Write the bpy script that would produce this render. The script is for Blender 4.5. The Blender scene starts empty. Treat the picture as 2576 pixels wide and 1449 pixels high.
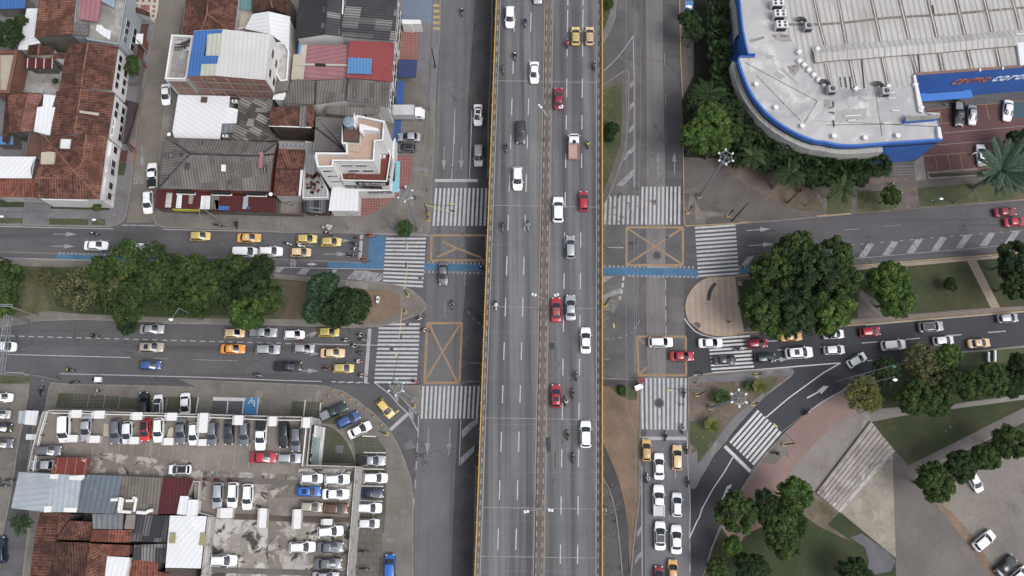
import bpy,bmesh,math,random
from mathutils import Vector,Matrix
R=random.Random(7)
rad=math.radians
S=bpy.context.scene
# ---------------- camera, sky, sun, exposure ----------------
TILT=rad(12.56);FPX=2080.0;CX=1288.0;CY=724.5;CAMH=150.0
cam=bpy.data.objects.new('camera',bpy.data.cameras.new('camera'))
S.collection.objects.link(cam)
cam.location=(0,0,CAMH);cam.rotation_euler=(TILT,0,0)
cam.data.sensor_width=36;cam.data.lens=FPX/2576*36
cam.data.clip_start=1;cam.data.clip_end=5000
S.camera=cam
SUN_EL,SUN_AZ=58,122
world=bpy.data.worlds.new('World');S.world=world;world.use_nodes=True
wn=world.node_tree;wn.nodes.clear()
wo=wn.nodes.new('ShaderNodeOutputWorld');wb=wn.nodes.new('ShaderNodeBackground')
sk=wn.nodes.new('ShaderNodeTexSky');sk.sky_type='NISHITA';sk.sun_disc=False
sk.sun_elevation=rad(SUN_EL);sk.sun_rotation=rad(SUN_AZ);sk.dust_density=3.0;sk.air_density=1.0
hs=wn.nodes.new('ShaderNodeHueSaturation');hs.inputs['Saturation'].default_value=0.32
wn.links.new(sk.outputs[0],hs.inputs['Color']);wn.links.new(hs.outputs[0],wb.inputs[0])
wb.inputs[1].default_value=0.15;wn.links.new(wb.outputs[0],wo.inputs[0])
sl=bpy.data.lights.new('sun','SUN');sl.energy=1.35;sl.angle=rad(28);sl.color=(1.0,0.97,0.93)
so=bpy.data.objects.new('sun',sl);S.collection.objects.link(so)
d_=Vector((math.sin(rad(SUN_AZ))*math.cos(rad(SUN_EL)),math.cos(rad(SUN_AZ))*math.cos(rad(SUN_EL)),math.sin(rad(SUN_EL))))
so.rotation_euler=d_.to_track_quat('Z','Y').to_euler()
S.view_settings.view_transform='Standard';S.view_settings.look='None'
S.view_settings.exposure=0.36;S.view_settings.gamma=1;S.view_settings.use_curve_mapping=False
S.cycles.max_bounces=5;S.cycles.diffuse_bounces=3;S.cycles.glossy_bounces=2
# ---------------- from the survey grid to the ground ----------------
_st,_ct=math.sin(TILT),math.cos(TILT)
def G(x,y,z=0.0):
 u=(x-CX)/FPX;v=(CY-y)/FPX
 d=(u,_st+v*_ct,-_ct+v*_st);t=(z-CAMH)/d[2]
 return Vector((d[0]*t,d[1]*t,z))
TILES=dict(a=(0,0),b=(500,0),c=(1000,0),d=(0,400),e=(500,400),f=(1000,400),g=(1700,0),h=(1700,500),i=(2300,0),
j=(2944,0),k=(2300,450),l=(2944,450),m=(0,850),n=(650,850),o=(1250,850),p=(1900,950),q=(2400,850),r=(2944,850),
s=(2400,1300),u=(2944,1300),v=(0,1300),w=(600,1300),x=(0,1538),y=(600,1538),z=(1200,1300),A=(1700,1538),
B=(2250,1538),C=(2944,1538))
def T(tok):
 if tok[0].isalpha():
  ox,oy=TILES[tok[0]];a,b=tok[1:].split(',')
  return(ox/1.4146+float(a)/4.0033,oy/1.4146+float(b)/4.0033)
 a,b=tok.split(',');return(float(a),float(b))
def P(s,z=0.0):
 """'d10,20 30,40 ...' -> world points; the tile letter carries over; '@h' after a point raises it"""
 out=[];t=''
 for tok in s.split():
  zz=z
  if '@' in tok:tok,q=tok.split('@');zz=float(q)
  if tok[0].isalpha():t=tok[0]
  elif tok[0]=='.':tok=tok[1:];t=''
  else:tok=t+tok
  x,y=T(tok);out.append(G(x,y,zz))
 return out
def ang(pt,deg,z=0.0):
 """world heading for an on-grid heading deg (0 = right, 90 = up)"""
 x,y=pt;a=G(x,y,z);b=G(x+10*math.cos(rad(deg)),y-10*math.sin(rad(deg)),z)
 return math.atan2(b.y-a.y,b.x-a.x)
# ---------------- materials ----------------
def lin(c):
 if isinstance(c,str):
  c=c.lstrip('#');c=[int(c[i:i+2],16)/255 for i in(0,2,4)]
 return tuple((v/12.92 if v<=.04045 else((v+.055)/1.055)**2.4)for v in c)
MATS={}
def mute(c,k=.78):
 g_=.3*c[0]+.59*c[1]+.11*c[2];return tuple(g_+(v-g_)*k for v in c)
def simple(name,col,rough=.6,metal=0,spec=.5,coat=0,emit=None):
 if name in MATS:return MATS[name]
 m=bpy.data.materials.new(name);m.use_nodes=True;b=m.node_tree.nodes['Principled BSDF']
 b.inputs['Base Color'].default_value=(*lin(col),1);b.inputs['Roughness'].default_value=rough
 b.inputs['Metallic'].default_value=metal;b.inputs['Specular IOR Level'].default_value=spec
 if coat:b.inputs['Coat Weight'].default_value=coat;b.inputs['Coat Roughness'].default_value=.08
 if emit:
  b.inputs['Emission Color'].default_value=(*lin(emit),1);b.inputs['Emission Strength'].default_value=1.0
 MATS[name]=m;return m
def _mix(nt,fac,a,b,mode='MIX'):
 n=nt.nodes.new('ShaderNodeMix');n.data_type='RGBA';n.blend_type=mode;n.clamp_factor=True
 for sock,v in((n.inputs[0],fac),(n.inputs[6],a),(n.inputs[7],b)):
  if hasattr(v,'is_linked')or hasattr(v,'links'):nt.links.new(v,sock)
  elif isinstance(v,(int,float)):sock.default_value=v
  else:sock.default_value=(*v,1)
 return n.outputs[2]
def _ramp(nt,src,lo,hi,inv=False):
 n=nt.nodes.new('ShaderNodeMapRange');nt.links.new(src,n.inputs[0])
 n.inputs[1].default_value=lo;n.inputs[2].default_value=hi
 n.inputs[3].default_value=1.0 if inv else 0.0;n.inputs[4].default_value=0.0 if inv else 1.0
 return n.outputs[0]
def _noise(nt,vec,scale,detail=4,rough=.6,dist=0):
 n=nt.nodes.new('ShaderNodeTexNoise');nt.links.new(vec,n.inputs['Vector'])
 n.inputs['Scale'].default_value=scale;n.inputs['Detail'].default_value=detail
 n.inputs['Roughness'].default_value=rough;n.inputs['Distortion'].default_value=dist
 return n.outputs[0]
def pm(name,c1,c2=None,scale=.25,fine=6.0,fineamt=.25,rough=.85,stain=None,bands=None,joints=None,patch=None,
bump=0,bricks=None,spec=.3,streak=None,cracks=False,metal=0):
 """procedural surface: broad mottling c1..c2, fine grain, stains (colour, scale, lo, hi), uv bands (period, colour, width),
    joints (px, py, angle, colour), patches"""
 if name in MATS:return MATS[name]
 m=bpy.data.materials.new(name);m.use_nodes=True;nt=m.node_tree;b=nt.nodes['Principled BSDF']
 tc=nt.nodes.new('ShaderNodeTexCoord');ob=tc.outputs['Object'];uv=tc.outputs['UV']
 c1=lin(c1);c2=lin(c2)if c2 else tuple(v*.8 for v in c1)
 c1,c2=mute(c1),mute(c2)
 col=_mix(nt,_ramp(nt,_noise(nt,ob,scale,5,.6),.35,.65),c1,c2)
 if patch:
  vo=nt.nodes.new('ShaderNodeTexWhiteNoise');vo.noise_dimensions='2D'
  mp=nt.nodes.new('ShaderNodeVectorMath');mp.operation='DIVIDE';mp.inputs[1].default_value=(patch[0],patch[1],1)
  nt.links.new(uv,mp.inputs[0]);fl=nt.nodes.new('ShaderNodeVectorMath');fl.operation='FLOOR'
  nt.links.new(mp.outputs[0],fl.inputs[0]);nt.links.new(fl.outputs[0],vo.inputs['Vector'])
  col=_mix(nt,_ramp(nt,vo.outputs[0],patch[3]if len(patch)>3 else.2,1.0),col,mute(lin(patch[2])))
 if stain:
  for(sc,ss,lo,hi)in(stain if isinstance(stain,list)else[stain]):
   col=_mix(nt,_ramp(nt,_noise(nt,ob,ss,8,.65,.6),lo,hi),col,mute(lin(sc)))
 if streak:
  mp=nt.nodes.new('ShaderNodeMapping');nt.links.new(uv,mp.inputs[0]);st_=streak if isinstance(streak,tuple)else(streak,3.2,.18,.5,.78)
  mp.inputs['Scale'].default_value=(st_[1],st_[2],1)
  col=_mix(nt,_ramp(nt,_noise(nt,mp.outputs[0],1.0,4,.6),st_[3],st_[4]),col,mute(lin(st_[0])))
 if bands or bricks or joints:
  sx=nt.nodes.new('ShaderNodeSeparateXYZ')
 if bands:
  sx=nt.nodes.new('ShaderNodeSeparateXYZ');nt.links.new(uv,sx.inputs[0])
  def tri(sock,per):
   q=nt.nodes.new('ShaderNodeMath');q.operation='PINGPONG';nt.links.new(sock,q.inputs[0]);q.inputs[1].default_value=per/2
   return q.outputs[0],per/2
  o_,h_=tri(sx.outputs[0],bands[0])
  col=_mix(nt,_ramp(nt,o_,h_*bands[2],h_),col,mute(lin(bands[1])))
  if len(bands)>3:
   o2,h2=tri(sx.outputs[1],bands[3])
   col=_mix(nt,_ramp(nt,o2,h2*.84,h2),col,mute(lin(bands[1])))
 if bricks:
  bt=nt.nodes.new('ShaderNodeTexBrick');nt.links.new(uv,bt.inputs['Vector'])
  bt.inputs['Scale'].default_value=1;bt.inputs['Brick Width'].default_value=bricks[0];bt.inputs['Row Height'].default_value=bricks[1]
  bt.inputs['Mortar Size'].default_value=bricks[3]if len(bricks)>3 else.03;bt.inputs['Mortar Smooth'].default_value=.4
  bt.offset=bricks[4]if len(bricks)>4 else.5
  col=_mix(nt,bt.outputs['Fac'],col,mute(lin(bricks[2])))
 if joints:
  mp=nt.nodes.new('ShaderNodeMapping');nt.links.new(ob,mp.inputs[0]);mp.inputs['Rotation'].default_value=(0,0,rad(joints[2]))
  bt=nt.nodes.new('ShaderNodeTexBrick');nt.links.new(mp.outputs[0],bt.inputs['Vector']);bt.offset=0
  bt.inputs['Scale'].default_value=1;bt.inputs['Brick Width'].default_value=joints[0];bt.inputs['Row Height'].default_value=joints[1]
  bt.inputs['Mortar Size'].default_value=.035;bt.inputs['Mortar Smooth'].default_value=.6
  f_=nt.nodes.new('ShaderNodeMath');f_.operation='MULTIPLY';nt.links.new(bt.outputs['Fac'],f_.inputs[0]);f_.inputs[1].default_value=.55
  col=_mix(nt,f_.outputs[0],col,mute(lin(joints[3])))
  jb=nt.nodes.new('ShaderNodeTexWhiteNoise')
 if cracks:
  vo=nt.nodes.new('ShaderNodeTexVoronoi');vo.feature='DISTANCE_TO_EDGE';vo.inputs['Scale'].default_value=.13
  wa=nt.nodes.new('ShaderNodeVectorMath');wa.operation='ADD';nz=nt.nodes.new('ShaderNodeTexNoise');nz.inputs['Scale'].default_value=.5;nt.links.new(ob,nz.inputs['Vector'])
  sc_=nt.nodes.new('ShaderNodeVectorMath');sc_.operation='SCALE';sc_.inputs['Scale'].default_value=3.0;nt.links.new(nz.outputs['Color'],sc_.inputs[0]);nt.links.new(ob,wa.inputs[0]);nt.links.new(sc_.outputs[0],wa.inputs[1]);nt.links.new(wa.outputs[0],vo.inputs['Vector'])
  ck=nt.nodes.new('ShaderNodeMath');ck.operation='MULTIPLY';nt.links.new(_ramp(nt,vo.outputs['Distance'],.004,.012,True),ck.inputs[0]);nt.links.new(_ramp(nt,_noise(nt,ob,.07,2),.48,.62),ck.inputs[1])
  col=_mix(nt,ck.outputs[0],col,tuple(v*.55 for v in c2))
 n2=_noise(nt,ob,fine,3,.7)
 col=_mix(nt,fineamt,col,_mix(nt,_ramp(nt,n2,.3,.7),(.45,.45,.45),(1.0,1.0,1.0)),'MULTIPLY')
 nt.links.new(col,b.inputs['Base Color']);b.inputs['Roughness'].default_value=rough
 b.inputs['Specular IOR Level'].default_value=spec;b.inputs['Metallic'].default_value=metal
 if bump:
  bp=nt.nodes.new('ShaderNodeBump');bp.inputs['Strength'].default_value=bump;bp.inputs['Distance'].default_value=.05
  nt.links.new(n2,bp.inputs['Height']);nt.links.new(bp.outputs[0],b.inputs['Normal'])
 MATS[name]=m;return m
# ---------------- mesh helpers ----------------
COL=S.collection
def tag(o,label=None,cat=None,group=None,kind=None):
 for k,v in(('label',label),('category',cat),('group',group),('kind',kind)):
  if v:o[k]=v
 return o
def empty(name,loc,rz=0,label=None,cat=None,group=None):
 o=bpy.data.objects.new(name,None);COL.objects.link(o);o.location=loc;o.rotation_euler=(0,0,rz)
 o.empty_display_size=.5
 return tag(o,label,cat,group)
def kids(o):return list(o.children)
def face_uv(pts,flip=False,dirv=None):
 n=Vector((0,0,0))
 for i in range(len(pts)):
  a,b=pts[i],pts[(i+1)%len(pts)];n+=Vector(((a.y-b.y)*(a.z+b.z),(a.z-b.z)*(a.x+b.x),(a.x-b.x)*(a.y+b.y)))
 if n.length==0:return[(0,0)]*len(pts)
 n.normalize()
 if dirv is not None:U=Vector((dirv[0],dirv[1],0)).normalized();V=n.cross(U)
 elif abs(n.z)>.9995:U=Vector((1,0,0));V=Vector((0,1,0))
 elif abs(n.z)<.05:U=Vector((0,0,1)).cross(n).normalized();V=Vector((0,0,1))
 else:U=Vector((0,0,1)).cross(n).normalized();V=n.cross(U)
 if flip:U,V=V,U
 return[(p.dot(U),p.dot(V))for p in pts]
class MB:
 def __init__(s):s.v=[];s.f=[];s.m=[];s.uv=[];s.mats=[]
 def mi(s,mat):
  if mat not in s.mats:s.mats.append(mat)
  return s.mats.index(mat)
 def face(s,pts,mat=None,flip=False,up=False,dirv=None):
  pts=[Vector(p)for p in pts]
  if up:
   a=sum(pts[i].x*pts[(i+1)%len(pts)].y-pts[(i+1)%len(pts)].x*pts[i].y for i in range(len(pts)))
   if a<0:pts.reverse()
  i0=len(s.v);s.v+=[tuple(p)for p in pts];s.f.append(tuple(range(i0,i0+len(pts))))
  s.m.append(s.mi(mat));s.uv.append(face_uv(pts,flip,dirv));return s
 def prism(s,pts,z0,z1,mat=None,side=None,bottom=False):
  pts=[Vector((p[0],p[1],0))for p in pts]
  a=sum(pts[i].x*pts[(i+1)%len(pts)].y-pts[(i+1)%len(pts)].x*pts[i].y for i in range(len(pts)))
  if a<0:pts.reverse()
  s.face([(p.x,p.y,z1)for p in pts],mat)
  for i in range(len(pts)):
   p,q=pts[i],pts[(i+1)%len(pts)]
   s.face([(p.x,p.y,z0),(q.x,q.y,z0),(q.x,q.y,z1),(p.x,p.y,z1)],side or mat)
  if bottom:s.face([(p.x,p.y,z0)for p in reversed(pts)],side or mat)
  return s
 def box(s,c,d,mat=None,rz=0,rot=None):
  M=rot or Matrix.Rotation(rz,3,'Z');c=Vector(c)
  q=[c+M@Vector((sx*d[0]/2,sy*d[1]/2,sz*d[2]/2))for sz in(-1,1)for sx,sy in((-1,-1),(1,-1),(1,1),(-1,1))]
  for f in((3,2,1,0),(4,5,6,7),(0,1,5,4),(1,2,6,5),(2,3,7,6),(3,0,4,7)):s.face([q[i]for i in f],mat)
  return s
 def tube(s,a,b,r0,r1=None,mat=None,n=8,caps=True):
  a,b=Vector(a),Vector(b);r1=r0 if r1 is None else r1;d=(b-a)
  if d.length<1e-6:return s
  q=d.to_track_quat('Z','Y')
  ra=[a+q@Vector((math.cos(t)*r0,math.sin(t)*r0,0))for t in[2*math.pi*i/n for i in range(n)]]
  rb=[b+q@Vector((math.cos(t)*r1,math.sin(t)*r1,0))for t in[2*math.pi*i/n for i in range(n)]]
  for i in range(n):s.face([ra[i],ra[(i+1)%n],rb[(i+1)%n],rb[i]],mat)
  if caps:s.face(list(reversed(ra)),mat);s.face(rb,mat)
  return s
 def ball(s,c,r,mat=None,n=10,m=6):
  c=Vector(c);r=Vector(r)if not isinstance(r,(int,float))else Vector((r,r,r))
  pt=lambda i,j:c+Vector((r.x*math.sin(math.pi*j/m)*math.cos(2*math.pi*i/n),r.y*math.sin(math.pi*j/m)*math.sin(2*math.pi*i/n),r.z*math.cos(math.pi*j/m)))
  for j in range(m):
   for i in range(n):
    q=[pt(i,j),pt(i,j+1),pt(i+1,j+1),pt(i+1,j)]
    if j==0:q=[q[0],q[1],q[2]]
    elif j==m-1:q=[q[0],q[1],q[3]]
    s.face(q,mat)
  return s
 def mesh(s,name,smooth=None):
  me=bpy.data.meshes.new(name);me.from_pydata(s.v,[],s.f)
  for m in s.mats:me.materials.append(m)
  me.polygons.foreach_set('material_index',s.m)
  ul=me.uv_layers.new(name='uv');flat=[c for f in s.uv for p in f for c in p];ul.data.foreach_set('uv',flat)
  if smooth is not None:
   bm=bmesh.new();bm.from_mesh(me);bmesh.ops.remove_doubles(bm,verts=bm.verts,dist=.0005);bm.to_mesh(me);bm.free()
   me.polygons.foreach_set('use_smooth',[True]*len(me.polygons));me.set_sharp_from_angle(angle=rad(smooth))
  me.update();return me
 def build(s,name,parent=None,smooth=None,local=False,**kw):
  o=bpy.data.objects.new(name,s.mesh(name,smooth));COL.objects.link(o)
  if parent is not None:
   o.parent=parent
   if not local:o.matrix_parent_inverse=(Matrix.Translation(parent.location)@parent.rotation_euler.to_matrix().to_4x4()).inverted()
  return tag(o,**kw)if kw else o
def inset(pts,d):
 """offset a closed outline inwards by d (metres) with mitred corners"""
 p=[Vector((q[0],q[1]))for q in pts];n=len(p)
 a=sum(p[i].x*p[(i+1)%n].y-p[(i+1)%n].x*p[i].y for i in range(n));sg=1 if a>0 else-1
 out=[]
 for i in range(n):
  e0=(p[i]-p[i-1]);e1=(p[(i+1)%n]-p[i])
  if e0.length<1e-6 or e1.length<1e-6:out.append(p[i]);continue
  e0.normalize();e1.normalize();n0=Vector((-e0.y,e0.x))*sg;n1=Vector((-e1.y,e1.x))*sg
  b=n0+n1
  if b.length<.2:out.append(p[i]+n0*d);continue
  b.normalize();k=min(d/max(b.dot(n0),.35),d*2.2)if d>0 else max(d/max(b.dot(n0),.35),d*2.2)
  out.append(p[i]+b*k)
 return[Vector((q.x,q.y,0))for q in out]
def copy_tree(o,parent=None):
 c=o.copy();COL.objects.link(c);c.parent=parent
 for ch in kids(o):copy_tree(ch,c)
 return c
def strip(mb,pts,w,z,mat,close=False):
 """ribbon of width w along pts laid at height z"""
 pts=[Vector((q[0],q[1],z))for q in pts];L=[];Rr=[]
 for i,p in enumerate(pts):
  a=pts[i-1]if i>0 else pts[i];b=pts[i+1]if i<len(pts)-1 else pts[i]
  d=(b-a);d.normalize();nn=Vector((-d.y,d.x,0))*w/2;L.append(p+nn);Rr.append(p-nn)
 for i in range(len(pts)-1):mb.face([Rr[i],Rr[i+1],L[i+1],L[i]],mat,up=True)
def dashes(mb,pts,w,z,mat,on,off,start=0.0):
 pts=[Vector((q[0],q[1],z))for q in pts];pos=-start
 for i in range(len(pts)-1):
  a,b=pts[i],pts[i+1];Lg=(b-a).length;d=(b-a)/Lg
  t=pos
  while t<Lg:
   t0=max(t,0);t1=min(t+on,Lg)
   if t1>t0+.02:strip(mb,[a+d*t0,a+d*t1],w,z,mat)
   t+=on+off
  pos=t-Lg
def text_mesh(txt,size,depth=.03,shear=0,bold=0):
 cu=bpy.data.curves.new('t','FONT');cu.body=txt;cu.size=size;cu.extrude=depth;cu.shear=shear;cu.offset=bold
 cu.align_x='LEFT';cu.resolution_u=2
 o=bpy.data.objects.new('t',cu);COL.objects.link(o);dg=bpy.context.evaluated_depsgraph_get();dg.update()
 me=bpy.data.meshes.new_from_object(o.evaluated_get(dg));bpy.data.objects.remove(o);bpy.data.curves.remove(cu)
 xs=[v.co.x for v in me.vertices];ys=[v.co.y for v in me.vertices]
 for v in me.vertices:v.co.x-=min(xs);v.co.y-=min(ys)
 return me,max(xs)-min(xs),max(ys)-min(ys)
def lettering(txt,origin,xdir,ydir,width,height,mat,parent=None,depth=.03,shear=0,name='lettering',bold=0,**kw):
 me,w,h=text_mesh(txt,1.0,depth,shear,bold)
 X=Vector(xdir).normalized();Y=Vector(ydir).normalized();Z=X.cross(Y)
 for v in me.vertices:
  c=v.co.copy();v.co=Vector(origin)+X*(c.x*width/w)+Y*(c.y*height/h)+Z*c.z
 me.materials.clear();me.materials.append(mat)
 o=bpy.data.objects.new(name,me);COL.objects.link(o)
 if parent is not None:
  o.parent=parent;o.matrix_parent_inverse=(Matrix.Translation(parent.location)@parent.rotation_euler.to_matrix().to_4x4()).inverted()
 return tag(o,**kw)
# ======================= surfaces =======================
M_asph=pm('asphalt','#615f62','#545356',.12,5,.35,.9,cracks=True,streak=('#4a494c',.012,.42,.5,.7),stain=[('#55545a',.05,.5,.75),('#4b4a4f',.6,.68,.8)])
M_asph_old=pm('asphalt_old','#646264','#565457',.2,5,.4,.9,cracks=True,stain=[('#77736f',.09,.5,.72)],joints=(9,7,2,'#4a484b'))
M_asph_new=pm('asphalt_new','#42434a','#3a3b42',.1,6,.3,.85,stain=[('#4d4b4e',.04,.52,.8)])
M_asph_worn_shade=pm('asphalt_worn_shaded','#555356','#474548',.2,5,.4,.9,stain=[('#3d3a3c',.3,.5,.75)])  # dark worn asphalt; beside the overpass its colour also carries the shade
M_slab=pm('concrete_lane','#6b6a6d','#605f62',.1,5,.3,.88,cracks=True,streak=('#545357',.45,.01,.52,.72),stain=[('#625f64',.22,.5,.74)],joints=(3.6,9.5,1.0,'#454347'))
M_slab_r=pm('concrete_lane_light','#7c7877','#6f6b6b',.1,5,.3,.88,cracks=True,streak=('#666263',.45,.01,.52,.72),stain=[('#6a6565',.2,.5,.74)],joints=(3.3,9,0,'#575354'))
M_deck=pm('bridge_concrete','#777679','#6b6a6d',.07,5,.3,.88,streak=('#4c4b4f',.55,.01,.4,.64),stain=[('#5d5c62',.12,.55,.8),('#827c79',.05,.6,.8)],joints=(60,8.0,0,'#838186'))
M_track=pm('wheel_track','#646369','#5d5c62',.2,5,.3,.88)
M_walk=pm('sidewalk','#7d7771','#6b655f',.18,4,.4,.92,stain=[('#918a82',.35,.58,.75),('#5b5550',.3,.6,.8)],joints=(2.6,2.6,2,'#56504b'))
M_walk_b=pm('sidewalk_grey','#77757a','#68666a',.18,4,.4,.92,stain=[('#87847f',.35,.58,.75)],joints=(3.2,3.2,2,'#55524f'))
M_walk_ne=pm('sidewalk_dark','#6b6360','#5a5351',.15,4,.4,.92,stain=[('#7c7470',.2,.56,.75)],joints=(9,7,10,'#4a4341'))
M_kerb=pm('kerb','#8b857d','#77716a',.5,6,.4,.9)
M_kerb_y=pm('kerb_yellow','#b99a5a','#9b8558',.6,6,.4,.9)
M_dirt=pm('dirt','#8a715c','#6f5b4a',.12,4,.5,.95,stain=[('#9c7350',.05,.5,.75),('#5c5a3c',.25,.55,.75)])
M_dirt_ne=pm('dirt_dry','#7b6b60','#65574e',.14,4,.5,.95,stain=[('#565436',.16,.5,.65),('#8c7c70',.4,.6,.8)])
M_lot=pm('gravel_lot','#827b78','#706966',.05,3,.5,.95,stain=[('#8f867a',.04,.5,.7),('#5c5450',.12,.58,.8)])
M_grass=pm('grass','#53593a','#444c2f',.2,3,.5,.95,stain=[('#6b6444',.12,.5,.7),('#3b4a2a',.3,.55,.75)],bump=.3)
M_grass_d=pm('grass_dark','#3b472a','#323e23',.14,3,.5,.95,stain=[('#544c34',.08,.5,.72)],bump=.3)
M_white=pm('road_paint','#b9b9bd','#a9a9ad',.8,7,.35,.8,stain=[('#84838a',1.3,.56,.72)])
M_white_new=pm('road_paint_new','#c9c8c9','#bbbabc',.8,7,.3,.8,stain=[('#98979b',1.6,.6,.74)])
M_white_thin=pm('road_paint_thin','#a8a8ac','#98979c',.8,7,.3,.8)
M_worn=pm('road_paint_worn','#98979a','#85848a',.9,7,.4,.85,stain=[('#6d6b70',1.1,.5,.66)])
M_yel=pm('road_paint_amber','#a38059','#8f7458',.7,7,.4,.85,stain=[('#77706c',1.0,.56,.7)])
M_blue=pm('cycle_lane_blue','#3f7195','#366688',.3,5,.3,.85,stain=[('#5a7486',.5,.56,.74)])
M_bluebox=pm('parking_blue','#2f86bd','#2a7cb2',.4,6,.2,.8)
M_terra=pm('terracotta_path','#947670','#826862',.1,4,.35,.92,stain=[('#7d6d68',.1,.55,.8)])
M_plaza=pm('plaza_concrete','#89827e','#7a736f',.08,4,.4,.92,stain=[('#998e84',.2,.56,.72),('#6e645f',.1,.6,.8)])
M_plaza_l=pm('plaza_concrete_pale','#99907f','#847b70',.22,4,.4,.92,stain=[('#aaa192',.6,.52,.7),('#716960',.4,.58,.75)])
M_plaza_d=pm('plaza_concrete_dim','#756e6c','#665f5d',.08,4,.4,.92,stain=[('#85796f',.2,.56,.74),('#5a504e',.1,.58,.78)])
M_redtile=pm('red_paving','#8d5049','#7b443f',.2,4,.35,.85,bricks=(.5,.5,'#a3837c',.035,0))
M_brickpave=pm('brick_paving','#6e4a48','#5d403f',.12,4,.35,.9,stain=[('#7d5f59',.1,.55,.78)],joints=(7,40,96,'#8c7672'))
M_tip=pm('striped_paving','#a0918b','#8f817c',.3,5,.3,.9,bands=(1.15,'#84716a',.8),bricks=(1.15,.34,'#b59c78',.06,0))
M_gpave=pm('grass_pavers','#66635a','#57564c',.2,4,.4,.95,stain=[('#4b5234',.12,.42,.6)],bricks=(.6,.6,'#4c4d40',.07,0))
M_bluefloor=pm('blue_grey_floor','#6c7a8e','#637085',.15,5,.3,.8)
M_under=pm('soil_verge','#5f554d','#4e463f',.3,4,.4,.95,stain=[('#3f4630',.2,.5,.7)])
def S_(name,mb,**k):return mb.build(name,kind='structure',**k)
def sheet(name,s,z,mat,dirv=None):
 mb=MB();mb.face(P(s,z)if isinstance(s,str)else[(q[0],q[1],z)for q in s],mat,up=True,dirv=dirv);return S_(name,mb)
def block(name,s,ztop,mat,kerbmat=None,kw=.22,z0=-.03):
 pts=P(s,0)if isinstance(s,str)else s
 mb=MB();mb.prism(pts,z0,ztop,mat,kerbmat or mat);o=S_(name,mb)
 if kerbmat:
  k=MB();inn=inset(pts,kw);n=len(pts);h=ztop+.012
  for i in range(n):
   a,b,c,d=pts[i],pts[(i+1)%n],inn[(i+1)%n],inn[i]
   k.face([(q[0],q[1],h)for q in(a,b,c,d)],kerbmat,up=True)
   for(p1,p2)in((a,b),(c,d)):k.face([(p1[0],p1[1],h),(p2[0],p2[1],h),(p2[0],p2[1],h-.05),(p1[0],p1[1],h-.05)],kerbmat)
  k.build('kerb',o)
 return o
# ---- the land and the carriageways ----
g=MB();g.face([(-1500,-1500,-.06),(1500,-1500,-.06),(1500,1500,-.06),(-1500,1500,-.06)],M_walk_ne);S_('ground',g)
g=MB();g.face([(-190,-130,0),(190,-130,0),(190,150,0),(-190,150,0)],M_asph);S_('road',g)
sheet('concrete_lane','1109,-150 c1950,0 1930,350 1905,700 1880,1060 f1880,900 1860,1170 .1168,601 o1160,230 1145,560 1115,860 1090,1449 z1235,180 1215,540 1190,1000 1170,1449 .1130,1600 .1043,1600 .1043,1246 z815,700 840,200 .1066,810 o760,560 740,260 .1080,590 .1090,458 .1107,100',.006,M_slab)
sheet('asphalt_strip','1196,-150 1250,-150 1250,1600 1130,1600 z1172,1449 1192,1000 1217,540 1237,180 o1092,1449 1117,860 1147,560 1162,230 f1862,1170 1882,900 c1882,1060 1907,700 1932,350 1952,0',.006,M_asph_worn_shade)  # asphalt along the overpass, its shade painted in as a darker colour
sheet('side_street','397,-150 470,-150 .466,0 .412,283 .393,473 .383,560 .318,560 .327,500 .352,285 .375,150',.006,pm('side_street_concrete','#797268','#6b645b',.1,5,.3,.9,stain=[('#605a53',.2,.5,.75)],joints=(4,60,8,'#4e4943')))
sheet('concrete_lane','g1690,-500 1860,-500 1865,600 1880,1449 k185,0 190,985 .1674,573 .1674,672 .1675,951 p1145,1120 1135,500 h1700,1449 1700,0',.006,M_slab_r)
sheet('asphalt_strip','k187,0 200,985 .1720,571 .1720,951 .1675,951 .1675,573',.010,M_asph_old)
sheet('concrete_lane','.1630,951 .1732,951 .1740,1260 .1745,1600 .1622,1600 .1622,1230',.007,pm('concrete_lane_grey','#717077','#65646a',.15,5,.3,.88,stain=[('#7d7a7e',.2,.55,.74)],joints=(3.4,9,0,'#4f4e53')))
sheet('asphalt_strip','.1515,-100 .1600,-100 .1624,350 .1628,571 .1628,951 .1515,951',.004,M_asph_old)
sheet('new_asphalt','p1530,560 1600,600 1700,680 1900,690 .1880,845 .2026,832 .2178,818 .2576,784 .2900,760 .2900,850 .2576,870 .2416,887 .2306,901 .2223,928 .2145,966 .2016,1049 .1921,1144 .1851,1249 .1790,1382 .1745,1600 .1738,1600 .1738,1229 .1750,1225 .1784,1159 .1836,1094 .1922,999 .1997,938 .1985,925 .1897,930 .1732,951 .1728,945',.012,M_asph_new)
sheet('repair_patch','z670,800 740,755 795,830 680,850',.012,M_walk_b)
sheet('repair_patch','n0,0 1981,60 1981,100 0,60',.004,M_asph)
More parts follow.
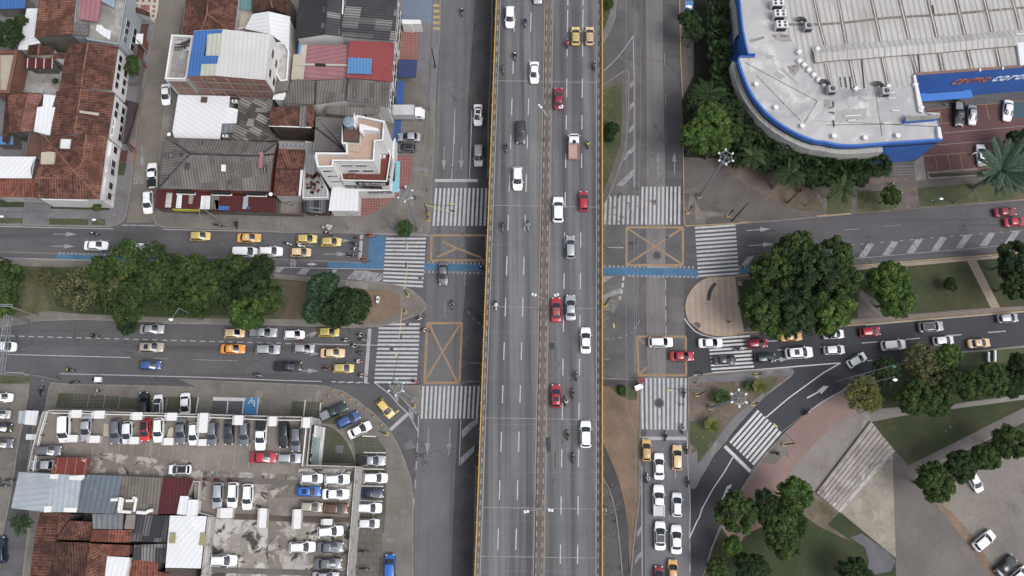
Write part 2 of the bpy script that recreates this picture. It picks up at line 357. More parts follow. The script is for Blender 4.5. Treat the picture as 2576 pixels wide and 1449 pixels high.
# ---- kerbed blocks ----
Z1=.13
NW=block('sidewalk','-250,-150 400,-150 400,0 388,75 375,150 352,285 338,400 327,500 318,545 312,556 303,563 290,569 275,572 0,567 -250,560',Z1,M_walk_b,M_kerb)
NM=block('sidewalk','467,-150 467,0 456,85 412,283 403,358 394,473 385,530 386,552 391,563 401,570 413,574 560,577 707,586 1057,590 1070,591 1078,588 1081,581 1084,558 1089,458 1093,383 1097,225 1107,100 1110,0 1112,-150',Z1,M_walk,M_kerb)
MW=block('median_island','-250,656 0,652 143,653 287,656 694,690 877,706 955,710 994,716 1020,722 1034,728 1047,738 1059,748 1068,758 1072,766 1073,773 1071,779 1064,786 1056,792 1009,808 959,822 926,824 880,825 772,821 460,813 275,807 200,805 100,808 50,817 0,825 -250,850',Z1,M_walk,M_kerb)
SW=block('sidewalk','v520,170 700,185 1981,215 w100,140 900,170 1560,200 1750,255 .873,988 z200,350 340,450 450,555 520,630 560,700 640,850 700,1000 740,1120 762,1240 .1041,1246 .1040,1600 .40,1600 .57,1449 x300,800 v270,1070 330,620 460,430 490,230',Z1,M_walk,M_kerb)
FW=block('sidewalk','-250,942 0,938 60,939 72,941 76,948 v300,230 285,330 270,430 215,680 190,820 130,1230 100,1400 x40,1000 0,1400 .-10,1600 .-250,1600',Z1,M_walk,M_kerb)
TI=block('traffic_island','976,969 1059,969 1059,1000 1057,1039 1053,1041 1044,1034',Z1,M_walk,M_kerb)
NE=block('sidewalk','1707,-150 1708,0 1711,150 1716,250 1718,443 1719,555 1721,567 1726,570 1848,564 1886,559 2121,540 2138,538 2306,523 2576,503 2950,470 2950,-150',Z1,M_walk_ne,M_kerb_y,.18)
ME=block('median_island','1816,697 1800,697 1784,698 1770,703 1756,711 1744,722 1734,736 1728,748 1724,763 1723,775 1724,781 1726,791 1729,801 1734,809 1741,816 1762,833 1772,839 1784,843 1801,846 1842,845 1877,838 2026,831 2120,821 2178,817 2576,784 2950,755 2950,606 2576,632 2531,638 2158,667 1911,688',Z1,M_walk_ne,M_kerb_y,.18)
TR=block('traffic_island','1729,950 1745,945 1792,939 1897,931 1984,926 1993,929 1997,936 1992,946 1922,999 1880,1042 1837,1094 1827,1109 1784,1159 1757,1214 1752,1224 1747,1229 1742,1229 1738,1226 1734,1206 1731,1060',Z1,M_dirt_ne,M_kerb)
SE=block('sidewalk','2950,840 2576,869 2416,887 2306,901 2224,928 2192,941 2147,966 2072,1011 2017,1049 1972,1089 1922,1144 1892,1184 1872,1216 1851,1249 1813,1322 1790,1382 1773,1432 1766,1460 1742,1600 2950,1600',Z1,M_lot,M_kerb,.3)
B1=block('verge_island','1500,-150 1556,-150 1552,0 1549,42 1539,72 1519,107 1500,135',Z1,M_walk_b,M_kerb)
sheet('grass','1505,-150 1538,-150 1535,30 1528,50 1520,75 1505,95',Z1+.02,M_grass)
B2=block('verge_island','1500,222 1519,212 1572,175 1579,175 1583,179 1583,225 1582,300 1577,350 1567,403 1549,453 1534,491 1519,518 1500,530',Z1,M_walk_ne,M_kerb)
sheet('grass','g1200,1000 1270,905 1430,840 1452,830 1452,1200 1440,1449 h1400,130 1350,300 1300,430 1265,500 1200,520',Z1+.02,M_grass)
B3=block('verge_island','p620,430 620,330 700,325 780,330 862,330 850,360 825,420 800,468 755,440',Z1,M_walk,M_kerb)
B4=block('verge_island','1500,951 1608,953 1611,960 1612,1040 1611,1162 1611,1242 1602,1312 1594,1387 1589,1449 1578,1600 1571,1600 1564,1449 1561,1412 1556,1362 1549,1300 1539,1257 1529,1227 1516,1204 1500,1190',Z1,M_asph_worn_shade,M_kerb)
sheet('dirt','p600,1205 700,1200 1010,1230 1058,1235 1058,1449 .1608,1040 .1606,1162 .1607,1240 .1597,1312 .1587,1400 .1582,1449 .1582,1600 .1584,1449 A1510,950 1480,720 1420,480 1340,280 1260,100 1200,20',Z1+.02,M_dirt)
sheet('grass','p770,1215 940,1190 1040,1260 1040,1335 960,1345 850,1290',Z1+.03,M_grass)
UB=block('underpass_verge','1236,-150 1500,-150 1500,450 1226,450 1227,300 1234,150 1236,60',Z1,M_under,M_kerb)
UC=block('underpass_verge','1196,1172 1500,1172 1500,1600 1186,1600',Z1,M_under,M_kerb)
# ---- what lies on the blocks ----
sheet('grass','-250,664 0,668 150,672 280,672 694,701 760,707 930,735 920,800 760,803 430,800 200,790 120,782 40,800 -250,810',Z1+.02,M_grass)
sheet('grass','125,690 300,675 690,705 720,790 430,797 200,788 140,770',Z1+.025,M_grass_d)
sheet('planting_bed','1745,-100 1835,-100 1840,60 1850,190 1870,260 1930,320 2000,365 2100,388 2240,395 2230,440 2100,450 2000,445 1920,410 1850,400 1720,395 1716,250 1745,190',Z1+.035,pm('dark_bed','#2c2d22','#23241b',.3,5,.4,.95,stain=[('#3a352c',.4,.5,.7)]))
sheet('dirt','n935,425 1240,440 1240,800 930,800',Z1+.03,pm('dirt_grass','#5f5c42','#6a5546',.2,4,.5,.95,stain=[('#474d30',.2,.5,.7)],bump=.2))
sheet('dirt','o0,520 150,510 330,515 420,545 490,560 495,750 400,790 220,840 0,840',Z1+.035,M_dirt)
sheet('path','o-60,430 170,445 168,510 -60,500',Z1+.03,M_plaza)
for s_ in('0,548 57,549 57,562 0,561','124,549 222,551 222,566 124,565','232,550 265,552 264,567 232,566'):sheet('grass',s_,Z1+.02,M_grass)
sheet('grass','v0,100 300,110 295,185 0,185',Z1+.02,M_grass)
sheet('grass','x-40,420 0,440 25,470 25,500 -40,560',Z1+.02,M_grass)
sheet('dirt','k320,0 700,330 900,520 1260,750 1500,850 1981,850 l330,880 1981,735 1981,400 0,250 .1990,300 .1760,250',Z1+.02,M_dirt_ne)
sheet('grass','l910,620 1981,520 .2950,400 .2950,465 l1981,725 930,810',Z1+.04,M_grass)
sheet('grass','l0,660 240,660 235,870 0,880',Z1+.04,M_grass)
sheet('grass','l300,660 720,640 700,830 300,870',Z1+.04,M_grass)
sheet('path','l240,640 300,640 300,880 240,880',Z1+.05,M_walk_ne)
sheet('path','l-120,590 510,575 1981,470 1981,530 910,615 0,655',Z1+.05,M_walk_ne)
sheet('path','l730,655 905,650 935,820 720,840',Z1+.06,pm('old_paving','#6f6460','#5b504d',.3,4,.4,.95,stain=[('#8a8079',.6,.56,.74)]))
sheet('path','k380,440 560,620 770,800 1040,960 .2060,545 k1290,760 1100,660 900,525 690,330 400,300',Z1+.03,M_walk_ne)
sheet('path','k380,625 520,612 560,625 560,655 490,660 500,760 560,860 640,850 800,870 800,905 590,908 595,985 490,970 485,760 430,850 410,850 440,670 380,670',Z1+.04,M_walk)
sheet('brick_paving','j950,1095 1981,1000 .2950,180 .2950,420 l1981,440 1000,465 965,290 850,200 j800,1300',Z1+.05,M_brickpave)
sheet('path','j900,1010 1981,915 1981,1010 950,1098',Z1+.07,M_asph_old)
sheet('path','l870,360 965,290 1000,535 890,545',Z1+.07,M_plaza)
sheet('path','l600,360 870,370 885,500 580,520',Z1+.07,M_walk_ne)
for q in range(1,5):
 mb=MB();y0=380+q*28;strip(mb,P(f'l630,{y0} 872,{y0 - 4}'),.12,Z1+.085,M_kerb);S_('step_line',mb)
sheet('grass','l1020,480 1981,440 .2950,310 .2950,330 l1981,470 1030,520',Z1+.07,M_grass_d)
block('planter_kerb',P('l1000,478 1500,440 1510,425 1000,465'),.3,M_kerb)
block('planter_kerb',P('l1000,478 1030,520 1500,490 1500,500 1010,538'),.3,M_kerb)
sheet('parking_bay_blue','j1870,1035 2050,1020 2050,1180 1885,1190',Z1+.065,pm('bay_teal','#40606d','#385662',.3,5,.3,.85))
mb=MB()
for s_ in('j970,1110 1981,1020','j1120,1090 1150,1250','j1590,1055 1625,1205','j1120,1250 1260,1240'):strip(mb,P(s_),.12,Z1+.08,M_yel)
for s_ in('l965,300 1981,225','l995,465 1490,425','l1085,320 1110,455','l1205,285 1240,440','l1325,270 1360,430','l1450,260 1480,420','l1700,240 1712,320','l1825,235 1845,330'):strip(mb,P(s_),.12,Z1+.08,M_yel)
for s_ in('l1110,190 1981,120','l1160,70 1981,0'):strip(mb,P(s_),.1,Z1+.08,M_worn)
S_('bay_marking',mb)
sheet('paving','q480,385 410,388 350,395 290,415 240,445 195,490 150,545 125,600 113,660 115,730 130,800 150,840 180,860 200,845 235,838 258,850 264,880 240,915 290,945 350,965 420,975 520,975 700,940 650,660 610,385',Z1+.025,M_tip,dirv=(1,0))
sheet('planter','q405,438 428,455 395,495 375,540 365,590 362,620 326,620 328,570 340,520 365,475',Z1+.05,pm('planter_slab','#3c3f42','#3d4432',.5,5,.3,.8))
sheet('grass','q640,430 860,390 .2158,682 r300,320 .2158,800 .2060,815 q700,905',Z1+.025,M_grass_d)
sheet('grass','r300,310 500,300 1400,215 1650,690 800,755 630,740 460,600 300,480',Z1+.025,M_grass_d)
sheet('grass','r1500,210 1981,170 .2950,640 .2950,745 r1981,670 1740,690',Z1+.025,M_grass_d)
sheet('paving','r290,280 1800,165 1981,150 .2950,620 .2950,632 r1981,175 1500,215 1740,690 1650,700 1410,222 800,275 300,315',Z1+.035,pm('block_paving','#8d7f73','#7b6e66',.3,5,.3,.9,bricks=(.6,.3,'#a89480',.05,.5)),dirv=(1,-.07))
sheet('paving','r200,820 560,790 830,765 1740,690 1981,680 .2950,750 .2950,760 r1981,715 170,865',Z1+.04,pm('block_paving_b','#7b6c65','#6a5d57',.3,5,.3,.9,bricks=(.6,.3,'#8c7c6e',.05,.5)),dirv=(1,-.07))
sheet('paving','r330,510 385,550 440,650 560,780 540,785 380,640 330,600',Z1+.04,M_walk)
sheet('grass','s150,560 470,600 400,760 300,900 235,1000 230,840 150,780',Z1+.02,M_grass)
sheet('grass','s210,230 560,250 560,460 400,470 330,330 210,350',Z1+.02,M_dirt_ne)
sheet('grass','s880,220 1040,110 1030,180 905,310',Z1+.02,M_grass)
sheet('path','s135,130 215,130 215,200 140,205',Z1+.03,M_walk)
sheet('path','s230,110 500,95 800,60 1150,40 1195,70 1170,115 1030,100 700,160 240,170',Z1+.025,M_walk_b)
sheet('path','s600,520 900,270 905,310 700,520 620,620 540,720 470,790 240,1180 200,1235 165,1225 155,900 230,860 235,1000 520,620',Z1+.027,M_walk_b)
sheet('path','s1755,240 1500,375 1280,530 1110,690 1040,770 880,975 880,990 1010,1005 870,990 700,1240 620,1340 .1790,1440 B900,1449 1150,1449 .1905,1380 .1950,1330 s1100,1180 1210,1010 1400,800 1600,610 1750,510 1981,400 .2300,1020 u900,130 740,120 300,180',Z1+.02,M_terra)
sheet('path','s1110,690 1040,770 880,975 1000,1000 1120,900 1160,950',Z1+.03,M_walk)
sheet('plaza','s1210,1010 1400,800 1600,610 1750,510 1981,400 u220,530 450,440 780,420 1150,420 1480,370 1981,300 1981,345 u1100,460 750,510 440,570 s1981,575 1430,1285 1210,1115 1180,1140 1140,1120',Z1+.035,M_plaza)
sheet('plaza','C655,160 690,1250 400,1020 130,800',Z1+.03,M_plaza_l)
sheet('plaza','C655,160 820,340 900,430 1080,690 1650,1449 .2560,1600 .2255,1600 C690,1255',Z1+.03,M_plaza_d)
sheet('path','u820,1020 1060,900 1981,430 .2950,1000 .2950,1040 u1981,570 1100,980 900,1100',Z1+.035,M_plaza_d)
sheet('grass','u440,570 750,510 1100,460 1981,345 .2950,1000 u1981,425 1060,890 815,1010',Z1+.03,M_grass_d)
sheet('grass','u1150,985 1981,575 .2950,1040 .2950,1100 u1981,780 1760,930 1560,1040 1300,1040 1200,1000',Z1+.028,M_grass_d)
sheet('grass','C-150,740 120,800 400,1030 690,1270 690,1449 .2255,1600 .1745,1600 .1770,1449 B800,1200 900,960 1050,1180 1120,1060 1200,1000 1800,750 1900,640',Z1+.025,M_grass_d)
sheet('path','B1560,440 1850,600 1981,700 .2110,1290 C0,930 250,1100 190,1080 -100,940 B1720,830 1560,640',Z1+.04,M_dirt_ne)
sheet('path','C230,1060 350,1020 600,1200 690,1300 640,1400 400,1449 420,1300 380,1160',Z1+.04,pm('tarmac_patch','#66656b','#5a5960',.3,5,.3,.9))
sheet('grass','r1340,1150 1981,1095 .2950,850 .2950,880 r1981,1230 1340,1280',Z1+.03,M_grass)
sheet('grass','u480,60 700,0 1981,-60 .2950,900 .2950,960 u1981,290 1480,360 1150,410 780,410 400,470 500,400',Z1+.026,M_grass_d)
sheet('dirt','C1080,690 1130,700 1300,850 1450,1030 1600,1250 1750,1449 1650,1449',Z1+.04,M_dirt)
sheet('blue_forecourt','c1215,-60 1530,-60 1525,235 1415,225 1215,200',Z1+.03,M_bluefloor)
for q in range(5):
 y0=40+q*58;sheet('yellow_bar',f'c1535,{y0} 1598,{y0 + 3} 1594,{y0 + 30} 1531,{y0 + 27}',Z1+.03,M_kerb_y)
sheet('red_paving','c1238,245 1388,245 1370,640 1180,640',Z1+.03,M_redtile)
sheet('red_paving','f1100,440 1328,438 1318,600 1305,710 1220,790 1100,900 950,1000 790,1060 780,820 1000,780',Z1+.03,M_redtile)
sheet('blue_forecourt','f1155,0 1215,0 1200,320 1130,430 1120,300',Z1+.03,pm('blue_floor','#2b5e9a','#27548b',.3,5,.3,.8))
sheet('path','c1405,240 1600,250 1590,500 1560,1000 1440,1000 1370,640',Z1+.02,M_walk_b)
ch=MB();sheet('paved_yard','a1340,-60 1605,-60 1590,100 1570,195 1505,190 1400,120',Z1+.03,pm('cream_paving','#b9b3a6','#aaa497',.3,5,.3,.85))
for(x0,y0,w_,h_)in((1370,-10,28,28),(1428,-10,28,30),(1490,-10,28,32),(1545,-5,26,30),(1370,45,22,24),(1415,48,92,60),(1537,50,27,28),(1535,98,27,28),(1527,145,27,28)):
 ch.face(P(f'a{x0},{y0} {x0+w_},{y0} {x0+w_},{y0+h_} {x0},{y0+h_}',Z1+.045),M_redtile,up=True)
S_('red_inlay',ch)
sheet('red_paving','a1330,240 1500,240 1440,600 1300,540',Z1+.03,pm('maroon_paving','#5e3a38','#523231',.3,5,.3,.9))
sheet('red_paving','a1150,935 1245,1000 1400,1040 1290,1449 1090,1449',Z1+.025,pm('maroon_yard_shaded','#4a3130','#3a2827',.4,5,.3,.9,stain=[('#2d3322',.4,.5,.65)]))  # maroon paving and planting, with the yard's shade put into the darker colour
sheet('red_paving','d1145,380 1290,380 1270,505 1130,505',Z1+.03,MATS['maroon_paving'])
sheet('red_paving','d1325,270 1375,270 1345,515 1300,505',Z1+.03,pm('pink_paving','#8f6a67','#7f5f5c',.3,5,.3,.9))
sheet('grass','d1130,510 1275,508 1250,635 1120,630',Z1+.03,M_grass_d)
sheet('planting_bed','d520,905 1105,930 1100,985 510,970',Z1+.03,M_grass_d)
sheet('planting_bed','d0,880 245,885 240,955 0,955',Z1+.03,M_grass_d)
sheet('grass_pavers','v590,280 900,290 .365,1003 w0,320 .495,999 w300,320 275,480 v1400,440 560,430',Z1+.02,M_gpave)
sheet('grass_pavers','w1245,360 1530,370 1515,555 1360,515 1225,500',Z1+.02,M_gpave)
sheet('grass_pavers','w450,355 765,365 745,490 430,480',Z1+.03,pm('cobble','#6b6b6e','#5c5c60',.3,5,.3,.9,bricks=(.28,.28,'#4d4d50',.05,.5)))
sheet('bay_marking','w450,320 775,328 768,362 445,355',Z1+.04,M_white_new)
sheet('parking_bay_blue','w778,328 905,330 885,495 750,490',Z1+.04,M_bluebox)
sheet('grass_pavers','w1545,400 1700,470 1800,600 1560,590 1530,560',Z1+.02,M_gpave)
block('courtyard_lawn','w1545,590 1600,590 1680,625 1750,685 1810,760 1850,840 1880,920 1890,1005 1500,1000 1520,800',Z1+.05,M_gpave,pm('garden_wall','#85827c','#75726c',.4,5,.3,.9),.3)
sheet('drain_cover','w1690,805 1765,810 1755,885 1680,880',Z1+.08,M_walk_b)
sheet('grass_pavers','z150,690 400,720 490,860 490,1449 .965,1340 .895,1340 z200,1000 190,900',Z1+.02,M_gpave)
sheet('bay','.893,1300 .962,1300 .955,1600 .868,1600',Z1+.03,pm('bay_brown','#6c675f','#5b564f',.3,4,.4,.9,bricks=(1.2,1.2,'#4f4b45',.05,.5)))
sheet('drain_cover','z500,770 550,740 610,850 550,865',Z1+.03,M_walk)
mb=MB()
for s_ in('w305,320 278,478','w600,362 590,485','w910,330 890,497','w1380,350 1362,510','w1535,375 1518,553','w765,330 745,490'):strip(mb,P(s_),.22,Z1+.05,M_white_new)
for s_ in('z268,878 490,882','z252,1043 478,1047','z233,1215 467,1220','z230,1362 458,1370','z255,712 390,718'):strip(mb,P(s_),.22,Z1+.05,M_white_new)
for s_ in('v905,290 880,430','v1065,300 1045,430','v1215,310 1195,440','v1690,330 1670,470'):strip(mb,P(s_),.12,Z1+.05,M_worn)
S_('bay_marking',mb)
mb=MB();c_=P('w838,375',Z1+.055)[0]
for q in range(14):
 a0=rad(-60+q*20);a1=rad(-60+q*20+20)
 if q<13:strip(mb,[c_+Vector((math.cos(a0)*.55,math.sin(a0)*.55-.1,0)),c_+Vector((math.cos(a1)*.55,math.sin(a1)*.55-.1,0))],.16,Z1+.055,M_white_new)
strip(mb,[c_+Vector((-.1,.55,0)),c_+Vector((-.05,0,0)),c_+Vector((.4,-.1,0)),c_+Vector((.6,-.75,0))],.18,Z1+.056,M_white_new)
mb.ball(c_+Vector((-.1,.8,0)),(.14,.14,.004),M_white_new,10,4)
S_('wheelchair_symbol',mb)
# ======================= road markings =======================
ZM=.02
def lerp(a,b,t):return a+(b-a)*t
def zebra(quad,n,mat=M_white,duty=.52,vert=True,z=ZM,gaps=(),hook=None):
 """vert: stripes run from the top edge to the bottom edge"""
 a,b,c,d=P(quad,0);mb=MB()
 if not vert:a,b,c,d=a,d,c,b
 for i in range(n):
  t0=(i)/(n-1+duty);t1=(i+duty)/(n-1+duty)
  q=[lerp(a,b,t0),lerp(a,b,t1),lerp(d,c,t1),lerp(d,c,t0)]
  if hook:q=hook(i,q)
  mb.face([(p.x,p.y,z)for p in q],mat,up=True)
 return S_('crosswalk',mb)
zebra('1095,473 1226,473 1222,568 1088,568',13)
zebra('971,598 1072,598 1064,723 962,718',13,vert=False,z=.024)
zebra('954,813 1057,813 1048,965 941,964',15,vert=False)
zebra('1062,971 1207,971 1202,1053 1058,1053',14)
zebra('1522,492 1607,492 1605,565 1519,565',8,pm('road_paint_chipped','#b0b0b3','#a0a0a4',.8,7,.4,.85,stain=[('#6d6b70',.9,.54,.62)]))
zebra('1614,470 1712,469 1711,565 1612,565',10)
zebra('1748,571 1850,564 1859,690 1756,697',13,vert=False)
zebra('1781,850 1886,843 1898,934 1791,941',10,M_white_new,vert=False,z=.026)
zebra('1612,951 1728,951 1726,1081 1614,1080',11,M_white,z=.024)
zebra('s838,448 1078,676 797,1008 552,772',8,M_white_new,duty=.6,z=.026)
mb=MB()
_lz=[0.0]
def tidy(p):
 o=[p[0]]
 for q in p[1:]:
  if len(o)>1 and(q-o[-1]).dot(o[-1]-o[-2])<0:continue
  o.append(q)
 return o
def line(s,w,mat=M_white_thin,z=ZM):_lz[0]=(_lz[0]+.00013)%.0025;strip(mb,tidy(P(s)),w,z+_lz[0],mat)
def dl(s,w,on,off,mat=M_white_thin,z=ZM):dashes(mb,P(s),w,z,mat,on,off)
line('f1550,686 1981,686',.6);line('f812,1235 o88,210',.6,z=.022);line('o187,905 z285,175',.65)
line('z710,490 535,650',.62);line('s507,815 768,1072',.62,M_white_new,.026)
line('B95,62 545,62',.6,z=.022)
line('d0,1148 500,1160 1140,1172',.14);line('d1225,1135 1575,1140',.25,M_worn);line('d1640,1178 1981,1185 e1000,1195 1981,1215 f1500,1240',.14)
dl('m850,0 f1449,1449',.01,1,1)
for s_ in('d850,1287 1100,1290','m1290,27 1360,28','n370,50 410,52','n700,55 760,56','e1640,1340 1750,1345'):line(s_,.1,M_worn)
line('m0,130 600,148 1400,170 n0,180 700,195 1500,225 1800,240',.16,M_kerb)
line('m0,190 560,206 1150,216 n0,215 900,285 1450,297 o320,308',.12)
def bl(s):mb2=MB();mb2.face(P(s,.018),M_blue,up=True);S_('cycle_lane',mb2)
bl('m575,155 1180,168 .430,650 .430,661 m1150,216 560,205')
bl('f890,1245 1052,1245 o325,302 n1457,297 1457,232 1865,245')
bl('1067,663 1216,665 1216,682 1067,680');bl('1519,672 1640,674 1754,677 1754,696 1640,695 1517,692');bl('1859,676 1925,669 1930,684 1859,690')
def squares(s,n,w=.42):
 a,b=P(s)
 for i in range(n):c=lerp(a,b,i/(n-1));mb.face([(c.x+dx*w/2,c.y+dy*w/2,.019)for dx,dy in((-1,-1),(1,-1),(1,1),(-1,1))],M_worn,up=True)
squares('m600,145 1180,162',15);squares('o780,238 1330,248',14);squares('o740,332 1320,345',15)
squares('h1285,1268 1981,1275',17);squares('k45,1415 470,1420',11);squares('p960,90 1640,102',17);squares('q660,285 905,265',6)
def arrow(s,w=.17,hw=.45,hl=2.0,mat=M_worn,z=.021,kind=0):
 a,b=P(s);d=(b-a).normalized();n=Vector((-d.y,d.x,0))
 strip(mb,[a,b-d*hl*.85],w,z,mat)
 if kind==0:mb.face([(q.x,q.y,z+.001)for q in(b,b-d*hl+n*hw,b-d*hl-n*hw)],mat,up=True)
 else:
  sg=kind;q=[b-d*hl,b-d*hl*.55-n*hw*.9*sg,b,b-d*hl*.45+n*hw*.15*sg,b-d*hl*.9+n*hw*.75*sg]
  q=[b-d*hl*1.0-n*.2*sg,b-d*hl*.35-n*hw*.8*sg,b,b-d*hl*.4+n*hw*.45*sg,b-d*hl*.85+n*hw*.9*sg,b-d*hl*.8]
  mb.face([(v.x,v.y,z+.001)for v in q],mat,up=True)
for s_ in('d535,1225 775,1228','d510,1347 755,1350','f600,1287 698,1293','f435,1426 670,1430','n1220,1155 1395,1157','n1190,1328 1375,1332'):arrow(s_)
for s_ in('f1645,348 1638,582','f1818,350 1812,582','z921,628 906,902','z1137,630 1122,912','k122,485 119,252','k284,485 281,255','B213,470 213,190'):arrow(s_)
for s_ in('k1007,1050 1252,1031','k1030,1202 1280,1184','q1020,1218 1170,1205'):arrow(s_,mat=M_white_thin,z=.03)
arrow('d1430,340 1435,540',hw=.6,kind=1,mat=M_worn);arrow('n1222,985 1370,945',hw=.6,kind=-1)
arrow('s1335,330 1555,210',.24,.62,kind=-1,mat=M_white_new,z=.026,hl=2.4);arrow('s430,1422 578,1195',.24,.62,kind=-1,mat=M_white_new,z=.026,hl=2.4)
dl('m0,975 650,993 1200,1007 1981,1030 n500,1038 1120,1055',.16,1.0,.75);line('n1120,1055 1981,1072 o260,1073',.15)
line('m75,1163 1315,1196',.16);line('m1550,1202 1700,1208',.1,M_worn);line('n110,1217 560,1228',.1,M_worn)
line('m610,1358 1981,1392 n1000,1425 1400,1436',.16);line('v30,72 250,74',.16);line('m1560,850 1981,856 n0,852 1000,868 1260,880',.12,M_worn)
dl('w1640,165 1981,172',.18,.85,.75);dl('z5,170 360,180',.18,.85,.75,z=.0235)
line('z380,178 540,300 620,400 720,490 815,665',.2);line('z45,262 200,345 440,550 550,690 620,820 690,980 735,1140 755,1240',.14,M_kerb)
line('z515,200 620,300 800,490',.14)
mb.face(P('z580,262 620,290 615,370 573,325',.021),M_worn,up=True);mb.face(P('z722,425 770,470 770,550 722,495',.021),M_worn,up=True)
line('f1750,0 1735,400',.12);dl('f1735,400 1717,690',.12,3,.3);line('f1925,0 1897,670',.14);line('c1750,1090 1745,1449',.12);line('c1922,1110 1910,1449',.14)
line('o947,640 940,788',.12,M_worn);line('o955,445 957,480',.1,M_worn);line('o1145,335 1140,470',.12,M_worn)
dl('z820,500 812,750',.14,4,.5);dl('z808,785 770,1449',.14,1.55,1.6);line('z1245,545 1228,1010',.13);line('z1240,210 1260,180 1310,165 1440,160',.12,M_worn)
line('o1195,1250 1302,1248',.12,M_worn)
for s_ in('o1170,725 1195,760','o1215,790 1245,818','o1265,840 1298,860'):line(s_,.14,M_worn)
mb.face(P('z1385,540 1420,540 1420,575 1255,738 1255,655',.021),M_worn,up=True);mb.face(P('z1385,800 1375,870 1240,1010 1240,935',.021),M_worn,up=True)
for s_ in('n950,292 1025,292 975,340 915,335','n1205,300 1290,302 1235,362 1148,355','n1510,308 1562,310 1530,345 1500,340','n1735,315 1830,320 1735,408 1650,403','n1981,345 o130,318 o30,408 n1915,432','o315,338 315,400 280,432 213,428'):mb.face(P(s_,.021),M_worn,up=True)
line('g1565,360 1575,800 1575,1449 h1575,470',.14,M_white_thin);line('g1565,360 1500,460 1400,590 1270,715',.14,M_white_thin)
for s_ in('g1570,805 1570,850 1532,890 1532,850','g1570,1022 1572,1070 1528,1112 1530,1060','g1570,1245 1572,1300 1520,1350 1522,1300','h1570,55 1572,105 1470,205 1480,140','h1570,285 1572,345 1465,458 1390,455'):mb.face(P(s_,.021),M_worn,up=True)
line('h1305,1076 1468,1078',.14);line('g1880,535 1885,660',.1,M_worn);line('g1890,950 1893,1060',.1,M_worn);line('k198,25 200,180',.1,M_worn)
dl('p1326,130 1330,700',.13,2.0,.9);line('p1612,1090 1720,1080 .1791,939',.16,M_white_new,.026);line('p700,540 770,498',.12,M_worn);line('p697,927 768,927',.12,M_worn)
for s_ in('p718,727 760,727','p790,722 818,722','p850,717 888,708','p912,696 943,684','p967,670 990,650','p1012,628 1035,598','p1048,575 1065,535'):line(s_,.16,M_worn)
mb.face(P('p690,95 808,92 690,170',.021),M_worn,up=True);mb.face(P('p690,290 882,205 880,255 720,325 690,320',.021),M_worn,up=True)
dl('p905,95 890,220 862,330',.35,.8,.5,M_white)
line('q100,800 140,860 200,925 270,965 350,985 420,995',.16,M_white_new,.027)
dl('k920,1300 1210,1275',.16,1,.5,M_kerb_y);dl('l230,1195 1500,1085 1981,1045',.16,.7,1.2,M_worn);line('l220,1335 1500,1225 1981,1180',.12,M_worn)
line('k900,985 1981,890 l600,850 1981,740',.12,M_worn);line('l160,1042 325,1030',.09,M_worn);line('l560,1005 740,992',.09,M_worn)
for x0 in(310,552,797,1043,1288,1532,1782):
 k_=-(x0-310)*.0925;mb.face(P(f'l{x0},{1318+k_} {x0+75},{1318+k_} {x0+165},{1185+k_} {x0+95},{1182+k_}',.021),M_worn,up=True)
mb.face(P('q668,270 735,265 808,165 740,180',.021),M_worn,up=True)
dl('q635,165 940,145',.16,1,.5,M_kerb_y)
line('r388,870 1000,815 1981,735 .2950,715',.16,M_white_thin,.026);line('q800,1320 1660,1250',.2,M_white_new,.026);line('q1672,1250 s1500,75 1150,330 920,525',.2,M_white_new,.026)
for s_ in('q920,1035 1040,1025','q1038,1120 1120,1113','q1462,1088 1628,1073','r345,1050 518,1036','r785,1013 932,1000','r1182,978 1353,965','r1617,943 1797,929','q1712,1246 1740,1243','r172,1245 200,1243','r397,1227 452,1223','r510,1218 565,1215','q1210,930 1330,920'):line(s_,.2,M_white_thin,.026)
line('r1340,1140 1810,1103',.14,M_worn,.026);line('r570,1312 250,1449 s1700,250 1500,362 1285,515',.2,M_white_new,.027);line('s1300,500 1090,665 900,890 770,1060',.12,M_kerb,.027)
line('s590,925 500,1080 390,1240 275,1449 .1760,1300 B650,900 575,1068',.2,M_white_new,.026);line('B890,940 800,1170 715,1449 .1745,1600',.2,M_white_new,.026)
line('s130,660 140,1100 160,1449 B575,1068',.14,z=.022);dl('B577,1120 580,1449 .1737,1600',.14,1.3,2.1,z=.022);line('B95,340 97,1000 100,1449 .1615,1600',.14,z=.022)
line('B435,365 435,465',.13,z=.022);dl('B370,460 378,1040',.05,1,2,M_worn,.022)
mb.face(P('B90,940 92,1000 50,1060 50,1000',.022),M_worn,up=True);mb.face(P('B90,1200 92,1245 28,1330 30,1270',.022),M_worn,up=True)
S_('road_marking',mb)
def boxj(s,xs,w=.42):
 global mb
 mb=MB();pts=P(s)
 for i_ in range(4):strip(mb,[pts[i_],pts[(i_+1)%4]],w,.0225+i_*.0004,M_yel)
 for i_,q in enumerate(xs):strip(mb,P(q),w*.9,.027+i_*.0006,M_yel)
 S_('box_junction_marking',mb)
boxj('1576,572 1718,572 1718,667 1576,667',('1578,574 1716,665','1716,574 1578,665'))
boxj('1086,592 1224,592 1224,655 1084,655',('o915,25 1050,90 1310,190','o1065,95 860,185'))
boxj('1075,813 1162,813 1156,963 1068,963',('o785,860 918,1140','o1095,865 918,1140','o918,1140 z880,165','o918,1140 z1205,165'))
boxj('1603,847 1725,847 1726,944 1606,944',('p1055,720 1115,772','p1140,1010 1060,1080'))
mb=None
o_=P('d1345,725',.03)[0];e1=P('d1440,725',.03)[0];n1=P('d1345,615',.03)[0]
me_,w_,h_=text_mesh('PARE',1,.0)
X=(e1-o_);Y=(n1-o_)
for v in me_.vertices:v.co=o_+X*(1-(v.co.x/w_))+Y*(1-(v.co.y/h_))if True else v.co
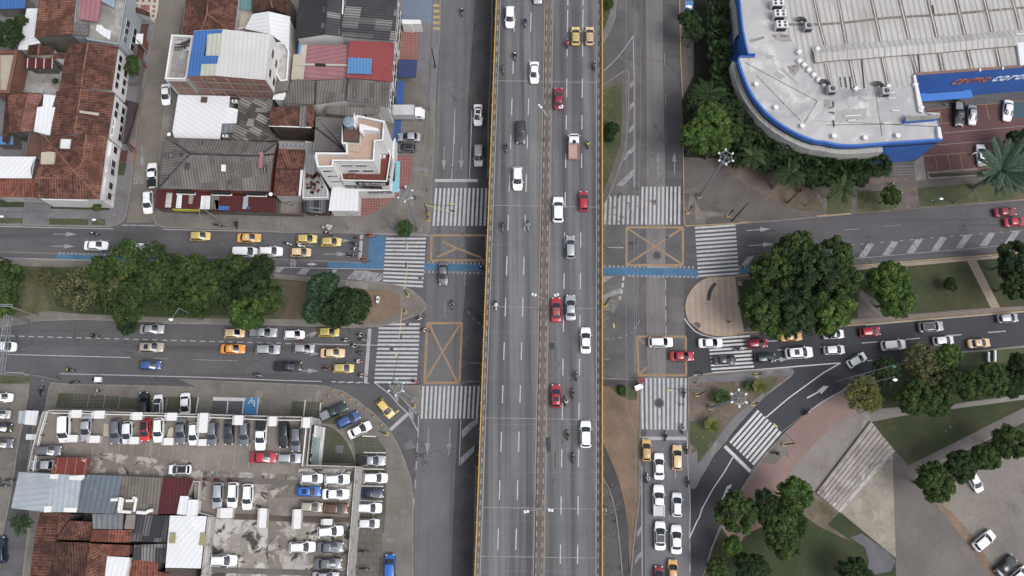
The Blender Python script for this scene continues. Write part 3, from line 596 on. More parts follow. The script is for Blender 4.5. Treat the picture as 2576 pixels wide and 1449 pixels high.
me_.materials.clear();me_.materials.append(M_worn);ow=bpy.data.objects.new('road_word',me_);COL.objects.link(ow);tag(ow,kind='structure')
mb=MB();c0=P('n1105,235',0)[0];c1_=P('n1125,262',0)[0]
for c in(P('n1112,238')[0],P('n1112,266')[0]):
 for q in range(12):strip(mb,[c+Vector((math.cos(q*.5236)*.42,math.sin(q*.5236)*.42,0)),c+Vector((math.cos((q+1)*.5236)*.42,math.sin((q+1)*.5236)*.42,0))],.1,.021,M_white)
arrow('n1250,255 1350,257',.12,.35,1.0,M_white);arrow('n1350,257 1252,255',.12,.3,.7,M_white)
S_('cycle_symbol',mb)
def manhole(s,r=.45,mat=None):
 mb=MB();c=P(s)[0];pts=[(c.x+math.cos(a)*r,c.y+math.sin(a)*r)for a in[i*math.pi/9 for i in range(18)]]
 z=.03;mb.face([(x,y,z)for x,y in pts],M_walk_b,up=True);mb.face([(c.x+(x-c.x)*.75,c.y+(y-c.y)*.75,z+.012)for x,y in pts],M_asph_worn_shade,up=True)
 S_('manhole_cover',mb)
for s_,r_ in(('h1805,1158',.95),('k210,1122',.42),('k303,1260',.42),('k208,1328',.4),('o693,395',.35),('p1260,1370',.95),('o405,1110',.4),('o563,862',.4),('f1825,1220',.3)):manhole(s_,r_)
# ======================= overpass =======================
ZB=6.5
def along(x0,x1,t,z=ZB):
 a=G(x0,0,z);b=G(x1,1449,z);return a+(b-a)*t
T0,T1=-.16,1.14
M_conc_side=pm('bridge_side','#7d7874','#6a6562',.3,5,.4,.9,stain=[('#4f4a48',.3,.55,.75)])
M_bkerb=pm('bridge_kerb','#6b635f','#5c5450',.5,5,.4,.9,stain=[('#7d746d',.8,.6,.75)])
M_bkerb_w=pm('bridge_kerb_white','#978e85','#817870',.6,6,.35,.85)
M_rail=simple('rail_yellow','#b08a3e',.6)
M_edge=pm('edge_line','#9b8576','#8b7a6e',.6,7,.35,.85)
bridge=empty('overpass',along(1249,1195,.5,0),0,'long grey concrete overpass carrying six lanes over the junction','overpass')
def quadstrip(mb,xa,xb,z,mat,t0=T0,t1=T1,seg=1):
 for i in range(seg):
  u0=t0+(t1-t0)*i/seg;u1=t0+(t1-t0)*(i+1)/seg
  q=[along(*xa,u0),along(*xb,u0),along(*xb,u1),along(*xa,u1)]
  mb.face([(p.x,p.y,z)for p in q],mat,up=True,dirv=(1,0))
mb=MB();LO,RO=(1249,1195),(1514,1514)
pts=[along(*LO,T0),along(*RO,T0),along(*RO,T1),along(*LO,T1)]
quadstrip(mb,LO,RO,ZB,M_deck)
for a,b in((0,3),(1,2),(0,1),(3,2)):
 p,q=pts[a],pts[b];mb.face([(p.x,p.y,ZB),(q.x,q.y,ZB),(q.x,q.y,ZB-1.0),(p.x,p.y,ZB-1.0)],M_conc_side)
mb.face([(p.x,p.y,ZB-1.0)for p in pts],M_conc_side);mb.build('deck',bridge)
def kerb_part(name,xa,xb,h,mat):
 mb=MB();p=[along(*xa,T0),along(*xb,T0),along(*xb,T1),along(*xa,T1)];mb.prism(p,ZB+.003,ZB+h,mat);mb.build(name,bridge)
kerb_part('edge_kerb',(1250,1196.2),(1256.5,1204),.2,M_bkerb);kerb_part('edge_kerb',(1504,1502.5),(1513,1512.8),.2,M_bkerb)
kerb_part('median_kerb',(1374,1345.5),(1388.5,1364.5),.22,M_bkerb)
mb=MB()
def bdash(xa,w,spans,mat,z):
 for(y0,y1)in spans:
  a=G(xa[0]+(xa[1]-xa[0])*y0/1449,y0,ZB);b=G(xa[0]+(xa[1]-xa[0])*y1/1449,y1,ZB);strip(mb,[a,b],w,z,mat)
sp=[(-84,-40),(32,79),(150,186),(247,290),(340,374),(438,482),(540,581),(645,693),(750,796),(861,905),(969,1014),(1086,1136),(1208,1258),(1330,1383),(1450,1500)]
bdash((1296,1250),.17,sp,M_white,ZB+.006);bdash((1337,1295.5),.17,sp,M_white,ZB+.006)
sp=[(-80,14),(24,80),(107,142),(198,246),(290,326),(386,423),(484,522),(585,623),(688,727),(793,834),(902,944),(1014,1056),(1130,1175),(1248,1295),(1370,1418),(1490,1530)]
bdash((1428.6,1409),.17,sp,M_white,ZB+.006);bdash((1467,1452.5),.17,sp,M_white,ZB+.006)
full=[(-200,1649)]
bdash((1259.3,1207.5),.1,full,M_white_thin,ZB+.006);bdash((1502,1499.5),.12,full,M_white_thin,ZB+.006)
bdash((1371.6,1341.5),.2,full,M_edge,ZB+.006);bdash((1391.5,1368),.2,full,M_edge,ZB+.006)
kd=[(-200+i*26.5,-200+i*26.5+13)for i in range(70)]
bdash((1254.5,1201.7),.26,kd,M_bkerb_w,ZB+.21);bdash((1506,1504.3),.26,kd,M_bkerb_w,ZB+.21)
bdash((1375.8,1347.5),.2,kd,M_bkerb_w,ZB+.23);bdash((1386.8,1362.6),.2,kd,M_bkerb_w,ZB+.23)
for y in(204,517,772,1052,1277,1400):
 a=G(1253-y*.0365,y-1,ZB);b=G(1506,y+4,ZB);strip(mb,[a,b],.1,ZB+.0045,M_worn)
mb.build('lane_marking',bridge)
mb=MB()
for s_ in('p150,770 205,765 212,830 160,832','A682,55 730,50 735,120 735,185 700,215 685,140'):mb.face(P(s_,ZB+.0075),M_asph_new,up=True);mb.build('tar_patch',bridge);mb=MB()
for s_,w in(('p205,870 200,960 215,1010 205,1090',.1),('p235,990 235,1030 225,1050',.1),('A765,200 758,300 765,360',.18),('A770,460 745,480 730,530',.12),('A830,90 832,130',.1)):
 strip(mb,P(s_),w,ZB+.0075,M_asph_new);mb.build('tar_crack',bridge);mb=MB()
for t in[i/9 for i in range(-1,11)]:
 mb=MB()
 for f_ in(.2,.5,.8):
  a=along(*LO,t);b=along(*RO,t);c=a+(b-a)*f_;mb.tube((c.x,c.y,0),(c.x,c.y,ZB-1.9),.65,mat=M_conc_side,n=14)
 a=along(*LO,t);b=along(*RO,t);c=(a+b)/2;dv=(b-a);mb.box((c.x,c.y,ZB-1.5),(dv.length*.86,1.5,.98),M_conc_side,math.atan2(dv.y,dv.x));mb.build('pier',bridge)
def guardrail(xa,side,label):
 root=empty('guardrail',along(*xa,.5,ZB),0,label,'guardrail')
 mb=MB();a=along(*xa,T0);b=along(*xa,T1);d=(b-a).normalized();rz=math.atan2(d.y,d.x);c=(a+b)/2
 mb.box((c.x,c.y,ZB+1.0),((b-a).length,.17,.14),M_rail,rz);mb.box((c.x,c.y,ZB+.6),((b-a).length,.1,.1),M_rail,rz);mb.build('rail',root)
 n=62;first=None
 for i in range(n):
  p=a+(b-a)*((i+.5)/n)
  if first is None:
   m2=MB();m2.box((0,0,.5),(.14,.16,1.0),M_rail);m2.box((0,side*.12,.12),(.2,.3,.1),M_rail);me=m2.mesh('post')
   first=me
  o=bpy.data.objects.new('post',first);COL.objects.link(o);o.parent=root;o.location=p-root.location;o.rotation_euler=(0,0,rz)
guardrail((1249.2,1195.2),-1,'yellow steel guardrail along the west edge of the overpass')
guardrail((1514,1514),1,'yellow steel guardrail along the east edge of the overpass')
# ======================= vehicles =======================
def paint(name,col,metal=.0,rough=.35):return simple('paint_'+name,col,rough,metal,.5,.6)
PAINT=dict(white=paint('white','#e4e5e8'),pearl=paint('pearl','#cfd1d4'),silver=paint('silver','#a4a7ac',.35),grey=paint('grey','#6a6c73',.35),
darkgrey=paint('darkgrey','#3a3c42',.3),black=paint('black','#14151a'),red=paint('red','#9e2634'),maroon=paint('maroon','#7d1c2e'),
scarlet=paint('scarlet','#c02c22'),yellow=paint('yellow','#cdb76c'),amber=paint('amber','#cc9f58'),orange=paint('orange','#d48a34'),cream=paint('cream','#cfb28a'),
lime=paint('lime','#c2b04c'),blue=paint('blue','#3a5689',.2),brightblue=paint('brightblue','#1f5eaa'),navy=paint('navy','#1c2540'),beige=paint('beige','#a39b8e',.2),
brown=paint('brown','#5d4239',.2),green=paint('green','#263433',.2),pink=paint('pink','#b3566a'))
GLASS=simple('car_glass','#141b26',.06,0,.9);TYRE=simple('tyre','#17171a',.8);RIM=simple('rim','#8b8d90',.35,.8)
LAMP=simple('headlight','#d6dbe0',.1,0,.8);TAIL=simple('tail_light','#7d1118',.2);BLACKP=simple('black_plastic','#17181b',.45)
CHROME=simple('bar_metal','#9b9da1',.3,.6);PLATE=simple('number_plate','#c9a93a',.5)
def loft(mb,secs,mat,cap=True):
 for i in range(len(secs)-1):
  a,b=secs[i],secs[i+1];n=len(a)
  for k in range(n):mb.face([a[k],a[(k+1)%n],b[(k+1)%n],b[k]],mat)
 if cap:mb.face(list(reversed(secs[0])),mat);mb.face(secs[-1],mat)
KINDS={
'sedan':(4.45,1.76,1.46,.86,.95,.98,.30,-.98,-1.52,.96),'hatch':(3.85,1.68,1.50,.88,.97,.92,.28,-1.42,-1.72,.95),
'suv':(4.5,1.86,1.66,1.0,1.08,.98,.42,-1.72,-2.02,1.05),'wagon':(4.35,1.74,1.56,.9,1.0,1.0,.36,-1.7,-1.98,1.0),
'van':(4.6,1.84,1.86,1.0,1.08,1.35,.78,-2.05,-2.2,1.05),'pickup':(5.1,1.86,1.74,1.05,1.12,1.1,.48,-.62,-.78,1.08)}
def car_body(kind,taper=1.0):
 L,W,H,hz,bz,xw,xrf,xrr,xb,dz=KINDS[kind];xw+=.1;xrf-=.14;h=L/2;w=W/2;mb=MB();Mp=PAINT['white']
 def sec(x,wf,zt,zb=.24):
  ww=w*wf
  half=[(.84,zb),(.97,zb+.08),(1.0,.5),(.99,min(zt-.12,.75)),(.94,zt-.03),(.80,zt),(.4,zt+.025),(0,zt+.035)]
  pr=[Vector((x,ww*a,z))for a,z in half];pl=[Vector((x,-ww*a,z))for a,z in reversed(half[:-1])]
  return pr+pl
 rearz=dz if kind in('sedan','pickup')else bz
 st=[(-h,.74,rearz-.28,.42),(-h+.06,.86,rearz-.12,.34),(-h+.22,.95,rearz-.03,.26),(-h+.6,.99,rearz,.24)]
 st+=[(xb,1.0,rearz,.24),(xb+.3,1.0,bz,.24),(xw-.1,1.0,bz,.24),(xw+.1,.99,bz-.01,.24),(h-.75,.97,hz,.24),(h-.38,.93,hz-.05,.25),(h-.15,.82,hz-.14,.3),(h-.02,.62,hz-.28,.38),(h,.5,hz-.36,.44)]
 st.sort(key=lambda q:q[0]);loft(mb,[sec(*q)for q in st],Mp)
 
 wb,wr=w*.93,w*(.74 if kind!='van' else.82)
 base=[(xw+.16,0),(xw+.11,wb*.5),(xw-.03,wb*.92),(xw-.12,wb),(xrr*.4,wb),(xb+.22,wb),(xb+.03,wb*.86),(xb-.05,wb*.45),(xb-.07,0)]
 top=[(xrf+.10,0),(xrf+.07,wr*.5),(xrf-.02,wr*.88),(xrf-.12,wr),(xrr*.4,wr*1.02),(xrr+.14,wr*.98),(xrr+.03,wr*.84),(xrr-.03,wr*.45),(xrr-.04,0)]
 ring=lambda pts,z:[Vector((x,y,z))for x,y in pts]+[Vector((x,-y,z))for x,y in reversed(pts[1:-1])]
 B0=ring(base,bz-.02);T0_=ring(top,H-.05)
 t2=[(x*.96+(xrf+xrr)/2*.04,y*.9)for x,y in top];T1_=ring(t2,H-.01);n=len(B0)
 for k in range(n):
  mb.face([B0[k],B0[(k+1)%n],T0_[(k+1)%n],T0_[k]],Mp);mb.face([T0_[k],T0_[(k+1)%n],T1_[(k+1)%n],T1_[k]],Mp)
 for k in range(n//2):
  mb.face([T1_[k],T1_[k+1],T1_[n-k-1],T1_[(n-k)%n]],Mp)
 return mb.mesh('body',40),(L,W,H,hz,bz,xw,xrf,xrr,xb,dz,B0,T0_)
def glass_panel(A0,A1,ks,lo=.08,hi=.9,off=.02,ends=(.0,1.0)):
 """panel over ring segments ks between belt and roof rings, pushed out by off"""
 mb=MB();cols=[]
 for j,k in enumerate(ks):
  a,b=A0[k%len(A0)],A1[k%len(A1)];cols.append((a.lerp(b,lo),a.lerp(b,hi)))
 cols[0]=tuple(cols[0][i].lerp(cols[1][i],ends[0])for i in(0,1));cols[-1]=tuple(cols[-2][i].lerp(cols[-1][i],ends[1])for i in(0,1))
 c=sum((q[0]+q[1]for q in cols),Vector())/(2*len(cols));nrm=(cols[-1][0]-cols[0][0]).cross(cols[0][1]-cols[0][0]).normalized()
 if nrm.dot(c-Vector((c.x*.2,0,.6)))<0:nrm=-nrm
 for j in range(len(cols)-1):mb.face([cols[j][0]+nrm*off,cols[j+1][0]+nrm*off,cols[j+1][1]+nrm*off,cols[j][1]+nrm*off],GLASS)
 
 loop=[q[0]for q in cols]+[q[1]for q in reversed(cols)]
 for j in range(len(loop)):a,b=loop[j],loop[(j+1)%len(loop)];mb.face([a+nrm*off,b+nrm*off,b-nrm*.02,a-nrm*.02],BLACKP)
 return mb
def mk(mesh_or_mb,name,parent,loc=(0,0,0),smooth=None):
 me=mesh_or_mb.mesh(name,smooth)if isinstance(mesh_or_mb,MB)else mesh_or_mb
 o=bpy.data.objects.new(name,me);COL.objects.link(o);o.parent=parent;o.location=loc;return o
wm=MB();wm.tube((0,-.1,0),(0,.1,0),.31,mat=TYRE,n=18);WHEEL=wm.mesh('wheel',40)
wm=MB();wm.tube((0,-.107,0),(0,.107,0),.19,mat=RIM,n=12);RIMM=wm.mesh('rim',40)
mm_=MB();mm_.ball((0,0,0),(.07,.12,.08),PAINT['white'],8,6);MIRR=mm_.mesh('wing_mirror',60)
def make_car(kind,opts=()):
 body,(L,W,H,hz,bz,xw,xrf,xrr,xb,dz,B0,T0_)=car_body(kind);h=L/2;w=W/2
 root=bpy.data.objects.new({'sedan':'sedan_car','hatch':'hatchback_car','suv':'suv_car','wagon':'estate_car','van':'passenger_van','pickup':'pickup_truck'}[kind],None);COL.objects.link(root)
 mk(body,'body',root)
 mk(glass_panel(B0,T0_,(14,15,0,1,2),.03,.97),'windscreen',root)
 mk(glass_panel(B0,T0_,(6,7,8,9,10),.12,.88),'rear_window',root)
 mk(glass_panel(B0,T0_,(3,4,5),.14,.86),'side_window',root);mk(glass_panel(B0,T0_,(11,12,13),.14,.86),'side_window',root)
 for x in(h-.82,-h+.85):
  for y in(w-.1,-w+.1):q=mk(WHEEL,'wheel',root,(x,y,.31));mk(RIMM,'rim',q)
 for y in(1,-1):
  m=MB();m.ball((h-.16,y*w*.66,hz-.2),(.15,.17,.09),LAMP,8,6);mk(m,'headlight',root,smooth=60)
  m=MB();m.box((-h+.07,y*w*.76,(dz if kind=='sedan' else bz)-.2),(.12,.26,.17),TAIL);mk(m,'tail_light',root)
  mk(MIRR,'wing_mirror',root,(xw-.22,y*(w+.08),bz+.03))
 m=MB();m.box((h-.005,0,.5),(.03,.42,.13),PLATE);mk(m,'number_plate',root)
 if 'rack' in opts:
  m=MB()
  for y in(-.46,-.23,0,.23,.46):m.box(((xrf+xrr)/2-.1,y,H+.09),(1.35,.035,.035),CHROME)
  for x in(-.62,0,.62):m.box(((xrf+xrr)/2-.1+x,0,H+.045),(.045,1.1,.05),CHROME)
  mk(m,'roof_rack',root)
 if 'bars' in opts:
  for y in(1,-1):
   m=MB();m.box(((xrf+xrr)/2,y*w*.68,H+.03),((xrf-xrr)*.82,.05,.06),BLACKP);mk(m,'roof_bar',root)
 if 'sunroof' in opts:m=MB();m.box(((xrf+xrr)/2+.1,0,H+.022),(.75,.86,.02),GLASS);mk(m,'sunroof',root)
 if 'blackroof' in opts:m=MB();m.box(((xrf+xrr)/2+.02,0,H+.02),((xrf-xrr)*.93,W*.66,.03),PAINT['black']);mk(m,'roof_panel',root)
 if 'sign' in opts:m=MB();m.box(((xrf+xrr)/2+.2,0,H+.06),(.22,.6,.1),PAINT['pearl']);mk(m,'taxi_sign',root)
 if kind=='pickup':
  m=MB();floor=PAINT['darkgrey']if 'cover' not in opts else BLACKP;x0,x1=-h+.12,-.86
  z=dz+.02
  if 'cover' in opts:m.box(((x0+x1)/2,0,z+.04),(x1-x0,W*.88,.1),BLACKP)
  else:
   m.box(((x0+x1)/2,0,z+.012),(x1-x0,W*.8,.03),BLACKP if 'light' not in opts else CHROME)
   for y in(1,-1):m.box(((x0+x1)/2,y*W*.43,z+.09),(x1-x0+.1,.1,.2),PAINT['white']if 'wside' in opts else BLACKP)
   m.box((x0-.02,0,z+.09),(.08,W*.8,.2),BLACKP)
  mk(m,'cargo_bed',root)
 if 'door' in opts:
  m=MB();m.box((.25,w+.42,.75),(.07,.95,.95),PAINT['white'],.25);mk(m,'open_door',root)
 return root
def make_truck(flat=False):
 root=bpy.data.objects.new('box_truck' if not flat else 'flatbed_truck',None);COL.objects.link(root);L=6.0 if not flat else 5.0;h=L/2;w=1.0
 c0=h-1.75 if not flat else h-2.0
 def ring(x,wf,z0,z1):return[Vector((x,s*w*wf*a,z))for s,a,z in((1,.96,z0),(1,1,z0+.2),(1,1,z1-.35),(1,.9,z1-.05),(1,.7,z1),(-1,.7,z1),(-1,.9,z1-.05),(-1,1,z1-.35),(-1,1,z0+.2),(-1,.96,z0))]
 zt=2.1 if not flat else 1.75
 mb=MB();loft(mb,[ring(c0,.96,.4,zt),ring(c0+.4,.97,.4,zt),ring(h-.75 if not flat else h-1.1,.97,.4,zt-.05),ring(h-.3,.95,.4,1.35 if not flat else 1.1),ring(h-.05,.85,.42,1.1 if not flat else 1.0),ring(h,.7,.5,.9)],PAINT['white']);mk(mb,'cab',root,smooth=40)
 mb=MB();x1=h-.8 if not flat else h-1.15;x2=h-.36
 z1=zt-.08;z2=1.38 if not flat else 1.13
 mb.face([(x1,.72,z1+.03),(x1,-.72,z1+.03),(x2,-.8,z2+.05),(x2,.8,z2+.05)],GLASS);mb.face([(x1,-.72,z1-.02),(x1,.72,z1-.02),(x2,.8,z2),(x2,-.8,z2)],BLACKP);mk(mb,'windscreen',root)
 for s in(1,-1):
  mb=MB();mb.box((c0+.72,s*.975,zt-.5),(.75,.03,.45),GLASS);mk(mb,'side_window',root)
  mb=MB();mb.ball((h-.06,s*.72,.8),(.08,.16,.1),LAMP,8,6);mk(mb,'headlight',root)
  mk(MIRR,'wing_mirror',root,(h-.65,s*1.12,1.5))
 for x in(h-1.0,-h+1.2):
  for y in(.85,-.85):q=mk(WHEEL,'wheel',root,(x,y,.38));q.scale=(1.2,1.2,1.2);mk(RIMM,'rim',q)
 mb=MB();mb.box((-.2,0,.52),(L-.6,.9,.22),BLACKP);mk(mb,'chassis',root)
 if flat:
  PB=simple('bed_pink','#a58a82',.7);mb=MB();x0=-h;x1=c0-.12;mb.box(((x0+x1)/2,0,.82),(x1-x0,1.9,.1),PB)
  for s in(1,-1):mb.box(((x0+x1)/2,s*.93,1.08),(x1-x0,.08,.42),PB)
  mb.box((x0+.04,0,1.08),(.08,1.78,.42),PB);mb.box((x1-.04,0,1.08),(.08,1.78,.42),PB);mk(mb,'cargo_bed',root)
  mb=MB();mb.tube((x1+.25,0,1.6),(x1+.25,0,1.78),.34,mat=TYRE,n=14);mk(mb,'spare_wheel',root)
 else:
  MBX=pm('cargo_box','#b9bcbd','#a9acae',.5,5,.3,.6);mb=MB();x0=-h;x1=c0-.1;mb.box(((x0+x1)/2,0,1.72),(x1-x0,2.1,2.1),MBX);mk(mb,'cargo_box',root)
  mb=MB()
  for s in(1,-1):mb.box(((x0+x1)/2,s*1.06,2.74),(x1-x0+.02,.06,.08),CHROME)
  mb.box((x0,0,2.74),(.06,2.1,.08),CHROME);mb.box((x1,0,2.74),(.06,2.1,.08),CHROME);mk(mb,'box_trim',root)
 return root
PROTO={}
PAINTED=('body','wing_mirror','cab','open_door')
def vehicle(kind,col,opts,s,deg,z,label,cat,group):
 key=(kind,tuple(opts));first=key not in PROTO
 if first:PROTO[key]=make_truck(kind=='flatbed')if kind in('truck','flatbed')else make_car(kind,opts)
 src=PROTO[key];root=src if not src.get('label')else copy_tree(src)
 tok=s.split('@');pt=T(tok[0]);hb=.8 if kind not in('truck','van')else 1.3
 root.location=G(pt[0],pt[1],z+hb)-Vector((0,0,hb));root.rotation_euler=(0,0,ang(pt,deg,z));sc=float(tok[1])if len(tok)>1 else 1.0;root.scale=(sc,sc,sc)
 for c in root.children:
  if c.name.split('.')[0]in PAINTED and len(c.material_slots):
   c.material_slots[0].link='OBJECT';c.material_slots[0].material=PAINT[col]
 tag(root,label,cat,group);return root
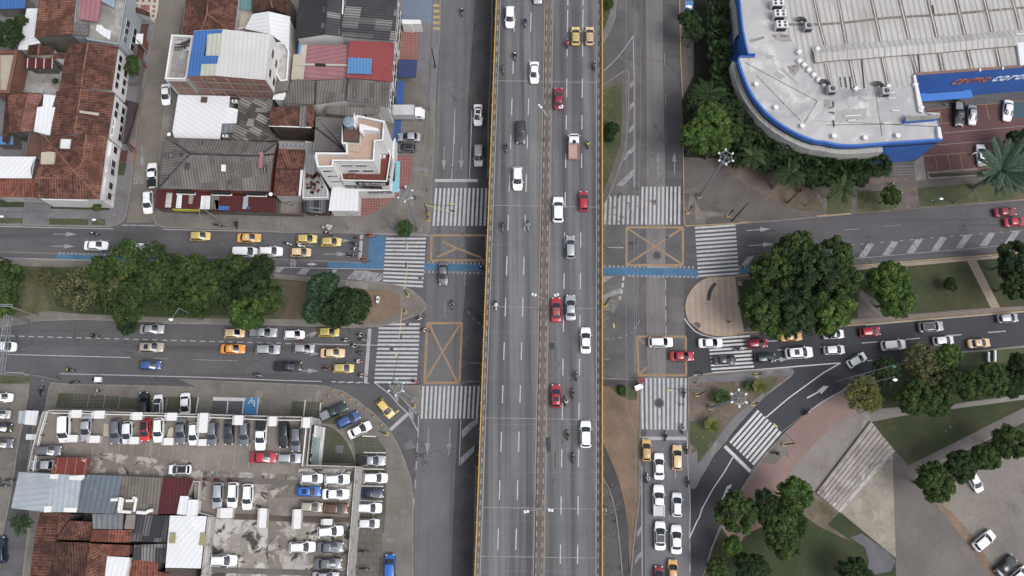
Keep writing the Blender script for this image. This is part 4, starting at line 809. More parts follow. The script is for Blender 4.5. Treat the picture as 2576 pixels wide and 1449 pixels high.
CARS='''
GB cars on the west kerbside and yards|z .14
suv|white|bars|d1490,905|270|white SUV with roof rails parked beside the hoarding at the side street corner
pickup|white|cover|d1535,632|90|white pickup with a black bed cover parked by the grey hipped roof
sedan|white||a1670,948|270|white car parked under the wall of the brick building in the side street
truck|white||c1290,1138|0|white box truck backed in below the blue canopy beside the avenue|truck
sedan|silver||c1290,1378|180|silver sedan nosed in beside the box truck
hatch|grey|blackroof|f1260,355|180|grey hatchback with a black roof parked next to the red tiled corner
G traffic on the west slip road|z 0
sedan|white|sunroof|g3,1155|270|white sedan coming down the slip road hard by the overpass shade
suv|silver|rack|h8,150|270|silver SUV with a roof rack above the stop line of the north slip road
sedan|grey||o925,345|270|grey sedan with a pale roof crossing the blue cycle lane
GB cars on the overpass, southbound side|z 6.5
suv|white||g325,170|270|white SUV near the top of the southbound overpass lanes
sedan|silver||1353,-18|270|silver sedan entering the frame on the overpass, southbound
sedan|white||g571,727|270|white sedan on the southbound overpass beside the median
suv|darkgrey||g433,1330|270|dark grey SUV in the middle southbound overpass lane
suv|white||h402,382|270|white SUV in the middle southbound overpass lane, behind the dark grey one
GB cars on the overpass, northbound side|z 6.5
hatch|yellow|rack|g986,358|90|pale yellow taxi with roof rack beside the pink motorcyclist on the overpass|taxi
hatch|cream|rack|g1127,358|90|pale yellow taxi nearest the east guardrail on the overpass|taxi
sedan|maroon||g815,990|90|dark red sedan beside the median lamp on the overpass
flatbed|white||h968,62|90|white truck with an open pink flatbed on the overpass|truck
suv|white||h810,695@1.08|90|large white SUV by the median, northbound overpass
hatch|red||h1066,608|90|bright red hatchback in the outer northbound overpass lane
wagon|silver||h935,1072|90|silver estate car alone in the centre northbound lane
sedan|red|rack|p225,430|90|red sedan with ladder bars on its roof by the middle lamp of the overpass
sedan|silver||p370,408@1.05|90|silver sedan abreast of the red car with roof bars
sedan|white||p522,738@1.05|90|white sedan in the outer northbound lane, below the silver pair
hatch|red|sunroof|p222,1300@1.05|90|red hatchback with sunroof just ahead of two motorcycles
suv|white||A1087,20@1.02|90|white SUV in the outer northbound lane near the lower frame
G queue on the upper west road|z 0
hatch|yellow|rack|e597,1245|0|yellow taxi with roof rack, last of the upper west queue|taxi
sedan|amber|sign|e1090,1263|0|amber sedan taxi passing the tree tips on the upper west road|taxi
hatch|yellow|rack|f258,1273|0|yellow taxi with roof rack in the kerb lane, second from the stop line|taxi
hatch|yellow|rack|f502,1303|0|yellow taxi with roof rack at the head of the upper west queue|taxi
hatch|cream|sign|f197,1408|0|pale orange taxi next to the cycle lane on the upper west road|taxi
sedan|white||d965,1340|0|white sedan driving alone near the left end of the upper west road
hatch|white||d1455,1360|0|white hatchback half under the tree branches, upper west road
van|white||e1045,1400|0|white van partly screened by the tree tip|van
suv|white|bars|e1310,1400|0|white SUV with roof bars between the van and the orange taxi
G queue on the lower west road|z 0
sedan|silver||m1527,910|0|silver sedan below the street lamp on the lower west road
suv|beige|sunroof|m1523,1093|0|beige grey SUV with an open sunroof in the middle lane
hatch|blue||m1512,1272|0|blue hatchback by the south kerb of the lower west road
van|white||m20,1083|0|white van cut off by the left edge, under the sign gantry|van
hatch|cream|rack|n517,950|0|cream taxi with roof rack half hidden by the bright green tree|taxi
pickup|silver|light|n812,945|0|silver pickup beside the median, lower west road|pickup
hatch|white||n1122,965|0|white hatchback between the silver pickup and the lime taxi
hatch|lime|rack|n1470,940|0|lime yellow taxi under the edge of the round median tree|taxi
sedan|orange|sign|n503,1108|0|bright orange sedan taxi in the middle lane|taxi
suv|silver||n857,1115|0|silver SUV in the middle lane ahead of the orange taxi
hatch|silver||n1220,1105|0|silver hatchback in the middle lane behind the beige taxi
sedan|cream|sign|n1510,1150|0|beige sedan taxi near the stop line among motorcycles|taxi
pickup|black|cover|n1062,1283@.98|0|big black covered pickup in the south lane|pickup
hatch|yellow|rack|n1617,1303|0|yellow taxi with roof rack in the south lane at the stop line|taxi
hatch|yellow||z485,435|-50|yellow taxi rounding the south-west turning lane|taxi
G traffic on the lower east road|z 0
suv|white|bars|p1277,758|0|white SUV entering the amber box from the east side of the overpass
sedan|red||p1490,898|0|red sedan leaving the amber box below the white SUV
sedan|white||q365,1048|1|white sedan at the edge of the lower east crosswalk, below the striped plaza
sedan|darkgrey||q507,1218@.95|2|dark grey sedan standing on the lower east crosswalk
hatch|maroon||q832,1053|3|dark red hatchback leaving the crosswalk beside the tree tips
hatch|green||q915,1200|3|dark green hatchback just beyond the crosswalk
sedan|amber|sign|q1180,985@.9|3|amber taxi under the edge of the big median tree|taxi
suv|white|sunroof|q1255,1148@1.12|4|large white SUV with a long glass roof by the arrow
hatch|white||q1605,960|3|white hatchback nearly hidden by foliage of the big median tree
hatch|pearl||q1612,1118|3|small white car between the large SUV and the white SUV to its right
hatch|white||r300,1220|30|white hatchback turning off towards the curved slip road
hatch|red||r432,935|4|red hatchback in the lane next to the median lawn
wagon|white||r668,1068@1.05|4|white estate car in the centre lane of the lower east road
suv|silver|blackroof|r1045,885|4|silver SUV with a black glass roof beside the median kerb
hatch|pearl||r1172,1025|4|small white car behind the amber taxi, lower east road
sedan|cream|sign|r1532,1050@.93|4|pale orange sedan taxi near the park bench|taxi
hatch|silver||r1820,798|4|silver hatchback near the right edge next to the lawn
G traffic on the upper east road|z 0
sedan|maroon||l1795,860@.95|4|dark red sedan at the right end of the upper east road
sedan|red||l1895,960@.95|4|bright red sedan beside the dark red one at the right edge
G queue on the south street|z 0
hatch|amber|rack|B143,180|90|amber taxi with roof rack at the left of the south stop line|taxi
wagon|cream||B452,255@1.02|90|pale orange taxi without rack at the right of the south stop line|taxi
sedan|white||B270,343@1.05|90|white sedan second in the middle file of the south street
pickup|white|light,wside|B265,690@1.08|90|white pickup with an open pale load bed in the south street|pickup
hatch|white|bars|B450,730@1.08|90|white hatchback behind the orange taxi in the right file
sedan|white|blackroof|B280,1043@1.1|90|white car with a black roof near the hatched verge
sedan|white||B443,1080@1.1|90|white sedan abreast of the black roofed car
hatch|amber|rack|B408,1400|90|amber taxi at the lower edge of the south street|taxi
hatch|maroon||B268,1465|90|dark red hatchback cut off by the lower edge
G cars on the shopping centre forecourt|z .18
pickup|black|light|j1325,1150|270|black and white pickup with an open side door by the blue shop wall|pickup
sedan|silver||j1462,1155@.95|270|silver sedan beside the black and white pickup
sedan|white||j1820,1110|265|white sedan next to the teal parking bay
sedan|white|door|l1555,285|96|white car with its door open at the date palm
suv|black||l1945,215|100|black SUV under the shrubs at the right edge of the forecourt
G cars on the gravel lot|z .14
hatch|white||C1490,500|-60|white hatchback with its nose out from under a round tree
suv|white||C1580,1090@.98|40|white SUV standing diagonally on the gravel lot
sedan|black||C1800,1345|44|black sedan at the lower right of the gravel lot
hatch|white||C1945,1435|40|white hatchback cut off by the lower right corner
G cars along the far west pavement|z .14
hatch|white||v20,325|0|white hatchback at the left edge beside the verge street
hatch|silver||v-5,495|0|silver hatchback below the white one at the left edge
hatch|black||v10,628|0|black hatchback, third down the left edge
sedan|grey||v5,788|0|grey sedan, fourth down the left edge
suv|navy||x5,1190|92|dark blue SUV in the verge street at the left edge
G cars on the grass paver bays|z .16
suv|black||v1447,395|90|black SUV in the grass paver bays north of the roof deck
hatch|white|blackroof|v1590,400|90|white hatchback with a black roof on the grass pavers
sedan|white||v1865,400|270|white sedan alone in the next grass paver bay
pickup|green|light|w1660,465|26|dark green pickup on the corner pavers|pickup
wagon|blue||w1808,550|27|blue estate car beside the curved garden wall
sedan|white||z225,650|27|white sedan below the row of bollards
G cars in the bays east of the roof deck|z .16
pickup|silver|cover|z345,960|0|silver pickup with a dark bed cover in the top marked bay|pickup
suv|white||z382,1135@.98|0|white SUV in the second marked bay
sedan|navy||z345,1290@.98|0|dark blue sedan in the third marked bay
suv|white|bars|z320,1437|0|white SUV with black side rails in the fourth marked bay
hatch|pearl||927,1317|0|pearl white hatchback at the end of the marked bays
van|brightblue||980,1430|90|bright blue van cut off by the lower edge beside the bays|van
G cars on the roof deck, back row|z 6.5
van|white||v632,640|268|white van at the left end of the deck back row|van
sedan|silver||v865,630|266|silver white sedan, second from the left in the deck back row
suv|grey|bars|v1163,665@.95|268|grey SUV with rails left of the small white car on the deck
hatch|pearl||v1280,677|268|small white hatchback behind a low vent on the deck
hatch|scarlet|blackroof|v1462,650|268|scarlet hatchback with a black roof on the deck
suv|white|bars|v1595,652@.93|268|white SUV right of the scarlet hatchback
sedan|grey||v1820,660|268|grey sedan in the middle of the deck back row
hatch|white|bars|w250,690|268|white hatchback left of the tall vent hood
suv|grey|bars|w440,680@.95|268|grey SUV right of the tall vent hood
sedan|darkgrey||w608,675@.95|268|charcoal sedan between two grey SUVs on the deck
suv|grey|bars|w762,682@.95|268|grey SUV left of the white pickup on the deck
pickup|white||w930,705|267|white pickup with a black load bed on the deck|pickup
wagon|black||w1160,700|268|black estate car right of the white pickup
suv|grey|bars|w1282,742@.95|268|grey SUV at the right end of the deck back row
G other cars on the roof deck|z 6.5
sedan|red||w955,930@1.03|0|red sedan parked crosswise on the deck
suv|silver|bars|w1213,937@.92|0|silver grey SUV in line with the red sedan
suv|grey|bars|v485,860|0|grey SUV by the left parapet of the deck
sedan|silver||v440,1005|180|silver sedan partly under the rusty roof
hatch|white|blackroof|v1808,1050|180|white hatchback with a black roof in the open middle of the deck
suv|silver|bars|w495,1310@.95|266|silver SUV, left of the three beside the dark red roof
suv|white|bars|w645,1308@.95|266|white SUV, middle one of the three beside the dark red roof
suv|white|bars|w795,1325@.95|267|white SUV, right of the three beside the dark red roof
hatch|white|bars|w1437,1140|0|white hatchback in the first row by the east parapet
suv|white|bars|w1695,1150@.95|2|white SUV in the top corner of the east parapet
suv|brightblue|sunroof|w1410,1270@.92|0|bright blue SUV with a sunroof on the deck
sedan|white||w1682,1298@1.02|0|white sedan with a dark rear window by the east parapet
hatch|beige||y1435,752|-3|beige hatchback beside the brown one
suv|brown||y1685,770@.93|-2|brown SUV by the east parapet
suv|white|bars|y1628,1000@.96|5|white SUV below the stained wall vents
suv|white|bars|y1345,1158@.98|2|white SUV left of the grey sedan on the stained deck
sedan|grey||y1628,1160|1|grey sedan right of the white SUV on the stained deck
sedan|grey||y1608,1325@1.02|0|grey sedan near the lower parapet corner
suv|white|bars|y550,1292|0|white SUV beside the white gabled roof
sedan|silver||y1580,1462|0|silver sedan cut off by the lower edge of the deck
'''
grp=None;zz=0
for ln in CARS.strip().split('\n'):
 f_=ln.split('|')
 if ln.startswith('G'):
  grp=f_[0].split(' ',1)[1];zz=float(f_[1].split()[1]);continue
 kind,col,op,pos,deg,lab=f_[:6]
 cat=f_[6]if len(f_)>6 else{'pickup':'pickup','van':'van'}.get(kind,'car')
 vehicle(kind,col,tuple(o for o in op.split(',')if o),pos,float(deg),zz,lab,cat,grp)
# ======================= buildings =======================
def tilemat(name,a,b,dark,lightc='#a8705d',per=.5):return pm(name,a,b,.35,7,.45,.9,stain=[(dark,.35,.46,.62),(lightc,1.9,.60,.72)],bands=(per,dark,.3,.85),patch=(per,.85,dark,.5))
M_tile=tilemat('clay_tile','#8a5546','#70442f','#452a24','#a5786a');M_tile_o=tilemat('clay_tile_orange','#99604a','#80503c','#553328','#b58870')
M_tile_d=tilemat('clay_tile_dark','#6a4236','#573529','#35211c','#8a5c4a');M_tile_b=tilemat('clay_tile_bright','#9e5643','#8a4a38','#5f3328','#b0735d')
M_tile_p=tilemat('clay_tile_pale','#9a6a5c','#8a5d50','#6a4138','#b0887a')
M_ridge=pm('ridge_tile','#93604c','#7c4f40',.8,7,.5,.9,stain=[('#5a3a30',.8,.5,.7)])
def corr(name,a,b,dark,per=.55,patch=None,streak=None,**k):return pm(name,a,b,.3,6,.35,.8,bands=(per,dark,.45),patch=patch,streak=streak,**k)
M_cor_g=corr('fibre_cement','#7b7571','#6a6562','#4d4845',patch=(1.1,3.0,'#5c5754',.35),stain=[('#86817c',.5,.6,.75),('#403c3a',.6,.62,.78)])
M_cor_l=corr('fibre_cement_light','#7d7974','#6c6864','#56524f',patch=(1.1,2.6,'#6a6662',.45))
M_cor_d=corr('fibre_cement_dark','#4b484c','#403d41','#302e31',patch=(1.1,3.2,'#8a8685',.5))
M_cor_k=corr('charcoal_sheet','#3a393f','#333238','#2a292d',patch=(1.1,5,'#6c6b6c',.7))
M_cor_m=corr('mixed_sheet','#5a5553','#4b4644','#383432',patch=(1.3,2.3,'#a39d95',.5),stain=[('#2c2928',.35,.55,.7)])
M_wsheet=corr('white_sheet','#dadce0','#d3d5d9','#cbcdd2',.8,stain=[('#c2c4c7',.15,.6,.8)])
M_wsheet2=corr('white_sheet_warm','#c9c7c6','#c0bebd','#b8b5b4',.8,patch=(3.6,5,'#b4aca8',.3))
M_cream=corr('cream_sheet','#b2b6a6','#a8ac9c','#9a9e8e',.8)
M_bsheet=corr('blue_sheet','#2f6bb4','#2a62a8','#245695',.6)
M_bsheet2=corr('sky_blue_sheet','#4a86be','#4480b8','#3a70a4',.6)
M_rsheet=corr('red_sheet','#9c3d3f','#8f383a','#6f2a2d',.5,streak=('#b35a58',2.0,.2,.6,.8))
M_drsheet=corr('dark_red_sheet','#5b1f21','#521c1e','#451719',.6,stain=[('#7a3a36',.8,.66,.8)])
M_psheet=corr('pink_sheet','#a06a70','#955f66','#8a565c',.9,stain=[('#b58a8a',.5,.62,.78)])
M_lblue=corr('pale_blue_sheet','#a3adb4','#98a2aa','#8e989f',.9,stain=[('#88929a',.2,.5,.72)])
M_slate=corr('slate_blue_sheet','#64707c','#5c6873','#525d68',.9,stain=[('#7d878e',.3,.56,.72)])
M_browncor=corr('brown_fibre','#7d756c','#6f675f','#544d47',.55,patch=(1.1,3,'#665e57',.45))
M_teal=corr('teal_sheet','#5f8a8c','#588284','#4d7476',.7)
M_trans=corr('translucent_sheet','#7a7f83','#6c7175','#5a5f63',.9,stain=[('#555a5e',.4,.5,.7)])
M_rust=pm('rusty_sheet','#7a2f26','#6b2921',.3,6,.4,.8,bands=(1.6,'#a88a80',.93),stain=[('#b49a90',.9,.6,.68),('#4f1d18',.5,.55,.7)])
M_render=pm('white_render','#dad9d9','#cecdcc',.2,5,.3,.85,stain=[('#a3a09c',.3,.6,.78)])
M_render_s=pm('stained_render','#bab6b2','#aaa6a2',.3,5,.35,.9,stain=[('#6e6864',.4,.52,.7)])
M_grender=pm('grey_render','#716b66','#5f5955',.3,5,.4,.9,stain=[('#4b4642',.4,.52,.7)])
M_beige=pm('beige_render','#b5aa98','#a59a88',.3,5,.3,.9)
M_brick=pm('brickwork','#a57566','#946557',.5,6,.35,.9,bricks=(.4,.2,'#6a4a40',.02),stain=[('#5e443b',.4,.55,.72)])
M_brownwall=pm('brown_wall','#5f5049','#50433d',.4,6,.35,.9,stain=[('#766961',.5,.6,.75)])
M_rcwall=pm('red_wall','#8a4434','#7a3b2d',.4,6,.35,.9)
M_conc=pm('concrete','#8d8781','#7d7771',.3,5,.35,.9,stain=[('#6a645f',.4,.55,.75)])
M_terr=pm('terrace_concrete','#8f8b87','#7f7b77',.25,5,.4,.9,stain=[('#a8a4a2',.3,.5,.66),('#6b6662',.5,.58,.75)])
M_salmon=pm('salmon_floor','#b39683','#a58a78',.25,5,.25,.85,stain=[('#c79d86',.25,.55,.75)])
M_redfloor=pm('red_floor','#7c3632','#6e302c',.3,5,.3,.8,bricks=(.5,.5,'#66302d',.02,0))
M_membrane=pm('roof_membrane','#b4b3b4','#9d9c9e',.12,5,.3,.85,stain=[('#868486',.09,.51,.64),('#c6c5c5',.22,.52,.68),('#7a7674',.35,.66,.74)],streak=('#9d9b9d',.25,.03,.52,.7))
M_msheet=pm('mall_sheet','#b8b6b4','#a8a5a3',.15,5,.3,.8,bands=(1.05,'#8f8b87',.55),streak=('#8d867e',1.0,.06,.56,.74))
M_gutter=pm('gutter','#736a62','#625a53',.5,5,.4,.9,streak=('#9b948d',4,.05,.5,.6))
M_mblue=pm('shop_blue','#2568c0','#2260b4',.2,4,.15,.6);M_black=simple('black_band','#1a1a1d',.6)
M_band=pm('fascia_concrete','#b0aeaa','#a09e9a',.25,4,.35,.9,streak=('#85817c',2.5,.12,.5,.75))
WINGL=simple('window_glass','#20262d',.1,0,.8);WINFR=simple('window_frame','#c9c9c7',.5);DARKIN=simple('dark_opening','#1e1c1c',.8)
OLIVE=simple('olive_skylight','#8a865e',.3);TEALG=pm('teal_glazing','#8fb0b0','#84a6a6',.4,4,.15,.25,bands=(2.2,'#5f8285',.95),spec=.6)
def base_of(pts):return Vector((sum(p.x for p in pts)/len(pts),sum(p.y for p in pts)/len(pts),0))
def loops_of(faces):
 """outline loops of a set of faces sharing corner points"""
 key=lambda p:(round(p.x,2),round(p.y,2));cnt={};pos={}
 for f in faces:
  a=sum(f[i].x*f[(i+1)%len(f)].y-f[(i+1)%len(f)].x*f[i].y for i in range(len(f)))
  if a<0:f.reverse()
  for i in range(len(f)):
   k=(key(f[i]),key(f[(i+1)%len(f)]));cnt[k]=cnt.get(k,0)+1;pos[k[0]]=f[i];pos[k[1]]=f[(i+1)%len(f)]
 bd={a:b for(a,b)in cnt if(b,a)not in cnt};inner=[(pos[a],pos[b])for(a,b)in cnt if(b,a)in cnt and a<b]
 out=[]
 while bd:
  s0=next(iter(bd));lp=[s0];c=bd.pop(s0)
  while c!=s0 and c in bd:lp.append(c);c=bd.pop(c)
  if len(lp)>2:out.append([pos[k]for k in lp])
 return out,inner
def house(name,label,faces,wall,cat='house',zb=.1,ins=.22,th=.16,ridge=M_ridge,group=None,z=4.0,rname='roof'):
 """faces: list of (points with @height, material[, flip]); walls drop from the outline, ridges follow inner edges"""
 fs=[(P(f[0],z),f[1],(f[2]if len(f)>2 else False))for f in faces]
 allp=[p for f in fs for p in f[0]];root=empty(name,base_of(allp),0,label,cat,group)
 lp,inner=loops_of([f[0]for f in fs])
 bymat={}
 for pts,m,fl in fs:bymat.setdefault(m,[]).append((pts,fl))
 first=True
 for m,lst in bymat.items():
  mb=MB()
  for pts,fl in lst:mb.face(pts,m,flip=fl,up=True)
  if first:
   for L in lp:
    for i in range(len(L)):a,b=L[i],L[(i+1)%len(L)];mb.face([a,b,b-Vector((0,0,th)),a-Vector((0,0,th))],m)
   first=False
  mb.build(rname,root)
 mb=MB()
 for L in lp:
  inn=inset(L,ins)
  for i in range(len(L)):
   j=(i+1)%len(L);a,b=inn[i],inn[j];mb.face([(a.x,a.y,zb),(b.x,b.y,zb),(b.x,b.y,L[j].z-.08),(a.x,a.y,L[i].z-.08)],wall)
 mb.build('wall',root)
 if ridge:
  for a,b in inner:
   if(a-b).length>.6:mb=MB();mb.tube(a+Vector((0,0,.03)),b+Vector((0,0,.03)),.16,mat=ridge,n=6);mb.build('ridge',root)
 return root
def block_house(name,label,s,z,par,floor,wall,cat='building',pw=.25,zb=.1,cap=None,group=None,parts=True):
 """flat roofed volume, outline given at the parapet top (z+par)"""
 out=P(s,z+par)if isinstance(s,str)else s;root=empty(name,base_of(out),0,label,cat,group)
 a=sum(out[i].x*out[(i+1)%len(out)].y-out[(i+1)%len(out)].x*out[i].y for i in range(len(out)))
 if a<0:out.reverse()
 mb=MB();n=len(out)
 for i in range(n):p,q=out[i],out[(i+1)%n];mb.face([(p.x,p.y,zb),(q.x,q.y,zb),(q.x,q.y,z+par-.02),(p.x,p.y,z+par-.02)],wall)
 mb.build('wall',root);inn=inset(out,pw)if par>0 else out
 mb=MB();mb.face([(p[0],p[1],z)for p in inn],floor,up=True);mb.build('roof',root)
 if par>0:
  mb=MB();c=cap or wall
  for i in range(n):
   j=(i+1)%n;p,q,r_,s2=out[i],out[j],inn[j],inn[i]
   mb.face([(v[0],v[1],z+par)for v in(p,q,r_,s2)],c,up=True);mb.face([(s2[0],s2[1],z-.05),(r_[0],r_[1],z-.05),(r_[0],r_[1],z+par),(s2[0],s2[1],z+par)],c)
   mb.face([(p[0],p[1],z+par-.25),(q[0],q[1],z+par-.25),(q[0],q[1],z+par),(p[0],p[1],z+par)],c)
  mb.build('parapet',root)
 return root
def windows(root,s,zt,rows,n,w=1.1,h=1.0,off=.05,t0=.1,t1=.9,frame=WINFR,pane=WINGL):
 """windows on the wall whose top line runs between two grid points at height zt"""
 a,b=P(s,zt);d=(b-a);L=d.length;d.normalize();nn=Vector((d.y,-d.x,0))
 cc=root.location
 if nn.dot((a+b)/2-cc)<0:nn=-nn
 for z in rows:
  for i in range(n):
   t=t0+(t1-t0)*((i+.5)/n);c=a+d*L*t;c.z=z;rz=math.atan2(d.y,d.x)
   mb=MB();mb.box(c+nn*off,(w+.16,.08,h+.16),frame,rz);o=mb.build('window',root)
   mb=MB();mb.box(c+nn*(off+.045),(w,.03,h),pane,rz);pn=mb.build('pane',o)
   pn.matrix_parent_inverse=Matrix.Identity(4);pn.matrix_parent_inverse=(Matrix.Translation(root.location)).inverted()@Matrix.Translation(root.location)
def onroof(root,name,s,z,h,mat,side=None):
 mb=MB();mb.prism(P(s,z+h),z,z+h,mat,side or mat);return mb.build(name,root)
def at_(s,z):return G(*T(s),z)
def thing1(name,label,cat,mb,group=None,smooth=None):return tag(mb.build(name,smooth=smooth),label,cat,group)
# ---------- north-west block ----------
hs_=house('tiled_house','orange clay roofed house at the top left corner between white sheet and concrete terrace',[('a400,-80@6.6 775,-80@7.4 725,340@7.4 345,375@6.6',M_tile_o)],M_grender)
house('low_annex','low annex with a clean white sheet roof at the top left',[('a270,85@4.4 392,85@4.6 360,380@4.6 410,432@4.6 290,455@4.4 285,500@4.3 180,500@4.2',M_wsheet)],M_render_s,'annex',ridge=None)
house('tarpaulin_shelter','shelter under a blue tarpaulin at the very top left corner',[('a-60,-60@3.8 262,-60@3.8 248,82@3.5 -60,92@3.5',M_bsheet)],M_grender,'shelter',ridge=None)
r_=block_house('terrace_house','grey concrete roof terrace house beside the side street, pink sheet on top','a775,-80 1285,-80 1195,445 1090,430 880,400 865,365 727,350',6.6,.6,M_terr,pm('pale_blue_render','#9aa3ab','#8f98a0',.3,5,.3,.9),pw=.2)
onroof(r_,'pink_sheet_roof','a815,-60 1035,-60 985,222 785,190',7.3,.12,M_psheet);onroof(r_,'awning_sheet','a1025,-60 1165,-60 1150,80 1025,15',7.6,.05,corr('blue_grey_sheet','#8fa0b4','#8495aa','#75869a',.6))
onroof(r_,'tank_stand','a740,215 890,225 880,360 730,345',7.2,.4,M_grender)
for(x0,y0)in((770,268),(842,270),(765,300),(838,303)):onroof(r_,'skylight',f'a{x0-28},{y0-16} {x0+28},{y0-14} {x0+26},{y0+14} {x0-30},{y0+12}',7.6,.06,simple('grey_skylight','#5f6266',.3))
onroof(r_,'white_sheet','a975,248 1020,250 1060,290 1118,310 1105,400 1030,355 965,305',6.7,.12,M_wsheet)
windows(r_,'a1255,120 1200,420',7.2,(5.4,2.4),3,1.3,1.2)
house('tiled_house','long clay gabled house beside the round hedge, north of its twin',[('a690,440@6.2 890,430@7.5 850,640@7.5 822,883@7.5 600,905@6.2 625,740@6.2 650,590@6.2 530,585@6.2 540,540@6.2 680,525@6.2',M_tile),('a890,430@7.5 1190,462@6.1 1125,905@6.1 822,883@7.5 850,640@7.5',M_tile)],M_render)
house('tiled_house','clay gabled house with a long roof light, south of its twin',[('a570,915@6.1 818,893@7.4 748,1342@7.4 510,1372@6.1 540,1080@6.1',M_tile),('a818,893@7.4 1155,935@6.0 1088,1382@6.0 748,1342@7.4',M_tile)],M_render)
windows(bpy.data.objects['tiled_house.001'],'a1190,462 1125,905',6.1,(4.4,1.8),4,1.2,1.1,-.12);windows(bpy.data.objects['tiled_house.002'],'a1155,935 1088,1382',6.0,(4.3,1.8),4,1.2,1.1,-.12)
onroof(bpy.data.objects['tiled_house.002'],'roof_light','a800,1112 1000,1138 990,1165 800,1135',7.35,.06,M_beige)
r_=house('corner_house','large hipped clay tile house on the corner of the side street',[
('d870,225@7.6 1085,245@6.0 1060,400@6.0 1035,610@6.0 1000,872@6.0 740,590@8.0 830,510@7.8',M_tile_o),('d740,590@8.0 1000,872@6.0 660,868@6.0 350,860@6.0 352,660@7.2 650,662@7.4',M_tile),
('d450,240@6.2 740,590@8.0 650,662@7.4 352,660@7.2 400,520@6.2 425,400@6.2',M_tile_o),('d450,240@6.2 870,225@7.6 830,510@7.8 740,590@8.0',M_tile)],M_render)
for q,s_ in enumerate(('d1115,30 1168,60 1135,240 1085,245','d1075,300 1130,300 1115,420 1070,470 1080,600 1035,610 1050,480','d1040,620 1070,650 1035,835 1000,830')):
 mb=MB();mb.prism(P(s_,4.6),1.5 if q else 2.5,4.6,M_render,M_render);mb.build('bay_wall',r_)
windows(r_,'d1085,245 1060,400',6.0,(3.2,),1,1.3,1.3,.3);windows(r_,'d1060,400 1035,610',6.0,(3.2,),2,1.2,1.3,.3);windows(r_,'d1035,610 1000,872',6.0,(3.2,),2,1.2,1.3,.3)
mb=MB()
for(a_,b_)in(('d602,258','d722,262'),('d722,262','d708,372'),('d708,372','d592,366'),('d592,366','d602,258')):
 A_,B_=P(a_,7.9)[0],P(b_,7.9)[0];c=(A_+B_)/2;mb.box((c.x,c.y,7.6),((B_-A_).length+.1,.12,.7),M_brownwall,math.atan2((B_-A_).y,(B_-A_).x))
mb.face(P('d602,258 722,262 708,372 592,366',7.62),M_render,up=True);mb.build('light_well',r_)
onroof(r_,'cream_dormer','d415,402 500,395 550,400 540,500 520,518 408,518',7.2,.5,M_beige);mb=MB();mb.prism(P('d425,868 880,878 880,890 425,880',5.4),5.0,5.4,M_render);mb.build('gutter',r_)
house('tiled_house','low bright orange tile roof at the left edge facing the planting bed',[('d-60,665@5.0 350,665@5.2 350,855@3.8 240,850@3.8 230,690@5.1 110,850@3.8 -60,850@3.8',M_tile_b),('d230,690@5.1 240,850@3.8 110,850@3.8',M_tile_b)],M_render_s)
house('low_annex','annex with a broad white sheet roof at the left edge',[('d-60,443@5.8 362,446@5.9 320,560@6.3 318,662@5.6 -60,660@5.6',M_wsheet)],M_grender,'annex',ridge=None)
house('tiled_house','weathered clay roof left of the white stepped sheet',[('a75,960@4.6 285,940@5.6 215,1325@5.6 98,1342@4.6',M_tile_o),('a285,940@5.6 440,950@4.8 375,1075@4.8 345,1320@4.8 215,1325@5.6',M_tile_p)],M_grender)
house('low_annex','stepped white sheet roof between two clay roofs',[('a440,950@6.2 560,962@6.2 520,1080@6.2 556,1080@6.2 500,1362@6.0 340,1322@6.0 375,1080@6.2 430,1072@6.2',M_wsheet)],M_render,'annex',ridge=None)
house('tiled_house','small low clay roofs north of the grey courtyard',[('a290,455@4.8 395,450@5.2 385,555@5.0 268,548@4.4',M_tile_d),('a395,450@5.2 540,470@4.8 535,545@4.6 385,555@5.0',M_tile_d)],M_beige)
house('striped_canopy','canopy of maroon and white striped sheets over the grey courtyard',[('a268,585@3.6 540,590@3.6 535,690@3.3 268,685@3.3',pm('maroon_striped','#5a1f22','#521c1f',.3,5,.3,.8,bands=(1.6,'#cdc6c2',.8)))],M_grender,'canopy',ridge=None)
house('roof_strip','narrow brown roof with a column of grey skylights at the left',[('a20,1420@3.8 60,960@3.8 160,955@4.3 100,1345@4.3 75,1449@4.3',M_tile_d)],M_grender,'annex',ridge=None)
house('tarpaulin_shelter','shelter under a sky blue tarpaulin left of the clay roofs',[('d-60,240@3.4 132,240@3.4 134,322@3.2 -60,322@3.2',M_bsheet2)],M_grender,'shelter',ridge=None)
block_house('courtyard_house','beige walled house at the left edge with an inner yard','a-60,500 185,500 95,940 -60,940',3.8,.8,M_beige,pm('rust_coping','#7c5244','#6c483c',.4,5,.3,.9),pw=.7)
block_house('courtyard_house','dirty red flat roof with a dark shaft beside the hipped corner house','d250,430 300,190 440,200 432,400 395,520 350,640 250,445',3.9,.3,pm('dirty_red_roof','#6e4a42','#5c3f39',.3,5,.4,.9,stain=[('#8c6a60',.4,.55,.75)]),M_grender,pw=.2)
block_house('courtyard','grey concrete courtyard with white boxes among the clay roofs','a230,690 640,700 600,900 575,1060 440,950 220,930',.6,.5,M_terr,M_grender,'courtyard',pw=.15)
house('tiled_house','small clay canopy roof over the gate near the checkered paving',[('a1340,60@3.4 1505,120@3.2 1505,165@3.0 1330,110@3.2',M_tile_d)],M_render,'canopy',ridge=None)
house('sheet_canopy','white sheet canopy over the maroon yard by the side street',[('a1375,340@3.2 1442,340@3.2 1432,445@3.0 1362,438@3.0',M_wsheet)],M_rcwall,'canopy',ridge=None)
